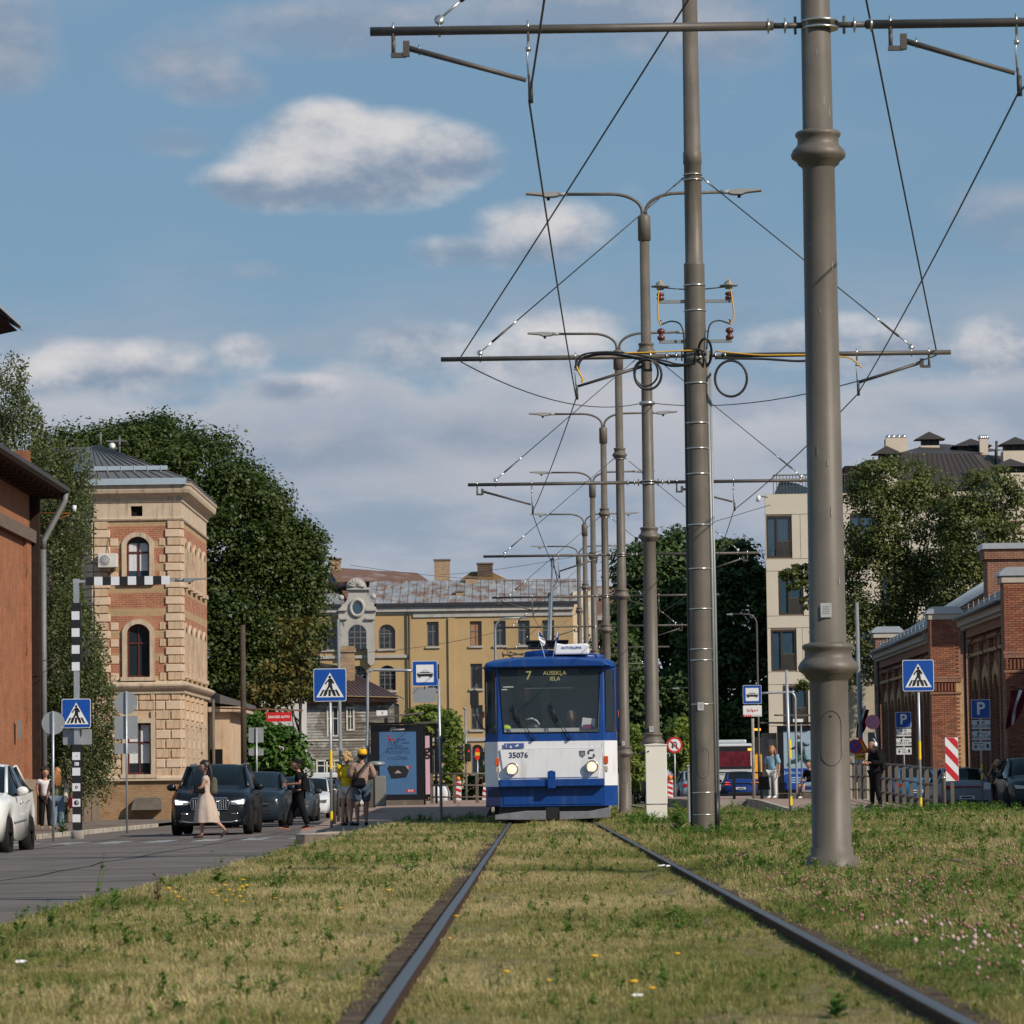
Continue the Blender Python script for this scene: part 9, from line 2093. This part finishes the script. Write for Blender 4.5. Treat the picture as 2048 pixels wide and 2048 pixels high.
t, J, H = person('tram driver in dark blue uniform seated behind the right half of the windscreen', (TX+tx(965), 72.25, .80), 0, 1.72,
  dict(pel=(0,0,.30), wai=(0,0,.37), che=(0,-.0,.49), nek=(0,0,.595), hed=(0,-.01,.70), sl=(-.105,0,.57), sr=(.105,0,.57), el=(-.16,-.08,.45), er=(.16,-.08,.45), wl=(-.12,-.20,.45), wr=(.12,-.20,.45), hl=(-.052,-.02,.29), hr=(.052,-.02,.29), kl=(-.06,-.24,.28), kr=(.06,-.24,.28), al=(-.06,-.25,.1), ar=(.06,-.25,.1), tl=(-.065,-.30,.08), tr=(.065,-.30,.08)),
  dict(top=(fab('uniform_navy', (.02,.04,.11)),1), legs=(BLK,1), hair=mk('hair_grey', (.3,.28,.26), .6), shoes=BLK, skin=SKIN))
t, J, H = person('standing man in dark clothes inside the tram cab, left of the driver', (TX+tx(545), 72.5, .96), radians(10), 1.72, {}, dict(top=(fab('dark_grey', (.03,.03,.035)),1), legs=(BLK,1), hair=HDK, cap=(BLK,BLK,False), shoes=BLK, skin=SKIN2))
def grass_mat(name, cols, hi=.0):
 m = bpy.data.materials.new(name); m.use_nodes = True; t = m.node_tree; L = t.links.new; t.nodes.clear()
 g = t.nodes.new('ShaderNodeNewGeometry'); oi = t.nodes.new('ShaderNodeObjectInfo'); at_ = t.nodes.new('ShaderNodeAttribute'); at_.attribute_type = 'INSTANCER'; at_.attribute_name = 'tint'
 n = t.nodes.new('ShaderNodeTexNoise'); n.inputs['Scale'].default_value = 1.6; n.inputs['Detail'].default_value = 7; n.inputs['Roughness'].default_value = .7; L(g.outputs['Position'], n.inputs['Vector'])
 def M(op, a, b):
  x = t.nodes.new('ShaderNodeMath'); x.operation = op
  for i, v in enumerate((a, b)):
   if isinstance(v, (int, float)): x.inputs[i].default_value = v
   else: L(v, x.inputs[i])
  return x.outputs[0]
 f = M('ADD', M('MULTIPLY', n.outputs[0], .75), M('ADD', M('MULTIPLY', at_.outputs['Fac'], .50), M('MULTIPLY', g.outputs['Random Per Island'], .30)))
 r = t.nodes.new('ShaderNodeValToRGB'); e = r.color_ramp.elements
 e[0].position = .3; e[0].color = (*cols[0], 1); e[1].position = 1.05 if len(cols) == 2 else .98; e[1].color = (*cols[-1], 1)
 for i, c in enumerate(cols[1:-1]): q = e.new(.3+.68*(i+1)/(len(cols)-1)); q.color = (*c, 1)
 L(f, r.inputs[0])
 d = t.nodes.new('ShaderNodeBsdfPrincipled'); d.inputs['Roughness'].default_value = .6; d.inputs['Specular IOR Level'].default_value = .25; L(r.outputs[0], d.inputs['Base Color'])
 tr_ = t.nodes.new('ShaderNodeBsdfTranslucent'); L(r.outputs[0], tr_.inputs[0]); ms = t.nodes.new('ShaderNodeMixShader'); ms.inputs[0].default_value = .28; L(d.outputs[0], ms.inputs[1]); L(tr_.outputs[0], ms.inputs[2])
 o = t.nodes.new('ShaderNodeOutputMaterial'); L(ms.outputs[0], o.inputs[0]); return m
GM = grass_mat('verge_grass', ((.055,.110,.014), (.165,.195,.035), (.33,.285,.10), (.58,.46,.23)))
GMG = grass_mat('green_weeds', ((.05,.13,.014), (.11,.21,.025), (.19,.27,.05)))
GMB = grass_mat('brown_litter', ((.11,.07,.04), (.26,.16,.10), (.42,.30,.19)))
FLW = mk('clover_white', (.50,.36,.33), .8, var=.2, scale=30); FLY = mk('yellow_petals', (.80,.42,.01), .6, var=.1); FLD = mk('clover_brown', (.30,.17,.13), .9, var=.2, scale=30)
def blades(seed, n, h, spread, w, mat, bend=.5, lie=0):
 r_ = random.Random(seed); b = MB().use(mat, False)
 for _ in range(n):
  x, y = r_.gauss(0, spread), r_.gauss(0, spread); a = r_.uniform(0, 2*pi); hh = h*r_.uniform(.45,1.15); be = bend*r_.uniform(.3,1.4)+lie*r_.random(); ww = w*r_.uniform(.6,1.2)
  dx_, dy_ = cos(a), sin(a); px_, py_ = -dy_*ww, dx_*ww
  p1 = (x+dx_*hh*be*.35, y+dy_*hh*be*.35, hh*.6*(1-.2*min(1,be))); p2 = (x+dx_*hh*be, y+dy_*hh*be, hh*max(.15, 1-.45*be))
  i0 = b.V((x-px_,y-py_,-.01)); i1 = b.V((x+px_,y+py_,-.01)); i2 = b.V((p1[0]+px_*.8,p1[1]+py_*.8,p1[2])); i3 = b.V((p1[0]-px_*.8,p1[1]-py_*.8,p1[2])); i4 = b.V(p2)
  b.F((i0,i1,i2,i3)); b.F((i3,i2,i4))
 return b
def leafy(seed, n, h, mat, sz, stems=4):
 r_ = random.Random(seed); b = MB().use(mat, False)
 for s in range(stems):
  a = r_.uniform(0,2*pi); e = (cos(a)*h*.25*r_.random(), sin(a)*h*.25*r_.random(), h*r_.uniform(.6,1)); b.tube([(0,0,-.01),(e[0]*.4,e[1]*.4,e[2]*.5),e], [.0022,.0018,.001], 3, False)
  for k in range(n):
   u = (k+1)/n; q = r_.uniform(0,2*pi); l = sz*(1.25-u*.6)*r_.uniform(.7,1.2); c = Vector((e[0]*u,e[1]*u,e[2]*u)); d = Vector((cos(q),sin(q),r_.uniform(-.1,.6))); s_ = Vector((-sin(q),cos(q),0))*l*.26
   b.poly([c, c+d*l*.5+s_, c+d*l, c+d*l*.5-s_])
 return b
def clover(seed, heads, mat_h, leaf=True):
 r_ = random.Random(seed); b = MB()
 for _ in range(heads):
  x, y = r_.gauss(0,.05), r_.gauss(0,.05); h = r_.uniform(.07,.15); b.use(GMG).tube([(x,y,0),(x*1.1,y*1.1,h)], .0012, 3, False)
  b.use(mat_h, True).ball((x*1.1,y*1.1,h), (.0085*r_.uniform(.6,1.1),.0085,.0078), 7, 5)
 if leaf:
  b.use(GMG, False)
  for _ in range(30):
   x, y, h = r_.gauss(0,.06), r_.gauss(0,.06), r_.uniform(.02,.07)
   for k in range(3):
    a = 2*pi*k/3+x*40; d = Vector((cos(a),sin(a),.15))*.014; s_ = Vector((-sin(a),cos(a),0))*.008; c = Vector((x,y,h)); b.poly([c, c+d*.7+s_, c+d, c+d*.7-s_])
 return b
def scatter(name, label, mesh_list, pts, kind='stuff'):
 """geometry-node instances of small clumps on given points: pts = (x, y, z, scale, tint)"""
 P_ = np.array(pts, dtype=np.float32); n = len(P_); me = bpy.data.meshes.new(name); me.vertices.add(n); me.vertices.foreach_set('co', P_[:,:3].reshape(-1))
 for nm, col in (('sc', 3), ('tint', 4)): a = me.attributes.new(nm, 'FLOAT', 'POINT'); a.data.foreach_set('value', np.ascontiguousarray(P_[:,col]))
 a = me.attributes.new('ix', 'INT', 'POINT'); a.data.foreach_set('value', np.random.randint(0, len(mesh_list), n).astype(np.int32))
 a = me.attributes.new('rot', 'FLOAT', 'POINT'); a.data.foreach_set('value', np.random.rand(n).astype(np.float32)*6.283)
 o = bpy.data.objects.new(name, me); COL.objects.link(o); tag(o, kind=kind)
 ng = bpy.data.node_groups.new(name, 'GeometryNodeTree'); ng.interface.new_socket('Geometry', in_out='INPUT', socket_type='NodeSocketGeometry'); ng.interface.new_socket('Geometry', in_out='OUTPUT', socket_type='NodeSocketGeometry')
 N = ng.nodes.new; K = ng.links.new; gi = N('NodeGroupInput'); go = N('NodeGroupOutput'); j = N('GeometryNodeJoinGeometry')
 for m_ in reversed(mesh_list):
  so_ = bpy.data.objects.new('clump_source', m_); oi = N('GeometryNodeObjectInfo'); oi.inputs[0].default_value = so_; gti = N('GeometryNodeGeometryToInstance'); K(oi.outputs['Geometry'], gti.inputs[0]); K(gti.outputs[0], j.inputs[0])
 ip = N('GeometryNodeInstanceOnPoints'); ip.inputs['Pick Instance'].default_value = True; K(gi.outputs[0], ip.inputs['Points']); K(j.outputs[0], ip.inputs['Instance'])
 def att(nm, ty): a = N('GeometryNodeInputNamedAttribute'); a.data_type = ty; a.inputs['Name'].default_value = nm; return a.outputs['Attribute']
 K(att('ix','INT'), ip.inputs['Instance Index']); cx3 = N('ShaderNodeCombineXYZ'); K(att('rot','FLOAT'), cx3.inputs[2]); e2r = N('FunctionNodeEulerToRotation'); K(cx3.outputs[0], e2r.inputs[0]); K(e2r.outputs[0], ip.inputs['Rotation']); K(att('sc','FLOAT'), ip.inputs['Scale'])
 K(ip.outputs[0], go.inputs[0]); md = o.modifiers.new('g', 'NODES'); md.node_group = ng; return o
RG = np.random.RandomState(12)
def nz(x, y, s, o=0): return mn.noise(Vector((x*s, y*s*.55, o)))
def okgrass(x, y):
 for rx, s_ in ((TX-GA,-1),(TX+GA,1)):
  d = (x-rx)*s_
  if -.05 < d < .115 + .06*nz(x,y,3,9): return False
 if x < -2.98-.0085*max(0,y-20)+.10+ (0 if nz(x,y,1.5,4) > .05 else -.0): return False
 if (x-2.28)**2+(y-28.85)**2 < .04: return False
 if x > 5.6 and y > 82.5: return False
 if x < -1.6 and y > 79.5: return False
 if 86 < y < 96: return False
 return True
def field(y0, y1, dens, x0=None, x1=None):
 n = 0; out = []
 A = 0
 ym = (y0+y1)/2; xa = x0 if x0 is not None else max(-3.4, -.165*y1-.5); xb = x1 if x1 is not None else min(10.5, .155*y1+1.2)
 N_ = int((xb-xa)*(y1-y0)*dens); X = RG.uniform(xa, xb, N_); Y = RG.uniform(y0, y1, N_); return zip(X, Y)
gp_, gw, gb = [], [], []
lods = [(6.5,16,330,1.0),(16,24,230,1.15),(24,36,130,1.45),(36,55,80,1.7),(55,105,34,2.3)]
for y0, y1, dn, sc_k in lods:
 for x, y in field(y0, y1, dn):
  if not okgrass(x, y): continue
  g1 = nz(x, y, .55, 1); g2 = nz(x, y, 2.2, 2); dryness = .50 + .65*g1 + .35*g2
  right = x > TX+GA
  if right: dryness -= .16
  between = TX-GA < x < TX+GA
  hs_ = .62 + .5*nz(x, y, .8, 5) + (.28 if right else 0) - (.10 if between else 0)
  s = sc_k*max(.42, hs_)*RG.uniform(.75, 1.25)
  near_rail = min(abs(x-rx) for rx in (TX-GA, TX+GA))
  if near_rail < .35: s *= .7
  if nz(x, y, 1.1, 8) < -.30 and RG.rand() < .6:
   if RG.rand() < .5: gb.append((x, y, vz2(x,y), s*.8, RG.rand()))
   continue
  gp_.append((x, y, vz2(x, y), s, min(1, max(0, dryness+RG.uniform(-.18,.18)))))
  if RG.rand() < .06 + .10*max(0, nz(x,y,.9,55)) + (.06 if (g2 > .25 and right) else 0): gw.append((x, y, vz2(x,y), s*RG.uniform(.6,1.5), RG.rand()))
  if RG.rand() < .10 + .35*max(0, nz(x,y,.6,77)+.05): gb.append((x, y, vz2(x,y), s*.8, RG.rand()))
ms = [blades(i, 30, (.045,.062,.08)[i % 3], .045, .0021, GM, (.6,1.0,.8)[i % 3], .3*(i % 3)).mesh('grass_clump') for i in range(9)]
scatter('grass', '', ms, gp_)
scatter('dry_grass', '', [blades(40+i, 16, .05, .05, .002, GMB, 1.3, .8).mesh('dry_clump') for i in range(3)], gb)
scatter('ground_weeds', '', [leafy(60+i, 6, .07, GMG, .035, 4).mesh('weed_clump') for i in range(4)], gw)
ed = []
def patch(x0, x1, y0, y1, dn, s0, s1, t0=.0, t1=.6):
 for _ in range(int((x1-x0)*(y1-y0)*dn)):
  x, y = RG.uniform(x0,x1), RG.uniform(y0,y1); ed.append((x, y, vz2(x,y) if y < 82 else -.06, RG.uniform(s0,s1), RG.uniform(t0,t1)))
patch(-2.95,-2.75,9,60,5,.4,1.1); patch(-2.8,-1.0,76.5,79.3,16,.6,1.7,.1,.8); patch(2.9,5.5,78,82,14,.7,1.6,.1,.8); patch(5.6,10.2,78.5,82.4,26,.9,2.3,0,.5); patch(1.6,3.0,62,68,16,.8,2.2,.1,.7); patch(1.9,2.7,49,52.5,30,.6,1.6,.1,.7); patch(2.05,2.55,28.5,29.0,40,.4,.8)
patch(-2.2,-.9,34,38,18,.5,.9,0,.5)
scatter('tall_weeds', '', [blades(80+i, 14, .11, .03, .0032, GMG, .35).mesh('tall_clump') for i in range(3)]+[leafy(90+i, 9, .14, GMG, .05, 5).mesh('leafy_clump') for i in range(3)], ed)
cl_, cd = [], []
for _ in range(2000):
 x, y = RG.uniform(1.35, 5.0), RG.uniform(8.8, 25);
 w = nz(x, y, .9, 21)+.12
 if y < 14: w += .30*(x > 1.55)
 if x < TX+GA+.18 or 3.3 < x < 3.7: continue
 if w > RG.uniform(-.1, .75): (cl_ if RG.rand() < (.55 if y < 15 else .25) else cd).append((x, y, vz2(x,y), RG.uniform(.7,1.25)*(1 if y < 15 else .8), RG.uniform(0,.5)))
for _ in range(420):
 x, y = RG.uniform(1.4, 5.5), RG.uniform(17, 34)
 if nz(x,y,.7,33) > .02: cd.append((x, y, vz2(x,y), RG.uniform(.7,1.2), RG.uniform(0,.6)))
scatter('clover', '', [clover(i, (1,2,3,2)[i], FLW).mesh('clover_clump') for i in range(4)], cl_)
scatter('faded_clover', '', [clover(20+i, 3+i % 3, FLD, True).mesh('faded_clump') for i in range(4)], cd)
yl = []
for cx_, cy_, n_, sp in ((475,1815,14,.16),(440,1805,6,.2),(1120,1985,4,.2),(1700,1720,6,.3),(1760,1735,4,.4),(1690,1705,3,.2),(300,1820,2,.3),(1300,1900,3,.5),(860,1850,3,.5)):
 d = ray(cx_, cy_); tt = (-.02-CAMZ)/d.z;
 for _ in range(n_):
  x, y = d.x*tt+RG.normal()*sp*.6, d.y*tt+RG.normal()*sp*3; yl.append((x, y, vz2(x,y), RG.uniform(.7,1.3), 0))
def dandelion(s):
 r_ = random.Random(s); b = MB(); h = r_.uniform(.07,.13); b.use(GMG).tube([(0,0,0),(.004,0,h)], .0013, 3, False).use(FLY, True).lathe([(0,h),(.012,h+.002),(.014,h+.006),(0,h+.008)], 9); return b.mesh('flower')
scatter('yellow_flowers', '', [dandelion(i) for i in range(3)], yl)
def weed(px, py, h, label, seed, stems=3, mat=None, lf=.05, nn=10, z=-.03):
 d = ray(px, py); tt = (z-CAMZ)/d.z; o = leafy(seed, nn, h, mat or GMG, lf, stems).build('weed_plant'); o.location = (d.x*tt, d.y*tt, z-.02); tag(o, label, 'weed')
weed(178,1878,.50,'tall pale green weed standing above the kerb at lower left',1,2,None,.05,16)
weed(435,1770,.26,'bushy green weed at the kerb edge left of the verge',2,6,None,.07,9)
weed(315,1800,.20,'dark spiky weed on the kerb edge at left',3,5,GMB,.05,8)
weed(225,1822,.20,'broad-leaved small weed growing from the kerb joint',4,4,None,.06,7)
weed(105,1858,.16,'low green weed by the road at far lower left',5,5,None,.05,7)
weed(1605,1745,.16,'green weed with upright leaves left of the foot of the nearest pole',6,6,None,.07,8)
weed(1658,1722,.13,'small weed directly at the foot of the nearest pole',7,5,None,.06,7)
weed(1357,1666,.50,'leafy green bush-like weed beside the banded pole',8,9,None,.14,10)
weed(125,1667,.55,'green tuft growing between the thin post and the chequered post',9,10,None,.16,9,-.30)
weed(1855,1815,.22,'slender upright grass weed in the right verge',10,4,None,.05,10)
weed(1675,2030,.10,'bright green sprig beside the right rail at the bottom edge',11,6,None,.05,7)
